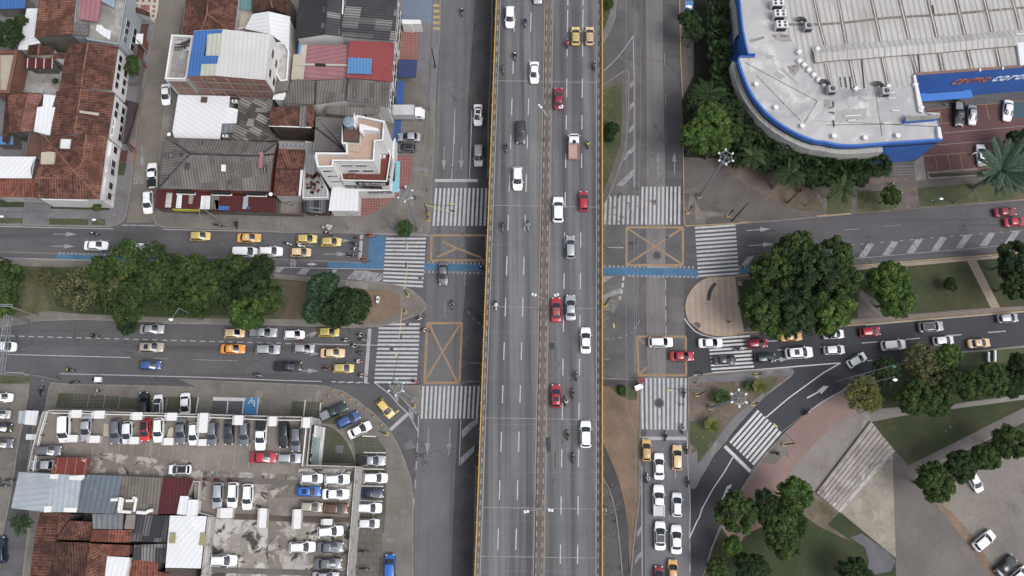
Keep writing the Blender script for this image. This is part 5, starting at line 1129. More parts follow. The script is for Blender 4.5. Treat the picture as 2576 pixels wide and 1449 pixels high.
house('sheet_canopy','long dark glazed canopy over the fenced yard along the side street',[('a1300,1010@3.2 1375,1048@3.2 1330,1250@3.2 1255,1432@3.2 1215,1420@3.2',pm('smoked_sheet','#463838','#3a3030',.3,4,.3,.4,bands=(2.2,'#8a8583',.94)))],simple('dark_frame','#2b2626',.7),'canopy',ridge=None,zb=2.9)
# ---------- north-middle block ----------
house('tiled_house','hipped clay tile house beside the top of the side street',[('b460,-60@6.4 680,-60@7.8 670,140@7.8 600,340@6.4 410,350@6.2 440,160@6.3',M_tile),('b680,-60@7.8 988,-60@6.2 945,300@6.2 890,310@6.2 670,140@7.8',M_tile),('b670,140@7.8 890,310@6.2 600,340@6.4',M_tile)],M_render_s)
house('low_annex','annex under a teal sheet roof at the top',[('b930,-60@5.0 1130,-60@5.0 1120,105@4.7 975,90@4.7',M_teal)],M_render,'annex',ridge=None)
block_house('white_yard','white walled yard with a cream stair beneath the teal roof','b975,95 1125,105 1110,265 955,300',3.2,.5,M_beige,M_render,'yard',pw=.2)
house('tiled_house','brown tile roof above the white gabled roof',[('b1130,-60@6.6 1290,-60@6.6 1330,80@6.0 1130,130@5.6',M_tile_d),('b1290,-60@6.6 1505,-60@6.2 1500,160@5.6 1330,80@6.0',M_tile_d)],M_brownwall)
house('white_gabled_house','broad bright white gabled sheet roof north of the brick building',[('b1050,290@5.2 1130,140@5.4 1290,115@6.2 1310,345@6.2',M_wsheet),('b1290,115@6.2 1507,165@5.2 1495,500@5.0 1430,430@5.2 1310,345@6.2',M_wsheet)],M_render,ridge=None)
r_=block_house('brick_building','tall brick building with a blue, cream and white patchwork roof','b540,308 825,293 1320,345 1257,805 1100,793 760,762 600,763 470,765',12.2,.0,M_wsheet2,M_brick,pw=.2)
for s_,m in(('b542,310 826,295 818,333 675,343 655,560 785,560 776,608 770,640 615,645 598,762 471,764',M_bsheet),('b675,343 818,334 795,560 655,562 640,560',M_cream),('b615,645 768,642 752,760 600,762',M_cream)):
 onroof(r_,'roof_sheet',s_,12.2,.1,m)
mb=MB();A_,B_=P('b1320,345 1257,805',12.2);mb.face([(A_.x+.04,A_.y,3.9),(B_.x+.04,B_.y,3.9),(B_.x+.04,B_.y,12.25),(A_.x+.04,A_.y,12.25)],M_render);mb.build('rendered_wall',r_)
windows(r_,'b1320,345 1257,805',12.2,(10.6,),2,1.5,1.2,.09,.12,.98);windows(r_,'b1320,345 1257,805',12.2,(8.0,),2,1.5,1.2,.09,.2,1.0);windows(r_,'b1320,345 1257,805',12.2,(6.0,),3,.5,.8,.09,.1,.9)
CB=pm('concrete_frame','#8d8580','#7f7772',.4,5,.3,.9);A_,B_=P('b600,800 1345,875',10.7);A0,B0=P('b245,795 1257,840',10.7)
def frame_grid(root,A,B,z0,z1,cols,rows,off=.06):
 d=(B-A);L=d.length;d.normalize();nn=Vector((d.y,-d.x,0));rz=math.atan2(d.y,d.x)
 for i in range(cols+1):
  c=A+d*L*i/cols;mb=MB();mb.box((c.x+nn.x*off,c.y+nn.y*off,(z0+z1)/2),(.3,.08,z1-z0),CB,rz);mb.build('pilaster',root)
 for z in rows:c=(A+B)/2;mb=MB();mb.box((c.x+nn.x*(off-.015),c.y+nn.y*(off-.015),z),(L,.08,.28),CB,rz);mb.build('beam',root)
A_,B_=P('b472,766 1257,806',12.2);frame_grid(r_,A_,B_,3.6,12.0,6,(10.2,7.4,4.4))
r2=block_house('brick_terrace','brick terrace wing with white parapets, blue spray marks and roofing scraps','b310,347 530,357 470,765 452,800 243,797',9.6,.9,M_terr,M_render,pw=.33)
A_,B_=P('b243,797 452,800',10.5);mb=MB();mb.face([(A_.x+.3,A_.y-.03,.2),(B_.x,B_.y-.03,.2),(B_.x,B_.y-.03,9.8),(A_.x+.3,A_.y-.03,9.8)],M_brick);mb.build('brick_wall',r2);frame_grid(r2,A_+Vector((.5,0,0)),B_,.2,9.8,2,(9.7,7.0,4.3),.09)
mb=MB()
for q in range(9):
 c=P(f'b{400 + R.randint(0, 90)},{410 + R.randint(0, 95)}',9.75+q*.03)[0];mb.box(c,(2.2,.8,.05),M_render_s if q%2 else M_cor_d,R.uniform(-.5,.5))
tag(mb.build('roofing_scraps'),'heap of broken grey roofing sheets on the brick terrace','scraps')
onroof(r2,'paint_mark','b385,600 450,610 430,690 340,680',9.61,.01,pm('spray_mark','#7f8c99','#8a7a74',.6,5,.4,.9))
block_house('brick_annex','narrow white and brick stair annex on the east side of the brick building','b1375,425 1450,425 1500,505 1480,810 1405,820 1345,700',6.2,.5,M_render_s,M_render,pw=.3)
house('white_warehouse','large white corrugated warehouse roof south of the brick building',[('b378,955@4.3 640,962@4.7 900,968@4.9 890,1080@4.8 980,1100@4.6 965,1240@4.4 820,1243@4.4 800,1400@4.1 340,1387@3.8 320,1320@3.8',M_wsheet,True)],M_render_s,'warehouse',ridge=None)
onroof(bpy.data.objects['white_warehouse'],'skylight','b612,972 675,975 668,1032 605,1030',4.85,.06,M_brownwall)
r_=house('patched_shed','patchwork of dark fibre sheets beside the white warehouse',[('b985,960@4.1 1340,975@4.3 1290,1270@4.0 1380,1420@3.6 945,1410@3.5 810,1400@3.5 820,1250@3.7 968,1240@3.7 980,1100@3.8',M_cor_m,True)],M_grender,'shed',ridge=None)
onroof(r_,'white_sheet','b1165,1085 1295,1092 1285,1132 1155,1128',4.3,.05,M_conc);onroof(r_,'glazed_panel','b828,1250 955,1250 950,1330 815,1345',4.1,.05,M_trans);onroof(r_,'pale_sheet','b1085,1195 1145,1198 1138,1275 1060,1270',4.2,.05,M_conc)
def ac_unit(s,z,w=1.0,d=.45,h=.7,rz=0,label='air conditioning unit',grp=None):
 c=P(s,z+h)[0];mb=MB();mb.box((0,0,h/2),(w,d,h),PAINT['pearl']);root=empty('air_conditioner',(c.x,c.y,z),rz,label,'air conditioner',grp)
 mk(mb,'casing',root);mb=MB();mb.tube((0,0,h),(0,0,h+.03),min(w,d)*.38,mat=BLACKP,n=14);mk(mb,'fan',root);return root
r_=house('charcoal_roof_house','wide roof of charcoal and grey fibre sheets at the top beside the avenue',[('c185,-60@7.0 470,-60@8.2 440,345@8.2 150,390@7.0',M_cor_k),('c470,-60@8.2 630,-60@7.4 600,360@7.4 440,345@8.2',M_cor_d),('c630,-60@7.4 1180,-60@8.0 1145,412@8.0 690,375@7.6 600,360@7.4',M_cor_d)],M_render,ridge=M_cor_k)
onroof(r_,'white_flashing','c620,0 632,0 625,145 612,140',8.0,.08,M_render)
windows(r_,'c1180,-60 1145,412',8.0,(5.6,2.8),4,1.6,1.4)
r_=house('pink_roof_hall','curved pinkish roof with a rooftop skylight strip',[('c205,450@6.4 690,450@6.6 678,620@7.0 125,645@6.8 130,548@6.6 185,545@6.6',M_psheet,True),('c125,645@6.8 678,620@7.0 665,790@6.5 360,805@6.3 100,800@6.2',M_psheet,True)],M_beige,'hall',ridge=None)
onroof(r_,'cream_border','c205,450 265,448 225,800 100,800 125,548 185,545',6.9,.06,M_beige);onroof(r_,'skylight_strip','c150,638 345,640 345,658 150,655',7.05,.08,M_cream);onroof(r_,'skylight_strip','c450,642 665,648 665,664 450,660',7.05,.08,M_cream);onroof(r_,'ridge_vent','c345,635 448,640 446,662 343,658',7.05,.3,M_black);onroof(r_,'blue_gutter','c180,430 205,430 192,545 168,540',6.9,.1,M_bsheet2)
r_=house('red_roof_house','red sheet roof house with a blue patch facing the avenue',[('c690,408@7.8 1142,428@7.3 1115,828@7.1 890,800@7.3 660,780@7.6',M_rsheet)],M_render,ridge=None)
onroof(r_,'blue_sheet_patch','c680,578 916,590 905,747 663,738',7.75,.08,M_bsheet2);windows(r_,'c1142,428 1115,828',7.3,(5.2,2.6),3,1.4,1.3)
r_=house('grey_roof_house','wavy three-part fibre cement roof south of the red roof',[('c110,790@6.8 357,815@7.6 342,1050@7.6 25,1040@6.4',M_cor_g,True),('c357,815@7.6 675,790@7.1 655,1010@7.1 560,1020@7.2 342,1050@7.6',M_cor_g,True),('c675,790@7.1 1103,830@7.8 1082,1080@7.8 880,1040@7.4 655,1010@7.1',M_cor_g,True)],M_render,ridge=M_cor_k)
windows(r_,'c1103,830 1082,1080',7.8,(5.6,2.8),2,1.5,1.4)
r_=house('tiled_house','clay roof house with a brown rear wall between grey fibre roofs',[('b1310,1080@7.8 1740,1062@7.4 1750,1160@7.2 1740,1282@7.0 1290,1265@7.4',M_tile)],M_brownwall)
onroof(r_,'grey_sheet','c190,1070 258,1068 250,1275 180,1275',7.6,.06,M_cor_l);onroof(r_,'white_gutter','b1290,1262 1720,1278 1720,1288 1290,1272',7.2,.1,M_render)
block_house('chimney_house','small soot stained block with a bright white box beside the wavy roof','b1360,815 1500,822 1480,910 1350,935',6.8,.0,M_grender,M_grender)
house('white_shed','little bright white box roof by the soot stained block',[('b1345,935@6.2 1435,940@6.2 1440,905@6.2 1458,910@6.2 1470,965@6.2 1435,1008@6.0 1330,1000@6.0',M_wsheet)],M_render,'shed',ridge=None)
house('rear_shed','dark ribbed shed roof behind the water tank tower',[('c455,1065@6.6 660,1075@6.9 838,1080@6.6 835,1165@6.2 640,1165@6.4 450,1140@6.2',M_cor_l),('c845,1060@6.5 1000,1065@6.5 990,1145@6.2 840,1150@6.2',M_cor_l)],M_render_s,'shed',ridge=None)
house('grey_hip_wing','ribbed grey hip roof wing west of the salmon terrace',[('f350,40@7.9 620,62@8.1 610,312@8.3 650,390@7.6 345,150@8.3',M_cor_l),('f345,150@8.3 650,390@7.6 325,395@7.2',M_cor_l)],M_grender,ridge=M_cor_k)
r_=block_house('corner_tower','tall white corner building with a salmon tiled roof terrace','f615,110 610,312 650,318 655,405 345,402 342,440 365,555 522,550 532,490 940,492 952,292 1032,286 1047,85 760,25 740,85',13.4,1.0,M_salmon,M_render,pw=.3)
onroof(r_,'stair_block','f615,75 765,150 800,180 790,310 625,300',13.4,1.0,M_brownwall,M_render)
mb=MB();strip_w=P('f790,110 985,165 980,185 830,175 820,215 790,190',15.2);mb.prism(strip_w,13.4,15.2,M_render);mb.build('stair_parapet',r_)
onroof(r_,'white_panel','f735,0 755,60 745,150 720,120',13.4,2.2,M_render)
onroof(r_,'cane_awning','f660,312 788,318 782,405 655,372',13.6,.08,pm('cane_awning','#b8a28a','#a8927a',.3,5,.3,.85,bands=(.6,'#8f7b66',.8)))
onroof(r_,'brown_deck','f640,150 780,170 770,280 640,275',14.42,.03,pm('wood_deck','#6a4a40','#5a3e36',.3,5,.3,.85,bands=(.4,'#4a332c',.8)))
windows(r_,'f532,490 940,492',14.4,(12.4,),2,1.9,.7,.06,.1,.8);windows(r_,'f532,490 940,492',14.4,(9.9,),2,1.8,.7,.06,.2,.92);windows(r_,'f365,555 522,550',14.4,(12.8,),1,1.6,.6,.06,.2,.9);windows(r_,'f365,555 522,550',14.4,(10.2,7.4),1,1.7,.6,.06,.3,1)
r2=block_house('balcony_wing','lower wing of the corner building with a red balcony and black shop fascia','f590,560 612,685 1068,697 1108,430 1052,280 900,280',8.0,.8,M_redfloor,M_render,pw=.2)
A_,B_=P('f755,695 1068,700',8.7);A_=A_.copy();d=(B_-A_).normalized();nn=Vector((d.y,-d.x,0));c=(A_+B_)/2
mb=MB();mb.box((c.x+nn.x*.1,c.y+nn.y*.1,7.9),((B_-A_).length+.2,.1,1.5),M_black,math.atan2(d.y,d.x));o_=mb.build('fascia_board',r2)
lettering('D QUINCES',A_+d*.5+nn*.17+Vector((0,0,-1.15)),d,(0,0,1),(B_-A_).length*.84,.85,M_render,r2,.02)
C_,D_=P('f1068,700 1105,432',8.7);d2=(D_-C_).normalized();n2=Vector((d2.y,-d2.x,0));c=(C_+D_)/2
mb=MB();mb.box((c.x+n2.x*.1,c.y+n2.y*.1,7.9),((D_-C_).length,.1,1.5),M_black,math.atan2(d2.y,d2.x));mb.build('fascia_board',r2)
lettering('D QUINCES',C_+d2*.5+n2*.17+Vector((0,0,-1.15)),d2,(0,0,1),(D_-C_).length*.9,.85,M_render,r2,.02)
windows(r2,'f612,685 1068,697',8.7,(5.6,),4,1.9,1.3,.08,.05,.8,M_black);windows(r2,'f612,685 1068,697',8.7,(3.4,),2,3.0,.3,.08,.1,.8)
r3=block_house('drugstore_wing','ground floor of the corner building with the drugstore sign','f505,775 700,560 1060,400 1150,250 1138,440 1112,790 880,795 640,790',4.2,.0,M_render,M_render)
A_,B_=P('f880,797 1108,792',4.2);d=(B_-A_).normalized();nn=Vector((d.y,-d.x,0));c=(A_+B_)/2
mb=MB();mb.box((c.x+nn.x*.12,c.y+nn.y*.12,3.7),((B_-A_).length,.12,.95),simple('navy_board','#20233f',.6),math.atan2(d.y,d.x));mb.build('fascia_board',r3)
lettering('DROGUERIA',A_+d*.15+nn*.2+Vector((0,0,-.85)),d,(0,0,1),(B_-A_).length*.95,.7,M_render,r3,.02)
r_=house('glass_canopy','turquoise glass canopy beside the corner shop fascia',[('f1128,490@3.6 1200,492@3.5 1190,805@3.5 1108,800@3.6',pm('turquoise_sheet','#6fb0bf','#5fa2b2',.2,4,.2,.4,bands=(2.6,'#a5cdd3',.95)))],simple('canopy_frame','#8fa8b0',.5),'canopy',ridge=None,zb=3.2)
onroof(r_,'navy_banner','f1125,512 1155,515 1145,692 1113,688',3.75,.05,simple('navy_cloth','#1d2036',.8))
house('white_annex','low white sheet roof wing at the foot of the corner building',[('f510,778@4.2 782,792@4.2 778,992@3.9 480,990@3.9 490,900@4.0',M_wsheet)],M_render,'annex',ridge=None)
r_=block_house('pot_roof_house','pale grey flat roof strewn with clay pots','f245,290 330,300 335,420 385,600 470,780 475,860 212,865 230,560',4.3,.25,corr('grey_white_sheet','#a5a6a8','#999a9c','#8a8b8d',.7),M_render,pw=.2)
mb=MB();POT=simple('clay_pot','#5a3d33',.9)
n_=0
for q in range(44):
 x_=255+R.random()*160;y_=605+R.random()*215
 if y_>665 and y_<700:continue
 c=P(f'f{x_:.0f},{y_:.0f}',4.6)[0];m2=MB();m2.tube((0,0,-.3),(0,0,.12),.16,.24,POT,8);o_=m2.build('clay_pot');o_.location=c;tag(o_,'brown clay pot among many on the pale flat roof','pot','clay pots on the pale flat roof')
house('shop_awning','dark grey awning roof in front of the pot roof house',[('e1640,865@3.5 1905,865@3.5 1895,1005@3.2 1632,1000@3.2',M_cor_k)],M_brownwall,'awning',ridge=None)
r_=house('tiled_house','narrow brown clay roof beside the grey hipped roof, six vents on top',[('e1392,362@6.6 1662,372@6.4 1638,575@6.0 1360,570@6.2',M_tile),('e1360,570@6.2 1638,575@6.0 1592,840@5.4 1338,835@5.6',M_tile)],M_render_s,ridge=M_tile_d)
onroof(r_,'vent_base','e1395,288 1667,300 1665,375 1392,362',6.5,.2,M_conc);onroof(r_,'white_flashing','e1612,575 1640,580 1612,840 1592,838',6.0,.12,M_render)
for q in range(6):c=P(f'e{1412 + q * 43},325',7.0)[0];mb=MB();mb.tube((c.x,c.y,6.5),(c.x,c.y,7.0),.35,.3,CHROME,12);mb.build('roof_vent',r_)
r_=house('hipped_hall','big grey hipped fibre cement roof at the side street corner',[('e262,250@5.8 1382,300@5.8 1190,440@7.6 500,418@7.8',M_cor_g),('e262,250@5.8 500,418@7.8 180,765@5.6',M_cor_g),('e500,418@7.8 1190,440@7.6 1340,420@6.4 1300,795@5.5 180,765@5.6',M_cor_g),('e1382,300@5.8 1340,420@6.4 1190,440@7.6',M_cor_g)],M_rcwall,'hall',ridge=M_cor_k)
for s_ in('e400,405 455,408 450,445 395,440','e255,415 325,420 315,455 255,450','e450,492 492,495 485,578 445,575','e632,435 672,438 668,500 630,497','e850,440 893,442 890,508 850,505','e985,445 1028,447 1022,512 985,510','e890,682 925,685 922,770 888,768','e1245,530 1278,530 1272,605 1243,603','e590,270 630,272 622,318 585,314'):onroof(r_,'dark_panel',s_,7.2 if float(s_.split(',')[1].split()[0])<600 else 6.3,.06,M_cor_d)
onroof(r_,'white_skylight','e812,525 860,527 858,595 812,592',7.2,.1,M_wsheet)
mb=MB();A_,B_=P('e185,770 1300,800',5.4)
d=(B_-A_).normalized();nn=Vector((d.y,-d.x,0))
for f0,f1 in((.14,.30),(.46,.63),(.78,.95)):
 a=A_+(B_-A_)*f0;b=A_+(B_-A_)*f1;c=(a+b)/2;m2=MB();m2.box((c.x+nn.x*.2,c.y+nn.y*.2,4.5),((b-a).length,.3,1.1),DARKIN,math.atan2(d.y,d.x));o_=m2.build('window',r_)
 m2=MB();m2.box((c.x+nn.x*.3,c.y+nn.y*.3,3.9),((b-a).length+.3,.4,.15),M_render,math.atan2(d.y,d.x));m2.build('sill',r_)
r_=house('shop_awning','long dark red awning roof with white and blue sheets below the hipped roof',[('e158,775@3.7 600,800@3.7 1000,835@3.7 1362,865@3.7 1365,1003@3.3 600,985@3.3 145,962@3.3',M_drsheet)],M_grender,'awning',ridge=None)
for s_,m in(('e265,808 322,812 305,958 245,955',M_render_s),('e372,812 420,815 408,965 355,962',M_wsheet),('e490,815 538,818 520,925 482,920',M_conc),('e612,838 660,840 645,975 600,975',M_wsheet),('e662,838 705,840 695,975 650,975',M_wsheet),('e705,835 793,840 788,978 695,978',M_browncor),('e745,882 790,885 785,975 760,975',M_wsheet),('e1040,845 1085,845 1080,972 1025,972',M_lblue),('e790,940 897,943 893,985 787,983',M_bsheet),('e1072,950 1102,952 1100,975 1070,973',M_bsheet)):onroof(r_,'roof_sheet',s_,3.72,.05,m)
YS=simple('yellow_board','#b3b13a',.6);c0_,c1_=P('e322,962 592,970',3.4);d=(c1_-c0_).normalized();c=(c0_+c1_)/2
mb=MB();mb.box((c.x,c.y-.25,2.9),((c1_-c0_).length,.12,1.1),YS,math.atan2(d.y,d.x));thing1('shop_sign','long yellow shop sign hanging under the dark red awning','sign',mb)
block_house('front_yard','fenced front yard with a pinkish floor beside the dark awning','e1395,868 1632,872 1628,1030 1385,1022',.3,.9,pm('pink_concrete','#8b7f7b','#7d726e',.3,5,.3,.9),M_grender,'yard',pw=.15)
house('blue_awning','navy fabric awning over the pavement beside the red tiled forecourt',[('c1190,598@3.2 1372,602@3.0 1358,782@3.0 1172,772@3.2',pm('navy_fabric','#343f6e','#2f3964',.2,4,.25,.9))],simple('awning_post','#2a2f45',.7),'awning',ridge=None,zb=2.9)
house('blue_awning','bright blue awning with a white edge south of the navy awning',[('c1172,822@3.2 1240,812@3.0 1232,1050@3.0 1158,1040@3.2',pm('blue_fabric','#1f5496','#1c4c8a',.2,4,.25,.9))],M_render,'awning',ridge=None,zb=2.9)
mb=MB();mb.prism(P('c1215,195 1405,200 1415,240 1320,240 1312,245 1218,238',3.2),.1,3.2,M_render);thing1('boundary_wall','white gate wall between the blue forecourt and the red tiled forecourt','wall',mb)
# ---------- shopping centre ----------
MZ=10.8
arc='i940,582 930,610 962,720 1020,870 1062,950 1105,1015 1200,1130 1275,1195 1350,1250 1425,1298 1500,1338 1600,1385 1700,1420 l-30,155 60,176 130,187 200,190 300,190 600,166 1155,128'
rim_=arc+' 1128,0 j1130,1280 1102,1195 1135,1180 1135,1135 972,1130 868,855'
front=P('i940,582 930,610 962,720 1020,870 1062,950 1105,1015 1200,1130 1275,1195 1350,1250 1425,1298 1500,1338 1600,1385 1700,1420 l-30,155 60,176 130,187 200,190 300,190 600,166 1155,128',MZ)
mall_pts=front+P('j1130,1280 1102,1195 1085,1140 972,1130 868,760 i2600,740 1540,545 1100,545 1030,545 1005,440 975,290 930,-100 .1950,-150',MZ)
root=empty('shopping_centre',G(2300,150,0),0,'large shopping centre with a curved blue edged flat roof and white sheet halls','shopping centre')
flat_=P(rim_+' .2330,212 i1800,880 1700,800 1620,700 1560,600 1540,545 1400,300 1340,260 1240,200 1230,-100 920,-100 945,0 975,290 1005,440 1030,545 1098,545 1090,580',MZ)
mb=MB();mb.face(flat_,M_membrane,up=True,dirv=(1,-1));mb.build('flat_roof',root)
def banded(pts,bands,name_prefix):
 """vertical wall bands along an open line: (z0, z1, material, outward offset)"""
 for(z0,z1,m,off,nm)in bands:
  mb=MB()
  for i in range(len(pts)-1):
   a,b=pts[i],pts[i+1];d=(b-a);d.z=0;d.normalize();n=Vector((d.y,-d.x,0))*off
   
   def off_at(k):
    ds=[]
    if k>0:e=pts[k]-pts[k-1];e.z=0;ds.append(e.normalized())
    if k<len(pts)-1:e=pts[k+1]-pts[k];e.z=0;ds.append(e.normalized())
    s=sum(ds,Vector((0,0,0))).normalized();return Vector((s.y,-s.x,0))*off
   na,nb=off_at(i),off_at(i+1);A0,B0=a+na,b+nb
   mb.face([(A0.x,A0.y,z0),(B0.x,B0.y,z0),(B0.x,B0.y,z1),(A0.x,A0.y,z1)],m)
   if off!=0:
    for zz_ in(z0,z1):mb.face([(A0.x,A0.y,zz_),(B0.x,B0.y,zz_),(b.x,b.y,zz_),(a.x,a.y,zz_)],m)
  mb.build(nm,root)
sg=1
cur=P(arc,MZ)
e_=cur[4]-cur[3];sgn=1 if Vector((e_.y,-e_.x,0)).dot(cur[4]-G(2100,250,MZ))>0 else-1
banded(cur,[(MZ-.9,MZ+.25,M_mblue,.25*sgn,'blue_fascia'),(MZ-2.2,MZ-.9,M_black,0,'dark_glazing')],'')
banded(cur[:-1],[(.1,MZ-2.2,pm('dark_plinth','#34373c','#2b2e33',.3,5,.3,.8),-.02*sgn,'ground_floor_wall')],'');banded(cur[-2:],[(.1,MZ-2.2,M_mblue,0,'ground_floor_wall')],'')
banded(cur[:-1],[(MZ-6.2,MZ-1.9,M_band,.9*sgn,'concrete_band')],'')
mb=MB();inn_=[p-(off)for p,off in zip(cur,[Vector((0,0,0))]*len(cur))]
ring=[Vector((p.x,p.y,0))for p in cur]
for i in range(len(cur)-1):
 a,b=cur[i],cur[i+1];d=(b-a).normalized();n=Vector((d.y,-d.x,0))*sgn;mb.face([(a+n*.25)+Vector((0,0,.255)),(b+n*.25)+Vector((0,0,.255)),(b-n*.12)+Vector((0,0,.255)),(a-n*.12)+Vector((0,0,.255))],M_mblue,up=True)
 mb.face([(a-n*.12)+Vector((0,0,0)),(b-n*.12),(b-n*.12)+Vector((0,0,.255)),(a-n*.12)+Vector((0,0,.255))],M_render)
mb.build('roof_edge',root)
east=P('l1155,128 j1130,1280 1102,1195 972,1130 868,760',MZ);banded(east,[(.1,MZ,M_mblue,0,'side_wall'),(MZ,MZ+.35,M_render,0,'side_parapet')],'')
west=P('i920,-100 945,0 975,290 1005,440 1030,545 1098,545 1090,580 940,582',MZ)
banded(west,[(MZ-1.3,MZ+.3,M_mblue,.3*sgn,'blue_fascia'),(.1,MZ-1.3,M_mblue,0,'side_wall')],'');banded(P('i915,-100 940,0 968,285',MZ),[(MZ-5.4,MZ-2.4,M_band,.35*sgn,'concrete_band')],'')
for s_,w_ in(('i1335,690 1380,680 1540,850 1530,862',0),('i1275,740 1310,710 1395,765 1390,780 1340,800',0),('i1200,548 1285,560 1270,595 1205,590',0),('i1420,660 1530,650 1545,700 1490,770 1440,730',1),('i1260,345 1370,340 1480,370 1470,410 1380,425 1300,400',1),('j90,1110 400,1090 395,1200 80,1230',0),('j-20,1000 40,1010 20,1100 -40,1090',1),('i1040,400 1180,365 1190,385 1050,430',1)):
 onroof(root,'roof_patch',s_,MZ,.03,pm('membrane_patch','#a09fa0','#939293',.3,5,.3,.85)if not w_ else pm('membrane_stain','#8c8681','#a29f9d',.5,5,.4,.9,stain=[('#6f6a67',.5,.5,.6)]))
strip_=MB()
for s_ in('i985,625 1720,1020','i1570,1270 1720,1020','i1110,760 1560,1225','j490,940 550,1370','j-10,1260 760,1250'):q_=P(s_,MZ);strip(strip_,q_,.12,MZ+.045,M_gutter)
strip_.build('membrane_seam',root)
for s_ in('j175,1168 340,1160','j210,1212 280,1208','j560,1240 625,1238','j650,1112 730,1114','j615,935 680,930','j620,988 690,984'):m2=MB();a_,b_=P(s_,MZ+.3);m2.tube(a_,b_,.11,mat=M_render,n=6);m2.build('roof_pipe',root)
for s_ in('j60,1020 65,1070 30,1090','j20,1130 70,1135 68,1155','j62,1210 70,1280','j1060,50 1075,140','j345,590 375,890','j915,550 935,735','j130,775 145,880','j178,775 195,885','j228,770 242,895'):m2=MB();strip(m2,P(s_,10.96),.22,10.96,M_cor_k);m2.build('roof_slit',root)
hall=P('i1230,-100 1240,200 1340,260 1400,300 1540,545 1560,600 1620,700 1700,800 1800,880 j-10,890 300,905 600,890 868,855 868,745 1400,705 1981,660 .2950,120 .2950,-150 .2060,-150',10.0)
mb=MB();hz=[Vector((p.x,p.y,10.85))for p in P('i1230,-100 1240,200 1340,260 1400,300 1540,545 1560,600 1620,700 1700,800 1800,880 j-10,890 300,905 600,890 868,855 868,745 1400,705 1981,660 .2950,120 .2950,-150',10.85)]
dv=(P('j0,240',10.85)[0]-P('j1981,75',10.85)[0]);mb.face(hz,M_msheet,up=True,dirv=(dv.x,dv.y));mb.build('sheet_roof',root)
for s_,w_ in(('j100,-60 190,440',.7),('j435,-60 540,415',.7),('j715,-60 825,395',.75),('j1000,-60 1105,375',.75),('j1285,-60 1385,350',.75),('j1565,-60 1660,320',.75),('j1850,-60 1945,295',.75),('i1690,0 1740,235 1800,455',.6),('j845,550 900,740',.8),('j1125,530 1165,720',.8),('j1410,505 1460,700',.8),('j1695,480 1740,675',.8),('j550,575 610,860',.6),('j225,595 285,890',.6),('j-20,640 35,890',.5),('j1975,460 2010,660',.8)):
 mb=MB();a,b=P(s_.split()[0]+' '+s_.split()[-1],10.9)[:2];q=P(s_,10.9);strip(mb,q,w_,10.9,M_gutter);strip(mb,q,w_*.25,10.94,M_wsheet2);mb.build('gutter',root)
mb=MB();strip(mb,P('i1390,245 1740,245 1981,230 j600,180 1200,145 1981,75 .2950,0',10.92),.45,10.92,M_gutter);mb.build('cross_gutter',root)
cap_a='i1660,470 1981,455 j200,440 560,415 840,395 1110,375 1390,350 1670,320 1981,295 .2950,55';cap_b='i1700,630 1981,600 j240,600 580,568 860,548 1130,528 1420,500 1700,475 1981,455 .2950,100'
A_=P(cap_a,11.0);B_=P(cap_b,11.3)
mb=MB();n_=min(len(A_),len(B_));A_=A_[:n_];B_=B_[:n_]
for i in range(n_-1):
 m0,m1=(A_[i]+B_[i])/2+Vector((0,0,.45)),(A_[i+1]+B_[i+1])/2+Vector((0,0,.45));M2=M_msheet
 mb.face([A_[i],A_[i+1],m1,m0],M2,up=True);mb.face([m0,m1,B_[i+1],B_[i]],M2,up=True)
 mb.face([B_[i],B_[i+1],B_[i+1]-Vector((0,0,.4)),B_[i]-Vector((0,0,.4))],M_conc)
mb.build('ridge_capping',root)
mb=MB();mb.prism(P('j1900,338 2100,330 2140,650 1945,655',11.4),10.9,11.4,M_wsheet);mb.build('white_roof_panel',root)
WA,WB=P('j872,748 1981,665',10.9);WB=WA+(WB-WA)*1.9;d=(WB-WA).normalized();nn=Vector((d.y,-d.x,0));c=(WA+WB)/2;Lw=(WB-WA).length;rz=math.atan2(d.y,d.x)
mb=MB();mb.box((c.x+nn.x*.15,c.y+nn.y*.15,5.6),(Lw,.3,10.9),M_mblue,rz);mb.build('sign_wall',root)
mb=MB();mb.box((c.x+nn.x*.1,c.y+nn.y*.1,11.1),(Lw,.5,.12),pm('rust_flashing','#8a6a5e','#7a5d52',.4,5,.4,.9),rz);mb.build('wall_capping',root)
def onwall(s):
 x,y=T(s);e0=Vector((0,0,CAMH));e1=G(x,y,0)-e0;w0=WA+nn*.31;t=(w0-e0).dot(nn)/e1.dot(nn);return e0+e1*t
OR=simple('orange_letters','#c4702a',.6);WL=simple('white_letters','#d5dff0',.5)
a0=onwall('j1238,848');a1=onwall('j1618,812');zb_=min(a0.z,a1.z);lettering('CENTRO',Vector((a0.x,a0.y,a0.z))+nn*.06,d,(0,0,1),(Vector((a1.x,a1.y,0))-Vector((a0.x,a0.y,0))).length,1.9,OR,root,.05,.2,bold=0)
b0=onwall('j1642,815');lettering('corona',Vector((b0.x,b0.y,a0.z))+nn*.06,d,(0,0,1),11.6*(Vector((a1.x,a1.y,0))-Vector((a0.x,a0.y,0))).length/9.2,1.9,WL,root,.05,.2,bold=.01)
mb=MB();q=onwall('j1150,930');mb.box((q.x+nn.x*.8,q.y+nn.y*.8,q.z),(11.5,1.6,.3),simple('light_blue_canopy','#3f74bd',.6),rz);mb.build('entrance_canopy',root)
for s_ in('j1060,965','j1250,945'):q=onwall(s_);mb=MB();mb.box((q.x+nn.x*.05,q.y+nn.y*.05,1.6),(3.6,.12,2.6),WINGL,rz);mb.build('shop_window',root)
for q in range(9):
 pz=WA+d*(4.2*q+12);mb=MB();mb.box((pz.x+nn.x*.3,pz.y+nn.y*.3,11.25),(.3,.5,.25),M_render);mb.build('floodlight',root)
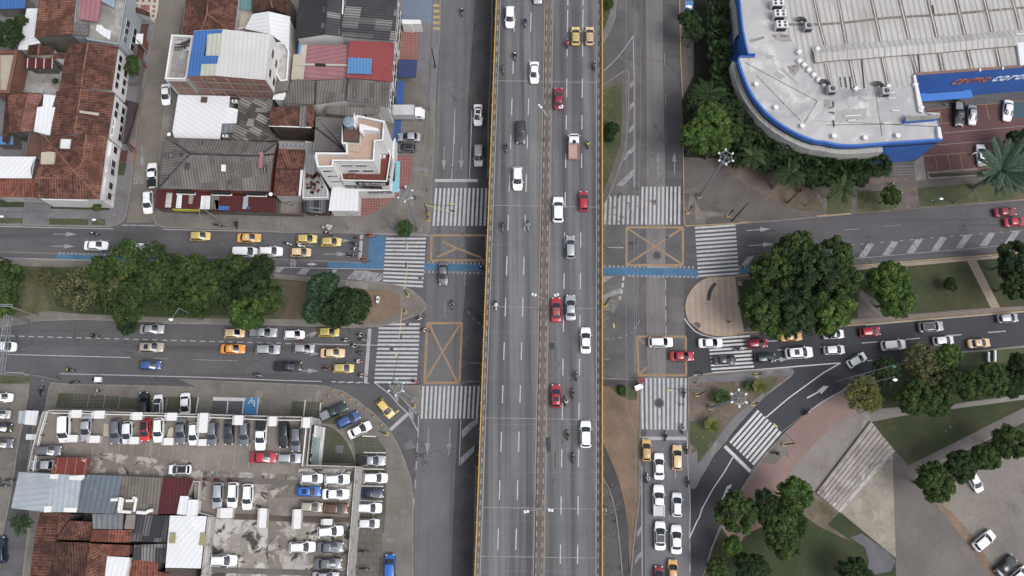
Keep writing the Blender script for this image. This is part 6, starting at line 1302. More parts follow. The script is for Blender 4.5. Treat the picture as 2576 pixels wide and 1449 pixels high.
mb=MB();mb.prism(P('j785,1190 828,1150 840,1180 1130,1150 1135,1180 1110,1195 790,1222',12.0),10.8,12.0,M_conc,M_mblue);mb.build('blue_upstand',root)
mb=MB();mb.prism(P('j868,755 890,755 972,1110 960,1135 925,1120',11.4),10.82,11.4,M_render);mb.build('side_coping',root)
mb=MB();mb.prism(P('j1110,1275 1140,1280 1160,1390 1145,1395 1120,1380',11.5),10.82,11.5,M_render);mb.build('side_coping',root)
def roof_item(name,label,cat,s,z,fn,grp=None,rz=0):
 c=P(s,z)[0];r=empty(name,(c.x,c.y,z),rz,label,cat,grp);fn(r);return r
def big_condenser(r):
 m=MB();m.box((0,0,1.0),(2.1,1.35,1.6),PAINT['pearl']);mk(m,'casing',r);m=MB();m.box((0,-.69,.85),(1.8,.04,1.1),BLACKP);mk(m,'grille',r)
 for x in(-.52,.52):
  for y in(-.33,.33):m=MB();m.tube((x,y,1.8),(x,y,1.86),.29,mat=M_conc,n=16);m.tube((x,y,1.86),(x,y,1.88),.22,mat=M_cor_d,n=16);mk(m,'fan',r)
for s_,lb in(('i1300,70','big rooftop condenser at the top of the row of three'),('i1322,180','big rooftop condenser in the middle of the row of three'),('i1340,290','big rooftop condenser at the lower end of the row of three')):roof_item('condenser',lb,'condenser',s_,10.85,big_condenser,'rooftop condensers in a row')
def small_cond(r):
 m=MB();m.box((0,0,.9),(1.5,1.3,1.5),PAINT['silver']);mk(m,'casing',r);m=MB();m.box((0,-.66,.8),(1.2,.03,1.0),BLACKP);mk(m,'grille',r)
 m=MB();m.tube((0,0,1.66),(0,0,1.7),.45,mat=M_cor_d,n=14);mk(m,'fan',r)
 m=MB();m.tube((-.3,.7,.9),(-.6,1.6,1.1),.38,.3,BLACKP,10);m.tube((-.6,1.6,1.1),(-1.6,1.9,.5),.35,.45,M_cor_d,10);mk(m,'duct',r)
for s_,lb in(('i1610,300','air handler with black duct near the three big condensers'),('i1845,930','air handler with black duct on the bend of the flat roof'),('j560,950','air handler with black duct near the blue shop wall')):roof_item('air_handler',lb,'air handler',s_,10.85,small_cond,'air handlers with ducts')
def curb_vent(r):m=MB();m.tube((0,0,0),(0,0,.6),.36,.34,M_render,14);mk(m,'stack',r);m=MB();m.tube((0,0,.6),(0,0,.7),.44,mat=M_render,n=14);mk(m,'cap',r)
for s_,lb in(('i1100,860','round white roof vent nearest the palms, first along the curved edge'),('i1297,1095','round white roof vent second along the curved edge'),('i1562,1280','round white roof vent third along the curved edge'),('i1880,1382','round white roof vent fourth along the curved edge'),('j372,1400','round white roof vent fifth along the curved edge'),('j698,1378','round white roof vent last along the curved edge')):roof_item('roof_vent',lb,'roof vent',s_,10.85,curb_vent,'round vents along the curved roof edge')
def pedestal(r):m=MB();m.box((0,0,.3),(.85,.7,.6),M_render);mk(m,'block',r);m=MB();m.box((0,0,.65),(.7,.55,.1),PAINT['pearl']);mk(m,'lid',r)
for q,s_ in enumerate(('i1535,625','i1582,665','i1630,715','i1678,765','i1728,815','i1790,860','j280,905','j605,880','j875,860','j935,1095','i1530,535','i1715,505')):roof_item('roof_pedestal',['small white roof box, first of the diagonal row','small white roof box, second of the diagonal row','small white roof box, third of the diagonal row','small white roof box, fourth of the diagonal row','small white roof box, fifth of the diagonal row','small white roof box beside the middle air handler','small white roof box at the edge of the sheet hall','small white roof box beside the air handler near the blue wall','small white roof box at the corner of the blue sign wall','small white roof box beside the blue upstand','small white roof box at the left foot of the patched roof','small white roof box at the right foot of the patched roof'][q],'roof box',s_,10.85,pedestal,'white boxes on the shopping centre roof',.6)
# ---------- south-west: showroom with roof deck ----------
M_dk=pm('deck_concrete','#837a70','#71685f',.12,5,.35,.9,stain=[('#8f867c',.3,.55,.72),('#5f564e',.2,.6,.78)],joints=(3.1,5.6,4,'#9b9186'))
M_dkp=pm('peeling_deck','#7c7269','#6b6259',.15,5,.35,.9,stain=[('#a39d96',.3,.49,.56),('#3f3a37',.42,.575,.61),('#8c8379',.2,.6,.7)])
M_dkw=pm('peeling_deck_white','#958d83','#857d73',.15,5,.35,.9,stain=[('#b3aea8',.3,.475,.54),('#46413d',.45,.55,.585),('#857b70',.25,.6,.63)])
DZ=6.5
dk=block_house('showroom','car showroom with a parking deck on its roof and white parapet rails','107,1036 127,1031 785,1049 773,1169 896,1173 886,1300 874,1460 866,1620 505,1620 524,1449 530,1330 535,1300 495,1290 500,1213 410,1207 290,1200 217,1196 140,1193 68,1187 80,1130',DZ,.95,M_dk,M_render_s,'showroom',pw=.16)
for s_,m in(('v880,900 1100,880 1500,930 1981,960 w200,960 400,1100 800,1110 1100,1100 1300,1110 1300,1330 1000,1340 800,1140 400,1130 0,1130 v1700,1120 900,1090',M_dkp),('w1310,1040 1860,1050 1830,1400 1780,1440 1820,1340 1560,1330 1540,1230 1290,1200',M_dkw),('w250,1160 385,1160 380,1360 260,1340',M_dkw),('w820,1130 1000,1240 980,1449 830,1449',M_dkw),('y400,870 1000,880 1000,1449 395,1449 .500,1560',M_dkw),('y1090,900 1830,920 1810,1449 1000,1449 1000,1100',M_dkp),('y1280,910 1540,930 1480,1100 1210,1200 1200,1100',M_dkw)):
 onroof(dk,'stained_patch',s_,DZ,.012 if m is M_dkp else.02,m)
mb=MB();strip(mb,P('w340,1140 700,1160 1000,1170 1330,1185',DZ+.04),1.0,DZ+.04,M_grender);mb.build('slab_strip',dk)
for s_ in('w455,1132 515,1138 515,1165 450,1160','w340,1132 385,1135 385,1160 340,1158','w585,1140 642,1143 640,1170 580,1165'):onroof(dk,'red_slab',s_,DZ+.04,.02,M_drsheet)
mb=MB();strip(mb,P('y400,1385 560,1390 900,1400 1780,1425',DZ+.04),.9,DZ+.04,M_grender);mb.build('slab_strip',dk)
mb=MB()
for x in range(960,1981,135):strip(mb,P(f'v{x},620 {x-40},920',DZ+.03),.1,DZ+.03,M_worn)
for x in range(390,1250,150):strip(mb,P(f'w{x},560 {x-40},1050',DZ+.03),.12,DZ+.03,M_worn)
mb.build('bay_line',dk)
def rail(s,z,h,mat=M_render,par=dk,name='parapet_rail'):
 q=P(s,z+h)
 for i in range(len(q)-1):
  a,b=q[i],q[i+1];d=(b-a);L=d.length;mb=MB();c=(a+b)/2;mb.box(c,(L,.14,.12),mat,math.atan2(d.y,d.x));mb.box(c-Vector((0,0,.45)),(L,.08,.08),mat,math.atan2(d.y,d.x));mb.build(name,par)
  n=max(2,int(L/3))
  for k in range(n+1):p=a+d*k/n;mb=MB();mb.box(p-Vector((0,0,h/2)),(.14,.14,h),mat);mb.build('rail_post',par)
onroof(dk,'repair_strip','w0,1040 820,1080 1300,1100 1300,1125 800,1105 0,1070',DZ+.03,.01,M_dkp)
rail('v520,480 1350,500 1981,520 w1000,550 1400,555',DZ,1.3);rail('v470,470 400,700 330,1060',DZ,1.3);rail('w1385,620 1345,1010',DZ,1.3)
A_,B_=P('w1440,600 1400,1000',DZ+.95);d=(B_-A_).normalized();nn=Vector((-d.y,d.x,0));nn=nn if nn.x>0 else-nn;c=(A_+B_)/2;rz=math.atan2(d.y,d.x)
mb=MB();mb.box((c.x+nn.x*.08,c.y+nn.y*.08,6.4),((B_-A_).length,.12,1.5),M_black,rz);mb.build('fascia_board',dk)
dd=-d;lettering('RENAULT',B_+dd*1.9+nn*.17+Vector((0,0,-1.6)),dd,(0,0,1),(B_-A_).length*.5,.8,M_render,dk,.02)
mb=MB();c2=B_+dd*.9+nn*.2;q=[Vector((c2.x,c2.y,6.45))+dd*(.42*x)+Vector((0,0,.6*y))for x,y in((0,1),(1,0),(0,-1),(-1,0))];q2=[Vector((c2.x,c2.y,6.45))+dd*(.2*x)+Vector((0,0,.32*y))for x,y in((0,1),(1,0),(0,-1),(-1,0))]
for i in range(4):mb.face([q[i],q[(i+1)%4],q2[(i+1)%4],q2[i]],M_render)
mb.build('emblem',dk)
mb=MB();c=(A_+B_)/2;mb.box((c.x+nn.x*.06,c.y+nn.y*.06,2.9),((B_-A_).length,.1,5.3),TEALG,rz);mb.build('glass_front',dk)
mb=MB();mb.prism([A_+nn*.02-dd*2.0,A_+nn*.02,A_+nn*.5,A_+nn*.5-dd*2.0],.1,5.8,M_render);mb.build('entrance_pier',dk)
mb=MB();mb.prism([A_+nn*.14,B_+nn*.14,B_+nn*.75,A_+nn*.75],.1,.5,M_render);mb.build('plinth',dk)
def hood(s,z,w,dpt,h,label,rz=0,grp='white vent hoods on the roof deck'):
 c=P(s,z+h)[0];r=empty('vent_hood',(c.x,c.y,z),rz,label,'vent hood',grp);m=MB();m.box((0,0,h/2),(w,dpt,h),M_render_s);mk(m,'duct',r);m=MB();m.box((w*.12,0,h+.04),(w*.78,dpt+.12,.1),M_render);mk(m,'cap',r)
for s_,w_,d_2,h_,lb in(('v755,490',2.2,1.2,1.3,'white vent hood above the white van in the deck corner'),('v985,497',2.3,1.2,1.3,'white vent hood behind the silver sedan of the deck'),('v1370,512',2.1,1.2,1.3,'white vent hood behind the scarlet car'),('v1718,518',2.1,1.2,1.3,'white vent hood between the white SUV and the grey sedan, back rail'),('v715,738',2.2,1.1,1.0,'white vent hood in front of the white van'),('v940,745',2.2,1.1,1.0,'white vent hood in front of the silver sedan'),('v1338,758',2.0,1.1,1.0,'white vent hood in front of the small white hatchback'),('v1685,768',2.0,1.1,1.0,'white vent hood in front of the white SUV'),('w340,580',1.8,3.2,2.0,'tall pale vent hood in the deck back row'),('w695,553',1.8,1.5,1.6,'white vent hood beside the charcoal sedan'),('w1040,565',1.6,1.5,1.6,'white vent hood right of the white pickup'),('w1380,578',1.5,1.6,1.6,'white vent hood in the north-east deck corner'),('w330,778',1.7,1.0,1.0,'low white vent hood left of the grey SUV, deck back row'),('y565,815',2.6,1.5,1.2,'wide white vent hood above the white gabled roof'),('y940,865',1.5,3.0,1.4,'long pale vent hood over the brown slot'),('y1288,875',1.5,3.0,1.4,'long vent hood beside the beige car'),('y1590,905',1.9,.9,.9,'grey white vent hood near the east parapet')):
 hood(s_,DZ,w_,d_2,h_,lb)
for s_ in('y670,820 890,825 885,885 655,880','y1000,835 1245,850 1235,900 990,890','y1340,840 1590,850 1820,860 1810,905 1520,915 1330,900'):onroof(dk,'brown_slot',s_,DZ,.05,M_brownwall)
onroof(dk,'tarpaulin','v1735,615 1745,640 1735,735 1675,740 1700,640',DZ,.5,M_beige);onroof(dk,'cardboard_sheet','v1045,590 1100,590 1095,715 1040,715',DZ,.06,M_beige)
mb=MB();mb.prism(P('v262,455 385,458 360,605 245,595',5.0),4.7,5.0,M_wsheet);mb.build('white_canopy',dk);mb=MB();mb.prism(P('v190,460 262,455 245,590 180,585',4.8),4.6,4.8,M_lblue);mb.build('white_canopy',dk);mb=MB();mb.prism(P('v265,692 378,695 370,752 258,748',3.6),3.4,3.6,M_wsheet);mb.build('white_canopy',dk)
GW='sheet roofed sheds south of the deck'
house('sheet_shed','pale blue sheet roof at the left end of the shed row',[('x190,400@8.4 530,420@8.9 470,805@8.9 112,765@8.2',M_lblue)],M_render_s,'shed',ridge=None,group=GW)
house('sheet_shed','pale blue sheet roof, second in the shed row, white flashings',[('x530,420@8.9 820,438@8.9 770,805@8.8 470,805@8.9',M_lblue)],M_render_s,'shed',ridge=None,group=GW)
house('sheet_shed','slate blue sheet roof in the middle of the shed row',[('x820,425@8.3 1240,440@8.3 1190,640@8.2 1140,822@8.0 780,808@8.0',M_slate)],M_render_s,'shed',ridge=None,group=GW)
house('sheet_shed','brown fibre cement roof with pipes in the shed row',[('x1240,440@8.1 1640,460@8.1 1585,828@7.9 1340,825@7.9 1150,822@7.9 1190,640@8.0',M_browncor)],M_render_s,'shed',ridge=None,group=GW)
house('sheet_shed','dark red sheet roof at the right end of the shed row',[('x1640,460@8.0 1948,466@8.0 1890,640@7.9 1780,822@7.8 1585,825@7.8',M_drsheet)],M_render_s,'shed',ridge=None,group=GW)
house('sheet_shed','rusty red sheet canopy over the silver sedan of the deck',[('x555,252@8.8 912,256@8.8 866,442@8.9 515,424@8.9',M_rust)],M_render_s,'canopy',ridge=None,zb=8.5)
mb=MB()
for s_,z_ in(('x505,425 585,422 575,472 502,468',9.1),('x700,440 850,430 842,465 815,485 698,480',9.1),('x445,745 518,742 512,805 442,808',9.1),('x650,758 770,760 765,808 635,805',9.0)):m2=MB();m2.prism(P(s_,z_),z_-.3,z_,M_render);thing1('roof_flashing',{0:'white flashing box above the rusty canopy edge',1:'white flashing box beside the slate roof top',2:'white flashing box at the lower left of the pale roofs',3:'white flashing box at the lower right of the pale roofs'}[('x505','x700','x445','x650').index(s_[:4])],'flashing',m2)
r_=empty('roof_pipes',at_('x1240,740',8.0),0,'white ducts and pipes on the brown fibre cement roof','pipes')
for s_,w_ in(('x1120,680 1190,675',.5),('x1215,655 1195,795 1320,805',.45),('x1240,665 1220,790',.3),('x1270,690 1350,688',.4),('x1340,660 1372,662 1350,800',.4),('x1380,805 1470,812 1500,790 1540,785',.5)):
 m2=MB();q_=P(s_,8.5)
 for k in range(len(q_)-1):m2.tube(q_[k],q_[k+1],w_*.6,mat=M_render,n=8)
 m2.build('duct',r_)
onroof(bpy.data.objects['hipped_hall'],'pink_sheet','e1195,400 1240,402 1228,560 1180,555',7.5,.15,M_psheet)
house('white_shed','small white roof step on the dark red shed',[('x1815,642@8.3 1900,645@8.3 1885,835@8.2 1780,825@8.2',M_wsheet)],M_render,'shed',ridge=None,zb=6)
house('white_shed','white roof step right of the dark red shed',[('x1900,680@8.6 1999,680@8.6 1985,840@8.5 1880,845@8.5',M_wsheet)],M_render,'shed',ridge=None,zb=6)
house('white_gabled_house','large white gabled roof with olive skylights beside the deck',[('x1712,840@7.8 1900,842@8.2 2080,845@7.9 2045,1130@8.0 1685,1130@7.8',M_wsheet),('x1685,1130@7.8 2045,1130@8.0 2020,1372@7.8 1665,1365@7.6',M_wsheet)],M_render,ridge=None)
r_=bpy.data.objects['white_gabled_house.001']
for s_ in('x1712,1015 1770,1018 1762,1120 1700,1118','y320,1012 372,1015 365,1140 305,1138'):onroof(r_,'olive_skylight',s_,8.1,.08,OLIVE)
block_house('deck_lift_wall','white wall strip between the gabled roof and the stained deck','y395,850 455,855 425,1110 400,1449 .505,1600 .485,1600 y335,1375 370,1090 385,900',7.4,.4,M_render_s,M_render_s,'wall',pw=.1)
for s_,lb,f_ in(('x','long clay roof above the pavement arcade at the lower left',[('x402,812@4.6 585,812@5.6 560,1080@5.6 480,1500@5.6 295,1500@4.4 350,1080@4.5',M_tile)]),
('x','small clay roof wedge under the pale sheds',[('x590,812@5.8 715,820@5.4 700,885@5.2 545,1080@5.0',M_tile)]),
('x','clay roof with slanting tile rows left of the glazed lean-to',[('x700,890@5.6 930,905@5.2 900,1092@4.9 560,1080@5.0',M_tile)]),
('x','fine orange clay roof below the glazed lean-to',[('x930,980@5.2 1330,985@5.4 1310,1112@5.0 905,1102@5.0',M_tile_b)]),
('x','old blackened clay roof at the bottom left',[('x540,1105@5.6 895,1112@5.8 870,1280@5.2 850,1500@4.8 485,1500@5.0',M_tile_d)]),
('x','orange clay hip beside the blackened roof',[('x900,1122@5.4 1085,1245@5.8 1050,1500@5.4 850,1500@4.8 875,1280@5.0',M_tile_o),('x900,1122@5.4 1310,1138@5.2 1300,1250@5.0 1085,1245@5.8',M_tile_b)]),
('x','bright red clay roof patch at the bottom edge',[('x1320,1290@4.6 1595,1290@4.6 1585,1400@4.4 1700,1425@4.4 1690,1500@4.2 1300,1500@4.2',M_tile_b)])):
 house('tiled_house',lb,f_,M_grender)
house('glazed_lean_to','grey translucent lean-to below the slate blue shed',[('x930,822@6.0 1240,825@6.0 1232,978@5.4 935,972@5.4',M_trans)],M_grender,'lean-to',ridge=None)
house('glazed_lean_to','small worn grey flat roof beside the translucent lean-to',[('x1275,830@6.0 1365,830@6.0 1350,978@5.8 1250,972@5.8',M_conc)],M_grender,'lean-to',ridge=None)
house('dark_shed','nearly black fibre roof left of the white gabled roof',[('x1370,830@6.0 1712,840@6.0 1690,1110@5.6 1320,1100@5.4',M_cor_k)],M_grender,'shed',ridge=None)
house('dark_shed','brown black ribbed roof below the nearly black roof',[('x1350,1135@5.6 1682,1122@5.6 1668,1315@5.2 1335,1285@5.2',M_cor_d)],M_grender,'shed',ridge=None)
house('white_shed','white sheet roof box between orange and red clay roofs',[('x1080,1250@5.8 1305,1262@5.8 1300,1340@5.8 1250,1500@5.6 1050,1500@5.6',M_wsheet)],M_render,'shed',ridge=None)
block_house('tall_narrow_house','brown roofed lean building at the bottom edge below the white gabled roof','x1670,1372 1981,1385 1975,1500 1660,1500',4.0,.2,M_brownwall,M_grender,pw=.1)
# ======================= trees =======================
def leafmat(name,a,b,c):
 m=bpy.data.materials.new(name);m.use_nodes=True;nt=m.node_tree;bs=nt.nodes['Principled BSDF']
 at=nt.nodes.new('ShaderNodeAttribute');at.attribute_name='tone';cr=nt.nodes.new('ShaderNodeValToRGB')
 cr.color_ramp.elements[0].color=(*lin(a),1);cr.color_ramp.elements[1].color=(*lin(c),1);e=cr.color_ramp.elements.new(.5);e.color=(*lin(b),1)
 nt.links.new(at.outputs['Fac'],cr.inputs[0]);nt.links.new(cr.outputs[0],bs.inputs['Base Color']);bs.inputs['Roughness'].default_value=.65;bs.inputs['Specular IOR Level'].default_value=.08
 return m
F_dark=leafmat('foliage_dark','#202b1c','#2b3923','#3c4b2e');F_mid=leafmat('foliage_mid','#28351f','#354526','#4c5c34')
F_bright=leafmat('foliage_bright','#2c3e20','#3d5228','#5a6e38');F_olive=leafmat('foliage_olive','#434630','#56583c','#6f6e4c')
F_blue=leafmat('foliage_bluish','#263524','#334532','#4a5f47');F_palm=leafmat('foliage_palm','#1d2a1a','#2b3b23','#465837');F_date=leafmat('foliage_date_palm','#2a372e','#3c4b3f','#586858')
F_yel=leafmat('foliage_yellowish','#454a2a','#585b34','#73713f')
BARK=pm('bark','#6b5f53','#564b41',1.5,9,.5,.95);BARK_P=pm('palm_bark','#857d74','#6c645c',1.2,9,.5,.95)
def fast_mesh(name,vs,fs,tones,mat,nrm=None):
 me=bpy.data.meshes.new(name);me.from_pydata(vs,[],fs);me.materials.append(mat)
 a=me.attributes.new('tone','FLOAT','FACE');a.data.foreach_set('value',tones);me.update();return me
def crown_mesh(seed,n_cl=125,per=115,leaf=.058,flat=.72,rag=1.1,spread=.2):
 r=random.Random(seed);vs,fs,tn=[],[],[];cl=[]
 lobes=[(r.uniform(0,6.28),r.uniform(.5,.95),r.uniform(.8,1.15))for _ in range(6)]
 while len(cl)<n_cl:
  th=r.uniform(0,6.283);ph=math.acos(r.uniform(-.35,1));k=max(.62+.38*max(math.cos(th-l[0])*l[1]for l in lobes)*rag*.9,.5)
  rr=r.uniform(.45,.95)**.6*k;c=Vector((math.cos(th)*math.sin(ph)*rr,math.sin(th)*math.sin(ph)*rr,math.cos(ph)*rr*flat));cl.append((c,r.uniform(.13,spread),r.gauss(.45,.2)))
 for c,cr,tone in cl:
  for _ in range(per):
   d=Vector((r.gauss(0,1),r.gauss(0,1),r.gauss(.35,1))).normalized();p=c+d*cr*r.uniform(.7,1.08)
   nn=(d+Vector((r.uniform(-.6,.6),r.uniform(-.6,.6),r.uniform(-.2,.7)))).normalized();t=nn.orthogonal().normalized();t.rotate(Matrix.Rotation(r.uniform(0,6.28),3,nn));b=nn.cross(t)
   s=leaf*r.uniform(.6,1.25);i0=len(vs);vs+=[tuple(p+t*s),tuple(p+b*s*.55),tuple(p-t*s),tuple(p-b*s*.55)];fs.append((i0,i0+1,i0+2,i0+3));tn.append(min(1,max(0,tone+r.gauss(0,.24))))
 return fast_mesh('crown',vs,fs,tn,F_mid)
CROWNS=[crown_mesh(1),crown_mesh(2,140,100),crown_mesh(3,110,130,spread=.22),crown_mesh(4,100,140,.05,.8,.8,.2),crown_mesh(5,120,110,.062,.7,1.3)]
FERN=crown_mesh(11,60,150,.05,.62,.5,.27);SPARSE=crown_mesh(12,80,45,.05,.7,1.2,.3);BUSHY=crown_mesh(13,110,90,.06,.75,1.2,.17);ROUND=crown_mesh(14,120,80,.06,.8,.2,.2)
def trunk_mesh(seed):
 r=random.Random(seed);mb=MB();mb.tube((0,0,0),(.03,.02,.62),.075,.05,BARK,9)
 for k in range(7):
  a=k*.9+r.uniform(-.3,.3);e=Vector((math.cos(a)*r.uniform(.4,.7),math.sin(a)*r.uniform(.4,.7),r.uniform(1.0,1.35)));m=Vector((e.x*.4,e.y*.4,.85));mb.tube((.03,.02,.55),m,.04,.026,BARK,6);mb.tube(m,e,.026,.009,BARK,5)
 return mb.mesh('trunk',60)
TRUNKS=[trunk_mesh(1),trunk_mesh(2)]
def tree(x,y,r,hc,kind,fol,label,group=None,cat='tree'):
 c=G(x,y,hc);mpp=(CAMH-hc)/FPX;rm=r*mpp*{'broad':1.02,'round':1.05,'shrub':1.05}.get(kind,1.15);root=empty({'shrub':'shrub','round':'clipped_shrub'}.get(kind,'broadleaf_tree'),(c.x,c.y,.1),R.uniform(0,6.28),label,cat,group)
 me={'fern':FERN,'sparse':SPARSE,'bushy':BUSHY,'round':ROUND}.get(kind)or CROWNS[R.randrange(5)]
 hk=max(hc/(rm*1.25),.5)if kind not in('shrub','round')else 1
 t=mk(TRUNKS[R.randrange(2)],'trunk',root);t.scale=(rm*.9,rm*.9,hc/1.15)
 o=mk(me,'crown',root,(0,0,hc-.1));o.scale=(rm,rm*R.uniform(.92,1.08),rm*(1.0 if kind!='shrub' else.8));o.material_slots[0].link='OBJECT';o.material_slots[0].material=fol;return root
def fan_mesh(seed,n=30,sp=1.0):
 r=random.Random(seed);vs,fs,tn=[],[],[]
 for k in range(n):
  az=k*2.39996+r.uniform(-.2,.2);el=1.35-1.55*(k/n)+r.uniform(-.1,.1);L=(.85+.35*k/n)*sp;d=Vector((math.cos(az)*math.cos(el),math.sin(az)*math.cos(el),math.sin(el)));hub=d*L;side=Vector((-math.sin(az),math.cos(az),0));up=side.cross(d)*-1
  tone=r.uniform(.25,.8)*(1-.35*k/n);i0=len(vs);w=.025;vs+=[tuple(side*w),tuple(-side*w),tuple(hub-side*w),tuple(hub+side*w)];fs.append((i0,i0+1,i0+2,i0+3));tn.append(tone)
  m=15
  for j in range(m):
   a=-1.75+3.5*j/(m-1);ray=(d*math.cos(a)+side*math.sin(a)).normalized();tip=hub+ray*(.78*(1-.18*abs(a)/1.75))*sp+Vector((0,0,-.16));nr=ray.cross(up).normalized();q=hub+ray*.35
   i0=len(vs);vs+=[tuple(hub),tuple(q+nr*.055+up*.03),tuple(tip),tuple(q-nr*.055-up*.02)];fs.append((i0,i0+1,i0+2,i0+3));tn.append(min(1,max(0,tone+r.uniform(-.15,.2))))
 return fast_mesh('crown',vs,fs,tn,F_palm)
def feather_mesh(seed,n=16,L=2.7,droop=1.1,nl=22,lw=.55,lift=.75):
 r=random.Random(seed);vs,fs,tn=[],[],[]
 for k in range(n):
  az=k*2.39996+r.uniform(-.15,.15);e0=lift*r.uniform(.5,1.3);Lk=L*r.uniform(.85,1.1);side=Vector((-math.sin(az),math.cos(az),0));h=Vector((math.cos(az),math.sin(az),0));tone=r.uniform(.2,.8)
  def pt(t):return h*(Lk*t*math.cos(e0*(1-t)))+Vector((0,0,Lk*(math.sin(e0)*t-droop*.55*t*t)))
  for j in range(8):
   a,b=pt(j/8),pt((j+1)/8);i0=len(vs);w=.035*(1-j/9);vs+=[tuple(a+side*w),tuple(a-side*w),tuple(b-side*w),tuple(b+side*w)];fs.append((i0,i0+1,i0+2,i0+3));tn.append(tone)
  for j in range(nl):
   t=.12+.86*j/nl;a=pt(t);fw=(pt(min(t+.02,1))-a).normalized();ll=lw*math.sin(math.pi*(.12+.8*t))*r.uniform(.85,1.1)
   for s in(1,-1):
    tip=a+side*s*ll*.86+fw*ll*.6+Vector((0,0,-.22*ll));i0=len(vs);q=a.lerp(tip,.45);vs+=[tuple(a),tuple(q+fw*.1),tuple(tip),tuple(q-fw*.1)];fs.append((i0,i0+1,i0+2,i0+3));tn.append(min(1,max(0,tone+r.uniform(-.2,.2))))
 return fast_mesh('crown',vs,fs,tn,F_palm)
FANS=[fan_mesh(1),fan_mesh(2,34)];FEATH=[feather_mesh(3),feather_mesh(4,18)];DATE=feather_mesh(5,58,3.3,.6,26,.42,1.15);AGAVE=feather_mesh(6,14,1.0,.5,9,.4,1.0)
pt_=MB();pt_.tube((0,0,0),(0,0,1),.17,.13,BARK_P,10);PTRUNK=pt_.mesh('trunk',60)
def palm(x,y,r,hc,kind,fol,label,group=None):
 c=G(x,y,hc);mpp=(CAMH-hc)/FPX*1.22;me,r0={'fan':(FANS[R.randrange(2)],1.75),'feather':(FEATH[R.randrange(2)],2.95),'date':(DATE,3.2),'agave':(AGAVE,1.05)}[kind];k=r*mpp/r0
 root=empty({'fan':'fan_palm','feather':'feather_palm','date':'date_palm','agave':'young_palm'}[kind],(c.x,c.y,.1),R.uniform(0,6.28),label,'palm',group)
 t=mk(PTRUNK,'trunk',root);s={'date':2.4,'agave':.6}.get(kind,1.0);t.scale=(s,s,max(hc-.1,.3));o=mk(me,'crown',root,(0,0,max(hc-.15,.3)));o.scale=(k,k,k);o.material_slots[0].link='OBJECT';o.material_slots[0].material=fol
FOLS=dict(d=F_dark,m=F_mid,b=F_bright,o=F_olive,u=F_blue,p=F_palm,t=F_date,y=F_yel)
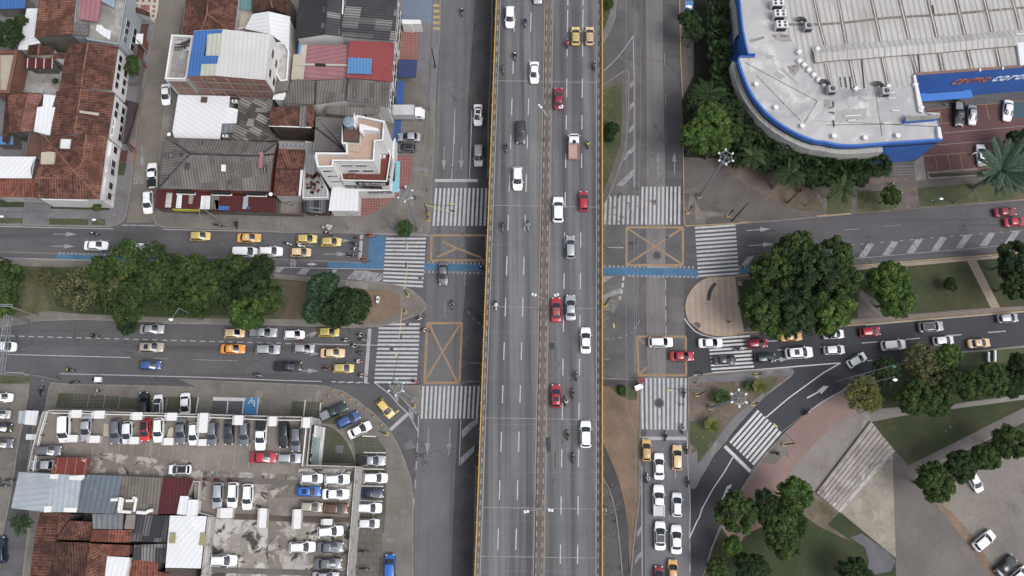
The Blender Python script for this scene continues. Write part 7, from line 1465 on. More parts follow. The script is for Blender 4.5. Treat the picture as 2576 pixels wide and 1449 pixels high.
TREES='''
G trees on the west median
12,705,50,6,bushy,m|mid green tree cut off by the left edge of the west median
14,762,36,5,broad,b|low bright tree at the left edge below its taller neighbour
160,722,34,4,sparse,o|thin olive bush in the grass near the left edge of the west median
212,722,56,6,sparse,o|greyish sparse crowned tree, first of the west median row
262,690,44,7,bushy,m|green tree touching the cycle lane at the left of the row
268,745,40,6,sparse,m|thin green tree south of the cycle lane tree
322,650,46,7.5,sparse,b|pale green tree overhanging the blue cycle lane and a white hatchback
385,652,44,7.5,sparse,m|tree with bare grey branches overhanging the upper west road
320,765,57,7,fern,m|dark fern leaved tree with a broad smooth dome by the lower west road
320,818,26,4,bushy,d|small very dark tree beneath the fern leaved dome
290,728,40,6,bushy,o|olive tree in the left third of the west median row
362,722,40,6,bushy,m|tree behind the fern leaved dome
430,672,38,6.5,bushy,m|tree at the north edge in the middle of the west median
545,690,40,7,bushy,m|tree between the dense one and the queue of the upper road
500,775,32,6,sparse,m|thin tree above the street lamp at the south edge
110,700,26,3,sparse,o|low scrub in the open grass of the west median
400,700,46,7,broad,m|green tree in the middle of the west median row
445,757,44,6.5,sparse,m|tree with a twiggy pale top above the street lamp
478,690,50,7.5,bushy,m|tree right of the bare branched one in the west median
520,730,52,7.5,broad,m|dense tree in the centre right of the west median row
572,735,46,7,broad,d|dark tree between the dense one and the wide one
592,672,38,8,bushy,m|tree overhanging the white van on the upper west road
660,672,32,7,bushy,d|tree tip overhanging the white SUV with roof bars
635,715,66,8.5,broad,d|widest dark tree of the west median row
672,745,42,7,bushy,m|green tree at the right end of the west median row
625,782,56,8,broad,b|bright large leaved tree overhanging the queue on the lower west road
815,722,54,9,round,u|blue green round tree by the upper west road, left of the big dark one
795,782,46,8,round,u|blue green tree by the lower west road west of the crosswalk island
882,768,66,9.5,round,d|big dark round tree nearest the median tip
840,790,50,8.5,round,d|dark round tree between the two blue green ones and the big one
G planting in the north-west blocks
332,171,25,3,round,m|clipped square green hedge beside the white tiled house|shrub
334,152,22,3,round,m|upper half of the clipped hedge by the side street|shrub
20,88,40,6,bushy,d|dark garden tree in the top left corner
52,52,18,5,bushy,m|small garden tree under the blue tarpaulin
244,520,13,2,shrub,b|small bright shrub in the planting bed of the corner house|shrub
6,408,16,3,bushy,m|shrub at the left edge beside the roof strip|shrub
140,203,10,1.8,shrub,m|potted shrub in the grey courtyard|shrub
G shrubs under the overpass edge
1531,8,16,1.5,shrub,m|shrub on the verge at the top beside the overpass|shrub
1542,322,19,1.6,shrub,d|dark shrub on the long verge beside the overpass|shrub
1534,345,14,1.5,shrub,d|low plant below the dark verge shrub|shrub
1566,983,13,.8,shrub,m|weedy shrub on the brown verge below the overpass|shrub
G trees by the shopping centre
1735,50,32,7,bushy,d|dark street tree beside the blue billboard
1745,80,26,6,bushy,d|dark street tree below the billboard tree
1795,300,50,9,broad,b|bright leafy tree at the corner forecourt, upper crown
1752,345,48,8.5,broad,b|bright leafy tree at the corner forecourt, left crown
1800,358,46,8.5,broad,b|bright leafy tree next to the high mast lamp
1842,328,34,7,broad,m|bright leafy tree touching the fan palms
2241,491,27,5,bushy,m|small round street tree between the two lawns
2566,362,40,5,bushy,d|dark shrubs at the right edge of the forecourt
1757,268,40,7,bushy,d|dark tree beneath the large feather palm
1835,285,42,8,bushy,d|dark tree between the bright crowns and the curved wall
1868,350,32,6,bushy,d|dark low tree behind the bright feather palm
1765,318,34,8,broad,b|bright small crown between the two big corner crowns
1850,398,24,4,bushy,d|dark low shrub tree right of the mast lamp
1930,412,26,4,bushy,d|dark shrub tree between two feather palms
1965,420,22,4,bushy,d|dark shrub tree beneath the leaning trunk palm
2045,452,26,4,bushy,d|dark shrub tree left of the lawn feather palm
2080,452,22,4,bushy,m|small shrub tree above the lawn feather palm
2165,452,22,4,bushy,d|dark shrub tree by the path before the shop steps
G trees on the right median
1998,640,58,9,bushy,m|top crown of the big tree cluster overhanging the upper east road
2098,640,50,9,bushy,m|crown at the upper right of the big median cluster
1945,692,62,9,bushy,m|left crown of the big median cluster above the striped plaza
2035,700,78,10,bushy,d|central dark crown of the big median cluster
2110,705,56,9.5,bushy,m|right crown of the big median cluster
1922,772,60,8.5,bushy,m|lower left crown of the big cluster beside the striped plaza
1950,822,34,8,bushy,b|low bright crown overhanging the crosswalk traffic
2012,778,70,9,bushy,d|lower central crown of the big median cluster
2085,775,66,9.5,bushy,b|lower right bright crown of the big median cluster
2085,824,24,9,bushy,d|crown tip hiding the white hatchback on the lower east road
2232,703,56,8,broad,b|round yellow green tree with a lobed crown on the median lawn
2252,752,52,7.5,broad,b|lower lobe tree beside the diagonal path
2391,715,24,2.5,round,d|small dark round shrub on the median lawn|shrub
2558,652,50,8,bushy,d|dark tree at the right edge beside the hatched lane
2560,712,46,7,bushy,d|dark tree at the right edge on the second lawn
G park trees in the south-east
2318,905,44,6,sparse,o|thin olive tree beside the lower east road
2346,950,46,6,sparse,o|thin olive tree behind the row of round park trees
2384,895,36,7,broad,b|bright round tree at the bend of the lower east road
2230,935,36,6,broad,d|dark tree behind the green street lamp
2165,985,42,6,sparse,y|sparse yellow green tree over the red path
2190,1005,30,5.5,sparse,y|small yellow green tree right of the one over the red path
2300,1000,48,7,broad,m|round park tree left of the pair by the lawn path
2355,1010,42,7.5,broad,m|round park tree with a bright edge above the lawn
2388,960,42,7,broad,d|dark round park tree behind the bright edged one
2440,970,42,7.5,broad,m|park tree in the middle of the upper row
2500,955,44,7.5,broad,m|park tree right of the middle of the upper row
2545,975,40,7,broad,d|park tree near the right end of the upper row
2575,920,46,7.5,broad,d|park tree at the right edge of the upper row
2352,1215,50,7.5,broad,m|largest round tree at the corner of the gravel lot
2415,1172,40,7,broad,d|dark tree shading the white car on the gravel lot
2478,1150,38,7,broad,m|round tree between path and gravel lot
2540,1112,46,7.5,broad,m|round tree at the right end of the lot row
1995,1245,52,8.5,broad,b|bright tree beside the terracotta path
1930,1275,44,8,broad,d|dark tree in the middle of the three by the curved road
1975,1315,58,8.5,broad,m|large tree south of the bright one by the red path
1968,1365,42,7.5,broad,m|lower tree of the park corner group
1850,1290,52,8,bushy,m|tree reaching over the curved road
1842,1375,34,5,round,b|soft light green shrub tree beside the curved road
1806,1430,28,5,broad,m|tree at the bottom edge beside the curved road
1890,1430,42,6,broad,d|dark tree at the bottom edge of the park corner
2150,1445,40,5,bushy,d|dark shrub mass at the bottom edge by the grey path
'''
PALMS='''
G fan palms along the shopping centre
1838,213,30,5.4,fan,p|fan palm between the sixth palm and the curved wall
1870,272,30,5.2,fan,p|fan palm close under the upper curve of the wall
1935,372,30,5,fan,p|fan palm between the wall and the bright feather palm
2010,390,28,5,fan,p|fan palm behind the leaning trunk palm
2058,398,28,5,fan,p|fan palm close to the wall above the lawn
2170,425,28,5,fan,p|fan palm between the middle one and the steps
1806,6,31,5,fan,p|fan palm at the top of the row beside the blue wall
1808,33,31,5.2,fan,p|fan palm second from the top of the row
1808,72,32,5.4,fan,p|fan palm third from the top of the row
1806,96,27,5,fan,p|low fan palm between the third and the fifth of the row
1813,127,32,5.6,fan,p|fan palm fifth down, beside the blue buttress
1818,186,32,5.6,fan,p|fan palm sixth down, at the start of the curved wall
1853,240,32,5.4,fan,p|fan palm under the upper curve of the wall
1886,303,32,5.6,fan,p|fan palm right of the bright leafy trees
1913,328,30,5.4,fan,p|fan palm beside the middle of the curved wall
1940,347,28,5.2,fan,p|fan palm hidden close to the curved wall
1976,368,32,5.6,fan,p|fan palm below the middle of the curved wall
2031,416,32,5.6,fan,p|fan palm above the leaning white trunk
2083,413,30,5.4,fan,p|fan palm left of the pair beside the shop steps
2100,430,26,5,fan,p|small fan palm in front of the pair beside the steps
2137,424,31,5.4,fan,p|fan palm in the middle of the planting by the steps
2212,418,31,5.6,fan,p|fan palm closest to the shop steps
G feather palms by the shopping centre
1781,240,46,8,feather,p|large dark feather palm over the forecourt pavement
1893,393,36,6,feather,p|bright feather palm next to the high mast lamp
1988,437,40,6,feather,p|feather palm with a thick leaning white trunk
2116,474,36,6,feather,p|dark feather palm over the lawn by the upper east road
2515,432,64,9,date,t|huge grey green date palm leaning over the forecourt cars
G young palms in the verges
1019,578,20,1.8,agave,m|spiky palm bush at the corner between lamp posts
1012,573,12,1.4,agave,m|small spiky plant beside the corner palm bush
1817,997,17,1.6,agave,m|young palm beside the triangle island mast
1802,1003,12,1.2,agave,m|small young palm left of the mast palm
1909,970,16,1.6,agave,y|yellowish young palm at the top of the triangle island
1889,972,12,1.3,agave,m|small dark young palm beside the yellowish one
1788,1070,16,1.6,agave,y|yellowish young palm in the lower grass of the triangle island
52,1318,25,4,feather,p|palm standing in the verge street at the lower left
'''
for tb in(TREES,PALMS):
 for ln in tb.strip().split('\n'):
  if ln[0]=='G':grp=ln[2:];continue
  q=ln.split('|');a=q[0].split(',');fn=tree if tb is TREES else palm
  kw=dict(cat=q[2])if len(q)>2 else{}
  fn(float(a[0]),float(a[1]),float(a[2]),float(a[3]),a[4],FOLS[a[5]],q[1],grp,**kw)
mb=MB();a,b=P('k1275,625 1370,510');b.z=4.5;b=G(*T('k1370,510'),4.5);mb.tube(a,b,.45,.3,BARK_P,10);thing1('palm_trunk','thick pale leaning palm trunk by the dirt verge','trunk',mb,smooth=60)
# ======================= people and motorcycles =======================
SKIN=simple('skin','#8a5f48',.6);HAIR=simple('hair','#17120f',.7)
def skinned(name,joints,bones,mat,sub=1):
 """joints {name: (pos, radius)}; bones pairs; one continuous skin surface"""
 ks=list(joints);me=bpy.data.meshes.new(name);me.from_pydata([joints[k][0]for k in ks],[(ks.index(a),ks.index(b))for a,b in bones],[]);o=bpy.data.objects.new(name,me);COL.objects.link(o)
 md=o.modifiers.new('skin','SKIN');md.use_smooth_shade=True
 for i,k in enumerate(ks):r_=joints[k][1];me.skin_vertices[0].data[i].radius=(r_,r_)if not isinstance(r_,tuple)else r_;me.skin_vertices[0].data[i].use_root=(i==0)
 if sub:sd=o.modifiers.new('sub','SUBSURF');sd.levels=sub;sd.render_levels=sub
 dg=bpy.context.evaluated_depsgraph_get();dg.update();m2=bpy.data.meshes.new_from_object(o.evaluated_get(dg));bpy.data.objects.remove(o);m2.name=name;m2.materials.clear();m2.materials.append(mat);return m2
def pose(kind):
 J={}
 if kind=='ride':
  J.update(pelvis=((-.28,0,.88),.14),waist=((-.24,0,1.05),.125),chest=((-.14,0,1.28),.145),neck=((-.08,0,1.45),.06),head=((-.04,0,1.60),.095),crown=((-.04,0,1.70),.07))
  for s,n in((1,'l'),(-1,'r')):
   J.update({n+'sh':((-.12,s*.19,1.38),.062),n+'el':((.08,s*.30,1.16),.045),n+'wr':((.30,s*.29,1.08),.03),n+'hip':((-.24,s*.11,.85),.095),n+'kn':((.14,s*.21,.80),.068),n+'an':((-.04,s*.20,.40),.045),n+'toe':((.13,s*.21,.34),.035)})
   hx=Vector((.30,s*.29,1.08));dirv=Vector((.9,0,-.25))
 else:
  w=kind=='walk'
  J.update(pelvis=((0,0,.93),.13),waist=((0,0,1.08),.115),chest=((.01,0,1.32),.14),neck=((.01,0,1.48),.055),head=((.03,0,1.62),.092),crown=((.03,0,1.71),.07))
  for s,n in((1,'l'),(-1,'r')):
   k=.22*s if w else.03*s
   J.update({n+'sh':((0,s*.19,1.42),.058),n+'el':((-k*.5,s*.26,1.14),.042),n+'wr':((.04-k,s*.26,.9),.028),n+'hip':((0,s*.10,.9),.09),n+'kn':((k*.9,s*.11,.5),.06),n+'an':((k*1.3-(.12 if w and s<0 else 0),s*.11,.09),.042),n+'toe':((k*1.3+.15,s*.13,.04),.034)})
   dirv=Vector((.1,0,-1))
 B=[('pelvis','waist'),('waist','chest'),('chest','neck'),('neck','head'),('head','crown')]
 for s,n in((1,'l'),(-1,'r')):
  B+=[('chest',n+'sh'),(n+'sh',n+'el'),(n+'el',n+'wr'),('pelvis',n+'hip'),(n+'hip',n+'kn'),(n+'kn',n+'an'),(n+'an',n+'toe')]
  d=Vector((.95,0,-.2)).normalized()if kind=='ride' else Vector((.15,0,-1)).normalized();lat=Vector((0,1,0))if kind=='ride' else Vector((1,0,0));cu=Vector((-.35,0,-.9))if kind=='ride' else Vector((0,-s*.8,-.3))
  w_=Vector(J[n+'wr'][0]);p=w_+d*.07;J[n+'palm']=(tuple(p),.026);B.append((n+'wr',n+'palm'))
  for q,(o_,L)in enumerate(((-.033,.072),(-.011,.08),(.011,.075),(.032,.06))):
   b0=p+d*.012+lat*o_;b1=b0+d*L*.55;b2=b1+(d+cu*.9).normalized()*L*.5
   for nm,pp,rr in(('a',b0,.0095),('b',b1,.0085),('c',b2,.0075)):J[f'{n}f{q}{nm}']=(tuple(pp),rr)
   B+=[(n+'palm',f'{n}f{q}a'),(f'{n}f{q}a',f'{n}f{q}b'),(f'{n}f{q}b',f'{n}f{q}c')]
  t0=w_+d*.03-lat*s*.025;t1=t0-lat*s*.03+d*.03;t2=t1+d*.03+cu*.01
  J[n+'t0']=(tuple(t0),.011);J[n+'t1']=(tuple(t1),.0095);J[n+'t2']=(tuple(t2),.008);B+=[(n+'palm',n+'t0'),(n+'t0',n+'t1'),(n+'t1',n+'t2')]
 return J,B
def part_of(J,B,names,grow,name,mat):
 jj={k:(J[k][0],J[k][1]+grow)for k in names};return skinned(name,jj,[b for b in B if b[0]in names and b[1]in names],mat,1)
CLOTH=simple('cloth','#303236',.85);PEOPLE={}
for kd in('ride','walk','stand'):
 J,B=pose(kd);body=skinned('body',J,B,SKIN)
 tops=['chest','pelvis','waist','lsh','rsh','lel','rel']+(['lwr','rwr']if kd=='ride' else[])
 JJ=dict(J)
 for n in 'lr':
  if kd=='ride':e,w_=Vector(J[n+'el'][0]),Vector(J[n+'wr'][0]);JJ[n+'wr']=(tuple(e.lerp(w_,.85)),.036)
 JJ['neckb']=(tuple(Vector(J['chest'][0]).lerp(Vector(J['neck'][0]),.55)),.075);BB=B+[('chest','neckb')]
 shirt=part_of(JJ,BB,tops+['neckb'],.018,'jacket' if kd=='ride' else 'shirt',CLOTH)
 for n in 'lr':JJ[n+'an']=(tuple(Vector(J[n+'kn'][0]).lerp(Vector(J[n+'an'][0]),.9)),.05)
 trous=part_of(JJ,BB,['pelvis','lhip','rhip','lkn','rkn','lan','ran'],.016,'trousers',CLOTH)
 hc=Vector(J['head'][0]);mb=MB()
 
 mb.ball(hc+Vector((.1,0,0)),(.022,.014,.024),SKIN,6,4)
 for s in(1,-1):mb.ball(hc+Vector((.085,s*.035,.03)),(.012,.016,.01),simple('eye','#e8e4df',.3),6,4);mb.ball(hc+Vector((.097,s*.035,.03)),(.004,.007,.007),HAIR,6,4);mb.ball(hc+Vector((0,s*.095,0)),(.02,.012,.03),SKIN,6,4)
 mb.ball(hc+Vector((.088,0,-.045)),(.01,.028,.007),simple('lips','#7a4238',.5),6,4);face=mb.mesh('face',60)
 mb=MB()
 if kd=='ride':mb.ball(hc+Vector((-.005,0,.03)),(.155,.135,.15),CLOTH,14,9);hat=mb.mesh('helmet',60);m2=MB();m2.ball(hc+Vector((.045,0,.02)),(.12,.118,.07),GLASS,12,6);visor=m2.mesh('visor',60)
 else:mb.ball(hc+Vector((-.022,0,.045)),(.1,.1,.095),HAIR,12,7);hat=mb.mesh('hair',60);visor=None
 sh=MB()
 for n in 'lr':a,t=Vector(J[n+'an'][0]),Vector(J[n+'toe'][0]);sh.tube(a+Vector((-.04,0,-.02)),t+Vector((.03,0,0)),.055,.042,HAIR,8)
 PEOPLE[kd]=[('body',body,None),(shirt.name.split('.')[0],shirt,'top'),('trousers',trous,'bot'),('face',face,None),(hat.name.split('.')[0],hat,'hat'),('shoes',sh.mesh('shoes',60),None)]+([('visor',visor,None)]if visor else[])
HUES=dict(black='#18191c',white='#d9dadc',grey='#6b6e73',blue='#3d6fae',navy='#222c4a',red='#a92a2c',pink='#c4566e',orange='#c4512e',yellow='#c8cc3a',green='#2f5a44',brown='#5c4436',purple='#5b3a66',olive='#565a3c',jeans='#3a4a66',cyan='#7fb4c4')
def cloth(c):return simple('cloth_'+c,HUES[c],.85)
def person(kd,loc,rz,top,bot,hat,label,group,z=0):
 root=empty('person',loc,rz,label,'person',group)
 for nm,me,slot in PEOPLE[kd]:
  o=mk(me,nm,root)
  if slot:o.material_slots[0].link='OBJECT';o.material_slots[0].material=cloth({'top':top,'bot':bot,'hat':hat}[slot])
 root['kind_of_pose']=kd;del root['kind_of_pose'];return root
def make_moto():
 r=bpy.data.objects.new('motorcycle',None);COL.objects.link(r);WH=PAINT['white']
 for x in(.66,-.62):
  m=MB();n=20
  for i in range(n):
   a0,a1=6.2832*i/n,6.2832*(i+1)/n;m.tube((x+math.cos(a0)*.27,0,.32+math.sin(a0)*.27),(x+math.cos(a1)*.27,0,.32+math.sin(a1)*.27),.055,mat=TYRE,n=6,caps=False)
  w=mk(m,'wheel',r,smooth=60);m=MB();m.tube((x,-.04,.32),(x,.04,.32),.07,mat=RIM,n=10)
  for i in range(6):a=i*1.047;m.tube((x,0,.32),(x+math.cos(a)*.24,0,.32+math.sin(a)*.24),.012,mat=RIM,n=5)
  mk(m,'rim',w)
 m=MB();m.ball((.12,0,.84),(.27,.15,.15),WH,12,8);mk(m,'fuel_tank',r,smooth=70)
 m=MB();m.box((-.38,0,.80),(.68,.24,.1),BLACKP);m.ball((-.74,0,.83),(.12,.11,.06),BLACKP,8,5);mk(m,'seat',r,smooth=50)
 m=MB();m.box((.0,0,.46),(.36,.26,.3),CHROME);m.tube((.45,0,.95),(-.1,0,.6),.03,mat=BLACKP,n=6);m.tube((-.1,0,.5),(-.62,0,.32),.03,mat=BLACKP,n=6);mk(m,'engine',r)
 for s in(1,-1):m=MB();m.tube((.66,s*.07,.32),(.44,s*.07,1.0),.022,mat=CHROME,n=6);mk(m,'fork',r)
 m=MB();m.tube((.40,-.34,1.06),(.44,0,1.02),.016,mat=BLACKP,n=6);m.tube((.44,0,1.02),(.40,.34,1.06),.016,mat=BLACKP,n=6);mk(m,'handlebar',r)
 m=MB();m.ball((.56,0,.93),(.07,.09,.09),LAMP,8,6);mk(m,'headlight',r,smooth=70)
 m=MB();m.ball((.68,0,.63),(.26,.085,.06),WH,10,6);mk(m,'mudguard',r,smooth=70)
 m=MB();m.ball((-.66,0,.72),(.22,.12,.1),WH,10,6);mk(m,'tail_fairing',r,smooth=70)
 m=MB();m.tube((-.05,-.15,.32),(-.72,-.17,.42),.045,mat=CHROME,n=8);mk(m,'exhaust',r)
 for s in(1,-1):m=MB();m.tube((.40,s*.28,1.06),(.36,s*.36,1.22),.008,mat=BLACKP,n=4);m.ball((.36,s*.37,1.24),(.02,.06,.035),BLACKP,8,5);mk(m,'mirror',r,smooth=70)
 m=MB();m.box((-.9,0,.68),(.04,.1,.05),TAIL);mk(m,'tail_light',r);return r
MOTO=make_moto()
def moto(s,deg,col,rider,label,group,z=0):
 pt=T(s);src=MOTO;root=src if not src.get('label')else copy_tree(src)
 root.location=G(pt[0],pt[1],z+.8)-Vector((0,0,.8));root.rotation_euler=(0,0,ang(pt,deg,z));tag(root,label,'motorcycle',group)
 for c in root.children:
  if c.name.split('.')[0]in('fuel_tank','mudguard','tail_fairing'):c.material_slots[0].link='OBJECT';c.material_slots[0].material=PAINT[col]
 if rider:
  top,bot,hat=rider.split('/');where=label.split(' motorcycle ',1)[1]
  person('ride',root.location,root.rotation_euler[2],top,bot,hat,'rider in {} with {} helmet, {}'.format(top,hat,' '.join(where.split()[:8])),'motorcycle riders')
MOTOS='''
G motorcycles on the north slip road|0
c1822,112|270|black|black/jeans/white|motorcycle at the top of the north slip road
G motorcycles on the overpass, southbound|6.5
g480,222|270|brightblue|black/jeans/black|motorcycle near the top of the overpass beside the white SUV
g373,557|270|black|black/black/white|motorcycle alone above the lane dash, upper overpass
g262,692|270|grey|grey/jeans/grey|motorcycle by the west kerb of the upper overpass
h288,72|270|black|black/grey/black|motorcycle beside the dark grey SUV of the overpass
h253,867|270|grey|black/jeans/grey|motorcycle by the west kerb in the middle of the overpass
h507,850|270|silver|cyan/grey/grey|motorcycle on the lane dash below the joint of the overpass
o1458,667|270|white|white/red/white|motorcycle nearest the west guardrail at the middle lamp
G motorcycles on the overpass, northbound|6.5
g905,432|90|red|pink/pink/black|motorcycle left of the two yellow taxis
g1177,657|90|grey|grey/grey/black|motorcycle by the east kerb of the upper overpass
h1110,32|90|black|yellow/black/black|motorcycle right of the pink flatbed truck
p430,1095|90|blue|grey/jeans/grey|motorcycle beside the outer lane dash below the white sedan
p393,1277|90|black|grey/black/black|motorcycle upper right of the lower red hatchback
p323,1352|90|grey|white/grey/black|motorcycle just behind the lower red hatchback
A907,30|90|green|olive/black/black|motorcycle left of the lowest white SUV of the overpass
A962,262|90|black|black/grey/grey|motorcycle lowest on the overpass
G motorcycles on the upper west road|0
d950,1225|0|black|black/black/white|motorcycle above the lone white sedan
f62,1318|-15|white||motorcycle without rider between the taxis
f190,1340|-8|white|white/black/white|motorcycle with white fairing between two taxis
f467,1217|-15|black|red/black/white|motorcycle at the kerb behind the lamp pole
f770,1270|-10|maroon|black/grey/brown|motorcycle first in the kerb lane at the stop line
f900,1240|-10|red|orange/black/black|motorcycle past the stop line beside the pavement
f730,1325|-15|black|black/jeans/black|motorcycle second in the pack at the stop line
f750,1382|-15|navy|cyan/black/white|motorcycle with pale rider third in the pack at the stop line
f702,1437|0|black|black/black/grey|motorcycle on the arrow at the stop line
o130,207|-10|brown|orange/black/brown|motorcycle on the blue box by the cycle lane
G motorcycles crossing the junction|0
o1015,662|270|black|cyan/black/black|motorcycle between the two west crosswalks
o700,790|20|maroon|white/black/black|motorcycle at the tip of the west median
o742,922|-5|maroon|white/black/grey|motorcycle entering the amber box from the west
o1307,292|280|black|black/black/white|motorcycle on the cycle lane at the overpass edge
z790,165|-10|maroon|red/white/purple|motorcycle beside the small triangle island
q650,1108|0|white|navy/navy/blue|motorcycle on the lower east crosswalk
G motorcycles on the lower west road|0
m945,980|0|black|black/black/grey|motorcycle on the dashed line far left
m700,1320|-5|navy|navy/black/yellow|motorcycle with a yellow helmeted rider by the south kerb
n1645,1020|0|grey|white/black/black|motorcycle first behind the pack under the round tree
n1795,968|0|green|white/black/black|motorcycle half under the round tree at the stop line
n1815,1018|0|silver|brown/black/grey|motorcycle at the stop line beside the solid lane line
n1730,1077|-15|black|white/black/black|motorcycle crossing the solid lane line
n1790,1150|-12|grey|black/black/grey|motorcycle beside the beige taxi
n1772,1235|-5|pink|white/grey/white|motorcycle with pink fairing near the stop line
n1450,1305|0|black|orange/black/black|motorcycle between the black pickup and the yellow taxi
n1805,1380|0|red|white/black/black|motorcycle in the south corner of the stop line
n755,1375|-8|silver|black/black/grey|motorcycle south of the black pickup
G motorcycles on the south street|0
s95,275|95|black|brown/black/black|motorcycle on the south crosswalk below the signal arm
s85,640|90|maroon|white/purple/black|motorcycle at the right end of the south crosswalk
B333,38|90|black|black/black/black|motorcycle on the south stop line
B553,170|90|yellow|black/black/grey|motorcycle right of the taxi without rack
B560,502|90|black|purple/black/black|motorcycle at the tip of the triangle island
B155,467|90|white|white/black/black|motorcycle left of the white sedan
A1275,785|270|grey|white/black/black|motorcycle coming from under the overpass
s1345,470|42|black|grey/black/white|motorcycle on the kerb of the curved road
G parked motorcycles|.14
e770,1132|-12|black||parked motorcycle lying along the poles on the pavement
e965,1120|90|black|navy/black/black|motorcycle on the pavement before the dark red awning
v412,258|75|black|black/black/black|motorcycle in the verge street near the deck corner
x85,485|0|black||parked motorcycle left of the pale blue shed
x30,540|0|navy||parked motorcycle below its neighbour at the left edge
j1320,1002|240|black||parked motorcycle beside the shop wall
y1955,1205|0|black||first parked motorcycle in the brown bays east of the deck
y1965,1380|0|black||second parked motorcycle in the brown bays east of the deck
s1040,888|0|black|black/black/brown|motorcycle parked beside the crossing signal in the park
v742,172|10|black||parked motorcycle amid litter on the south verge
'''
for ln in MOTOS.strip().split('\n'):
 q=ln.split('|')
 if ln[0]=='G':grp=q[0][2:];zz=float(q[1]);continue
 lab=q[4]if q[4].split()[0]!='motorcycle' else('black' if q[2]in('black',)else q[2])+' '+q[4]
 moto(q[0],float(q[1]),q[2],q[3],lab if q[3]else lab,grp,zz)
FOLK='''
f1362,852|walk|200|cyan|black|person in a light blue shirt walking across the corner pavement
k85,757|walk|90|pink|black|person in a pink top crossing the worn north crosswalk
q552,835|stand|120|black|black|person in black standing on the striped plaza
q272,1362|walk|20|grey|black|person at the kerb below the lower east crosswalk
s233,178|stand|10|white|white|person in white at the corner of the triangle island
s85,397|walk|170|black|white|person in black on the south crosswalk
n1187,1027|walk|0|red|black|person in red between the queueing cars
n1172,192|walk|0|blue|green|person in blue beside the orange taxi and the cycle lane
r790,785|walk|10|black|black|person in black walking on the brick kerb of the median
j1205,1048|stand|40|black|white|person in black by the shop entrance
l647,572|walk|200|white|black|person in white beside the round street tree
k1548,648|stand|200|black|brown|person in black at the edge of the dirt verge
a1462,665|stand|90|black|red|person in dark clothes on the side street pavement
e1510,925|stand|90|white|black|person in white in the fenced front yard
f1235,765|stand|230|navy|black|person under the corner mast lamp
y1840,1340|stand|0|black|black|person in black beside the east parapet of the deck
p1080,1170|walk|0|blue|red|vendor in blue and red at the worn south crosswalk
v990,255|stand|0|white|black|person in white near the tricycle cart
'''
for ln in FOLK.strip().split('\n'):
 q=ln.split('|');pt=T(q[0]);person(q[1],G(*pt,.9)-Vector((0,0,.78 if q[0][0]not in 'nps' else.9)),rad(float(q[2])),q[3],q[4],'black',q[5],'people on foot')
# ======================= street furniture =======================
GALV=simple('galvanised','#8d949c',.45,.5);GREENP=simple('green_pole','#24564a',.5);YELP=simple('yellow_arm','#b3a06c',.5);DARKP=simple('dark_pole','#3c3835',.8);CONCP=pm('pole_concrete','#8f8a83','#7d7871',1,8,.4,.9)
LAMPW=simple('lamp_white','#dfe3e6',.3);BROWNP=simple('rusty_post','#5b4a3c',.8);ORNG=simple('signal_base','#9a8a62',.7)
def height_of(base,top):
 b=G(*T(base),.1);best=(1e9,0)
 for k in range(10,320):
  z=k*.1;q=G(*T(top),z);d=math.hypot(q.x-b.x,q.y-b.y)
  if d<best[0]:best=(d,z)
 return b,best[1]
def at(s,z):return G(*T(s),z)
def mast(base,top,label):
 b,z=height_of(base,top);r=empty('high_mast_light',b,0,label,'mast light','high mast floodlights at the junction');m=MB();m.tube((0,0,0),(0,0,z),.3,.14,GALV,12);mk(m,'pole',r,smooth=60)
 m=MB();n=18
 for rr,zz in((1.0,z+.1),(.78,z-.9)):
  for i in range(n):a0,a1=6.2832*i/n,6.2832*(i+1)/n;m.tube((math.cos(a0)*rr,math.sin(a0)*rr,zz),(math.cos(a1)*rr,math.sin(a1)*rr,zz),.045,mat=GALV,n=5,caps=False)
 for i in range(6):a=i*1.047;m.tube((math.cos(a),math.sin(a),z+.1),(math.cos(a)*.78,math.sin(a)*.78,z-.9),.03,mat=GALV,n=4);m.tube((0,0,z),(math.cos(a),math.sin(a),z+.1),.03,mat=GALV,n=4)
 mk(m,'ring_platform',r)
 for i in range(6):a=i*1.047+.5;m=MB();m.box((math.cos(a)*1.3,math.sin(a)*1.3,z+.1),(.42,.34,.18),CHROME,a);m.box((math.cos(a)*1.3,math.sin(a)*1.3,z+.2),(.22,.2,.04),LAMPW,a);mk(m,'floodlight',r)
 m=MB();m.tube((0,0,0),(0,0,.4),.55,mat=CONCP,n=12);mk(m,'footing',r)
mast('k528,712','k795,312','tall grey mast with a ring of floodlights on the north-east corner')
mast('f1393,1190','f1235,835','tall grey mast with a ring of floodlights at the red tiled corner')
mast('s362,425','s648,335','grey mast with a ring of floodlights on the triangle island with young palms')
mast('z765,342','z608,205','grey mast with a ring of floodlights on the small south-west triangle')
def median_lamp(base,top,heads,label):
 b=at(base,ZB);q0=at(top,ZB+11.5);r=empty('double_street_lamp',b,0,label,'street lamp','double lamps on the overpass median');m=MB();m.tube((0,0,0),(0,0,11.2),.13,.07,GALV,9);mk(m,'pole',r)
 for h in heads:
  e=at(h,ZB+11.9)-b;e.z=11.9-.0;m=MB();m.tube((0,0,11.1),e,.045,.035,GALV,6);mk(m,'arm',r);m=MB();m.box(e,(.75,.4,.14),LAMPW,math.atan2(e.y,e.x));m.box(e+Vector((0,0,.08)),(.3,.34,.05),GALV,math.atan2(e.y,e.x));mk(m,'lamp_head',r)
median_lamp('1372.5,357','g720,1115',('g628,1070','g840,1075'),'double armed lamp on the overpass median beside the dark red sedan')
median_lamp('o1925,735','o1945,585',('o1842,562','p228,282'),'double armed lamp at the middle of the overpass median')
median_lamp('A615,738','A618,800',('A490,800','A735,786'),'double armed lamp on the lower overpass median')
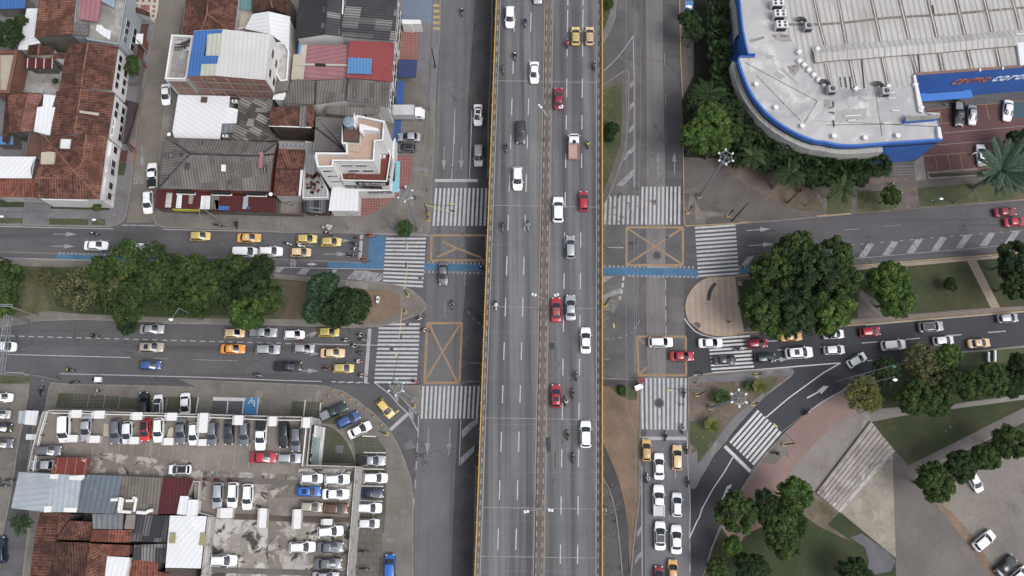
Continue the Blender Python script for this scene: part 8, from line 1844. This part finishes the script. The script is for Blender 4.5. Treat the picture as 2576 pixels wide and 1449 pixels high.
def pole(base,top,label,mat=CONCP,r0=.16,arms=(),name='utility_pole',cat='pole',grp='concrete and steel utility poles'):
 b,z=height_of(base,top);r=empty(name,b,0,label,cat,grp);m=MB();m.tube((0,0,0),(0,0,z),r0,r0*.62,mat,9);mk(m,'shaft',r,smooth=60)
 for a,c in arms:p,q=at(a,z-.2)-b,at(c,z-.2)-b;m=MB();m.box((p+q)/2,((q-p).length,.12,.14),GALV,math.atan2((q-p).y,(q-p).x));mk(m,'crossarm',r)
 return r,b,z
POLES=[('c1500,1112','c1452,830','grey steel pole near the white box truck',GALV,()),('c1555,682','c1515,480','dark leaning utility pole beside the navy awning',DARKP,()),
('f1482,795','f1410,590','pale pole with twin crossarms by the north crosswalk',GALV,(('f1342,562','f1475,562'),('f1342,580','f1475,580'))),('f1135,1175','f1005,928','pale twin pole beside the spiky corner palm',GALV,()),
('f690,1178','f595,1058','short pale pole near the two grey drain covers',CONCP,()),('f470,1185','f350,1045','pole with a frame of crossarms above the white sacks',CONCP,(('f285,960','f400,968'),('f300,1000','f420,1010'))),
('e865,1152','e705,1022','right one of two leaning poles below the yellow shop sign',CONCP,()),('e768,1082','e625,1002','left one of two leaning poles below the yellow shop sign',CONCP,(('e590,960','e600,1050'),)),
('d1285,860','d1205,785','pale pole at the corner of the side street',CONCP,()),('d1355,368','d1250,285','dark pole beside the glazed canopy of the side street',DARKP,()),('d495,1100','d325,992','pole with a white lamp head at the left sidewalk',CONCP,()),
('d1035,1112','d835,982','pole beside the long strip of grass, upper west sidewalk',CONCP,()),('m115,232','m0,180','pole at the far left of the west median',DARKP,()),('l1272,770','l1482,645','pale pole leaning away beneath the date palm',CONCP,()),
('k865,950','k1035,778','dark pole on the north-east kerb beside the crosswalk',DARKP,()),('v610,152','v235,70','long cable pole at the north-west corner of the deck',CONCP,()),('a1490,530','a1375,405','pole beside the white canopy of the side street',CONCP,()),
('k1420,770','k1545,690','thin dark post in the dirt verge near the lawn',DARKP,())]
for b_,t_,l_,m_,a_ in POLES:pole(b_,t_,l_,m_,arms=a_)
def lamp(base,top,head,label,hm=LAMPW,pm_=GALV):
 b,z=height_of(base,top);r=empty('street_lamp',b,0,label,'street lamp');m=MB();m.tube((0,0,0),(0,0,z),.12,.07,pm_,8);mk(m,'pole',r);e=at(head,z+.4)-b;m=MB();m.tube((0,0,z-.1),e,.045,.04,pm_,6);mk(m,'arm',r)
 m=MB();m.ball(e,(.42,.24,.12),hm,10,6);mk(m,'lamp_head',r,smooth=70)
lamp('n200,815','m1790,720','m1720,812','street lamp with a white head over the lower west road');lamp('u200,235','r670,1388','r682,1420','street lamp with a green collar over the curved road');lamp('q1610,1440','r672,1290','r672,1285','green headed lamp among the south-east trees',GREENP)
lamp('k1605,800','k1725,685','k1782,795','pale lamp with a green head by the lawn kerb',GREENP);lamp('l1080,772','l1145,722','l1148,728','small white post lamp in the lawn by the upper east road');lamp('d1030,1112','d948,1072','d945,1080','small white post lamp at the strip of grass');lamp('d85,1090','d15,1045','d15,1048','small white post lamp at the left edge')
def signal(base,top,arms,label,col=GREENP):
 b,z=height_of(base,top);z=max(z,4.2);r=empty('traffic_signal',b,0,label,'traffic signal','mast arm traffic signals');m=MB();m.tube((0,0,0),(0,0,z),.13,.1,DARKP,9);mk(m,'post',r);m=MB();m.box((0,0,.15),(.7,.7,.3),ORNG);mk(m,'base',r)
 for(e_,c_)in arms:
  e=at(e_,z-.05)-b;m=MB();m.tube((0,0,z-.1),e,.075,.05,c_,8);mk(m,'arm',r);m=MB();a=math.atan2(e.y,e.x);hp=e*.93;hp.z=e.z-.1;off=Vector((-math.sin(a),math.cos(a),0))*.3
  m.box(hp+off,(.8,.24,.24),DARKP if c_ is YELP else YELP,a);h_=mk(m,'signal_head',r)
  for k,cc in enumerate(('#8a1c1c','#a98a2a','#1f7a4a')):m=MB();m.ball(hp+off+Vector((math.cos(a)*(k-1)*.28,math.sin(a)*(k-1)*.28,-.16)),(.1,.1,.06),simple('lens'+cc,cc,.3),8,5);mk(m,'lens',h_)
for a_ in[('f1478,1025','f1437,930',(('f1742,940',GREENP),('f1745,1012',YELP)),'signal with a green and a yellow arm over the north crosswalk'),('f1300,1135','f1265,1072',(('f1254,1372',GREENP),),'green armed signal by the spiky corner palm'),
('o568,572','o530,515',(('o570,240',YELP),),'yellow armed signal at the top of the west median tip'),('o545,742','o500,700',(('o483,1005',YELP),),'yellow armed signal at the bottom of the west median tip'),('z610,215','z590,130',(('o475,1160',GREENP),),'green armed signal beside the small south-west triangle'),
('z500,690','z425,665',(('z630,467',GREENP),),'green armed signal over the south-west turning lane'),('p715,388','p757,303',(('p790,615',GREENP),),'green armed signal east of the overpass with a white box'),('p1640,1290','p1732,1237',(('p1340,1222',GREENP),),'green armed signal over the worn south crosswalk'),
('s1100,797','s1215,792',(('s1018,580',GREENP),),'green armed signal over the curved road crosswalk')]:signal(*a_)
def short_post(base,top,label):b,z=height_of(base,top);r=empty('pedestrian_signal',b,0,label,'signal post','short signal posts');m=MB();m.tube((0,0,0),(0,0,max(z,2.5)),.11,mat=BROWNP,n=8);mk(m,'post',r);m=MB();m.box((0,0,max(z,2.5)),(.3,.35,.7),DARKP);mk(m,'signal_head',r);m=MB();m.box((0,0,.12),(.7,.7,.25),ORNG);mk(m,'base',r)
for a_ in(('k415,870','k457,808','short signal post with a yellow base at the north-east corner kerb'),('k820,905','k866,852','short signal post with a yellow base by the east crosswalk'),('q660,450','q693,405','short signal post at the corner of the median planting'),('q820,1375','q860,1342','short signal post at the top of the triangle island'),('s785,392','s832,380','short signal post beside the curved crosswalk'),('z775,415','z765,405','short signal post on the small south-west triangle'),('f1485,1085','f1480,1070','short dark post at the kerb of the red tiled corner')):short_post(*a_)
BL=simple('bollard_amber','#a8814e',.6)
for k,s_ in enumerate(('w1660,250','w1745,292','z48,293','z130,338','z210,387','z290,442','z367,515','z445,600','w1610,315','w1553,373','w1548,460')):
 c=at(s_,.6);r=empty('bollard',(c.x,c.y,.13),0,['first','second','third','fourth','fifth','sixth','seventh','eighth','topmost inner','middle inner','lowest inner'][k]+(' amber bollard along the curved kerb counted from the road' if k<8 else ' amber bollard beside the green pickup'),'bollard','amber bollards at the curved corner');m=MB();m.tube((0,0,0),(0,0,.5),.16,.13,BL,10);mk(m,'shaft',r);m=MB();m.ball((0,0,.58),.2,BL,10,7);mk(m,'cap',r,smooth=70)
r_=empty('sign_gantry',at('m20,1340',0),0,'white lattice sign gantry crossing the lower west road at the left edge','gantry');z_=6.8;A_,B_=at('m95,780',z_),at('m15,1345',z_);m=MB();d=(B_-A_).normalized();n_=Vector((-d.y,d.x,0))*.45;L_=(B_-A_).length
for s_ in(1,-1):
 for zz in(0,.8):m.tube(A_+n_*s_+Vector((0,0,zz)),B_+n_*s_+Vector((0,0,zz)),.06,mat=GALV,n=6)
k_=int(L_/1.3)
for i in range(k_):p,q=A_+d*L_*i/k_,A_+d*L_*(i+1)/k_;s_=1 if i%2 else-1;m.tube(p+n_*s_+Vector((0,0,.8)),q-n_*s_+Vector((0,0,.8)),.045,mat=GALV,n=5);m.tube(p+n_,q+n_+Vector((0,0,.8)),.035,mat=GALV,n=5)
m.build('truss',r_)
for e in(A_,B_):m=MB();m.tube((e.x,e.y,.1),(e.x,e.y,z_+.9),.16,mat=GALV,n=8);m.build('upright',r_)
pole('m390,778','m65,672','tall pole with a white H shaped crossarm at the left of the median',CONCP,arms=(('m0,662','m130,662'),('m0,680','m130,680')))
def cable(s,z,label,r=.035,col=GALV,sag=0):
 p=P(s,z);m=MB()
 for i in range(len(p)-1):
  k=8
  for j in range(k):
   a=p[i].lerp(p[i+1],j/k);b=p[i].lerp(p[i+1],(j+1)/k);a.z-=sag*4*(j/k)*(1-j/k);b.z-=sag*4*((j+1)/k)*(1-(j+1)/k);m.tube(a,b,r,mat=col,n=5,caps=False)
 thing1('overhead_cable',label,'cable',m,'overhead cables')
cable('g1495,-200 1497,1449 p925,0 938,1449 A1590,0 1592,700',8.5,'pale overhead cable closest to the overpass on its east side');cable('g1585,-200 1590,1449 p1008,0 1015,1060',8.5,'pale overhead cable in the middle of the three east of the overpass');cable('g1650,-200 1635,1449 p1045,0 1020,1060',8.5,'pale overhead cable furthest from the overpass on its east side')
cable('c1525,-100 1515,480 1480,1449 f1440,500 1412,580',8.5,'dark overhead cable along the avenue pavement',.03,DARKP);cable('c1515,480 1470,1100 1425,1449',8,'second dark cable along the avenue pavement',.03,DARKP);cable('d-50,1000 330,992 835,985 1205,790 e700,1020 f350,1045 600,1060 1005,928',8,'dark cable over the upper west sidewalk',.025,DARKP,.5);cable('m20,690 65,672 v235,70 600,120',8,'cable between the two poles at the left',.025,DARKP,.4)
T0a,T0b=at('u440,570',.3),at('s1430,1285',.3);T1a,T1b=at('u655,830',.3),at('C105,790',.3)
m_st=pm('step_stone','#a29a94','#8b827c',.5,5,.4,.9,stain=[('#726862',.5,.55,.72),('#bdb7b3',.35,.58,.7)]);r_=MB();n_=7
stairs=empty('stairway',(T0a+T1b)/2-Vector((0,0,.3)),0,'wide pale stone steps between the two plaza levels','stairs')
for i in range(n_):
 a,b=T0a.lerp(T1a,i/n_),T0b.lerp(T1b,i/n_);c,d=T0a.lerp(T1a,(i+1)/n_-.022),T0b.lerp(T1b,(i+1)/n_-.022);h=.17+.05*(n_-i);m=MB();m.prism([a,c,d,b],.1,h,m_st,M_brownwall);m.build('tread',stairs)
m=MB();m.prism([T0a.lerp(T1a,-.03),T0a,T0b,T0b.lerp(T1b,-.03)],.1,.56,M_plaza_d);m.build('top_kerb',stairs)
m=MB();m.prism([T1a.lerp(T0a,-.0),T1b,T1b.lerp(T0b,-.13),T1a.lerp(T0a,-.13)],.1,.18,pm('pale_band','#b9b5b0','#a39e99',.4,5,.4,.9,stain=[('#8a8580',.7,.52,.62)]));m.build('painted_band',stairs)
m=MB();c=at('i430,70',4);r_=empty('billboard',(c.x,c.y,.1),0,'blue and white billboard panel at the top beside the street trees','billboard');m.box((0,0,3.6),(1.6,2.6,.14),M_bsheet2,0,Matrix.Rotation(.5,3,'X'));mk(m,'panel',r_);m=MB();m.ball((0,.1,3.85),(.65,.45,.06),LAMPW,10,5);mk(m,'picture',r_);m=MB();m.tube((0,0,0),(0,0,3.5),.12,mat=GALV,n=8);mk(m,'post',r_)
c=at('f675,80',16.6);r_=empty('water_tank',(c.x,c.y,14.4),0,'round pale blue water tank on the corner building','water tank');TK=simple('tank_blue','#76858f',.6);m=MB();m.tube((0,0,0),(0,0,1.7),.85,.95,TK,20);mk(m,'body',r_,smooth=50);m=MB();m.tube((0,0,1.7),(0,0,2.0),1.0,.4,TK,20);m.tube((0,0,2.0),(0,0,2.08),.4,mat=TK,n=14);mk(m,'lid',r_,smooth=50)
for k in range(3):m=MB();m.box((0,0,1.98),(1.5,.09,.06),simple('tank_rib','#5d7587',.5),k*1.047);mk(m,'rib',r_)
for s_,lb in(('e1310,822','small white satellite dish on the red wall of the hipped hall'),('e285,220','white satellite dish at the corner of the white warehouse')):c=at(s_,5.6);r_=empty('satellite_dish',(c.x,c.y,5),.5,lb,'satellite dish');m=MB();m.ball((0,0,.6),(.36,.36,.1),LAMPW,14,6);mk(m,'dish',r_,smooth=70);m=MB();m.tube((0,0,0),(0,0,.55),.04,mat=GALV,n=6);mk(m,'stem',r_)
ac_unit('e850,235',4.5,label='air conditioning box at the lower end of the white warehouse roof');ac_unit('b945,1015',4.6,label='air conditioning box at the top of the patched shed');ac_unit('f1022,440',8,label='air conditioning box on the red balcony');ac_unit('o265,610',.2,1.2,.5,.9,1.5,'white cabinet beside the round tree at the median tip')
for k,(x_,y_)in enumerate(((690,640),(732,638))):c=at(f'f{x_},{y_}',8.8);r_=empty('balcony_chair',(c.x,c.y,8.0),0,('left' if k==0 else 'right')+' brown cane chair on the red balcony','chair','cane chairs on the red balcony');BR=simple('cane','#6b4a3c',.8);m=MB();m.box((0,0,.42),(.6,.6,.08),BR);mk(m,'seat',r_);m=MB();m.box((0,.3,.75),(.6,.07,.65),BR);mk(m,'backrest',r_);[mk(MB().box((sx*.26,sy*.26,.2),(.05,.05,.4),BR),'leg',r_)for sx in(1,-1)for sy in(1,-1)]
for s_,lb in(('r1620,1195','pale park bench left of its twin by the lower east road'),('r1685,1180','pale park bench right of its twin by the lower east road')):c=at(s_,.5);r_=empty('park_bench',(c.x,c.y,.15),1.45,lb,'bench','pale park benches');m=MB();m.box((0,0,.45),(2.0,.5,.08),LAMPW);mk(m,'seat',r_);m=MB();m.box((0,.26,.75),(2.0,.06,.4),LAMPW);mk(m,'backrest',r_);[mk(MB().box((sx*.85,0,.2),(.08,.4,.4),CONCP),'leg',r_)for sx in(1,-1)]
r_=empty('tricycle_cart',at('v1000,150',.14),0,'tricycle vending cart with a white box on the south verge','cart');m=MB();m.box((.2,0,.8),(1.1,.9,.7),LAMPW);mk(m,'box',r_);[mk(WHEEL,'wheel',r_,q)for q in((.2,.5,.31),(.2,-.5,.31),(-.9,0,.31))];m=MB();m.tube((-.9,0,.3),(-.4,0,.8),.04,mat=BLACKP,n=6);m.tube((-.5,-.3,1.0),(-.5,.3,1.0),.02,mat=BLACKP,n=6);mk(m,'frame',r_)
for k,(s_,z0)in enumerate((('f425,1155',.4),('f470,1140',.4),('f495,1145',.4),('f480,1165',.5))):c=at(s_,z0);m=MB();m.ball((c.x,c.y,.38),(.45,.36,.3),M_render_s,9,6);thing1('sack',['white rubbish sack left of the pole','white rubbish sack right of the pole','rightmost white rubbish sack behind the pole','lowest white rubbish sack behind the pole'][k],'sack',m,'rubbish sacks by the pole',70)
r_=empty('vendor_stall',at('p1050,1215',.1),0,'white vendor stall table at the corner of the brown verge','stall');m=MB();m.box((0,0,1.0),(1.5,.9,.08),LAMPW,.4);mk(m,'table_top',r_);m=MB();m.box((.2,1.1,1.9),(1.2,.8,.06),M_rsheet,.2);mk(m,'parasol',r_);[mk(MB().tube((x,y,0),(x,y,1),.03,mat=GALV,n=5),'leg',r_)for x in(-.6,.6)for y in(-.3,.3)];mk(MB().tube((.2,1.1,0),(.2,1.1,1.9),.03,mat=GALV,n=5),'pole',r_)
def fence(s,h,label,mat):
 p=P(s,h);r=empty('yard_fence',(p[0]+p[-1])/2-Vector((0,0,h-.1)),0,label,'fence')
 for i in range(len(p)-1):
  a,b=p[i],p[i+1];L=(b-a).length;rz=math.atan2((b-a).y,(b-a).x);c=(a+b)/2;m=MB()
  for zz in(h,h*.5):m.box((c.x,c.y,zz),(L,.06,.07),mat,rz)
  n=int(L/.35)
  for k in range(n+1):q=a.lerp(b,k/max(n,1));m.box((q.x,q.y,h/2+.05),(.035,.035,h),mat)
  m.build('fence_panel',r)
fence('a1320,130 1340,520 1440,600',2.2,'dark barred fence of the maroon yard beside the side street',BROWNP);fence('a1400,850 1370,1050 1250,1430 d1300,370 1340,360',2.4,'dark fence along the narrow yards of the side street',BROWNP);fence('e1385,1022 1628,1032',1.8,'fence before the pinkish front yard',BROWNP);fence('a1265,825 1385,830 1430,640 1420,600',1.8,'low fence around the clipped hedge',BROWNP)
m=MB()
for k in range(55):
 x_,y_=R.choice(((R.uniform(130,330),R.uniform(538,550)),(R.uniform(1700,1800),R.uniform(1060,1160)),(R.uniform(2080,2560),R.uniform(485,530)),(R.uniform(2350,2500),R.uniform(1260,1400)),(R.uniform(2120,2400),R.uniform(1070,1150)),(R.uniform(50,450),R.uniform(955,1020)),(R.uniform(1540,1600),R.uniform(970,1300))))
 c=G(x_,y_,.2);m.box((c.x,c.y,.2),(R.uniform(.05,.13),R.uniform(.05,.1),.02),LAMPW,R.uniform(0,3))
tag(m.build('litter'),'small white scraps of paper scattered over verges and lawns','litter',None,'stuff')
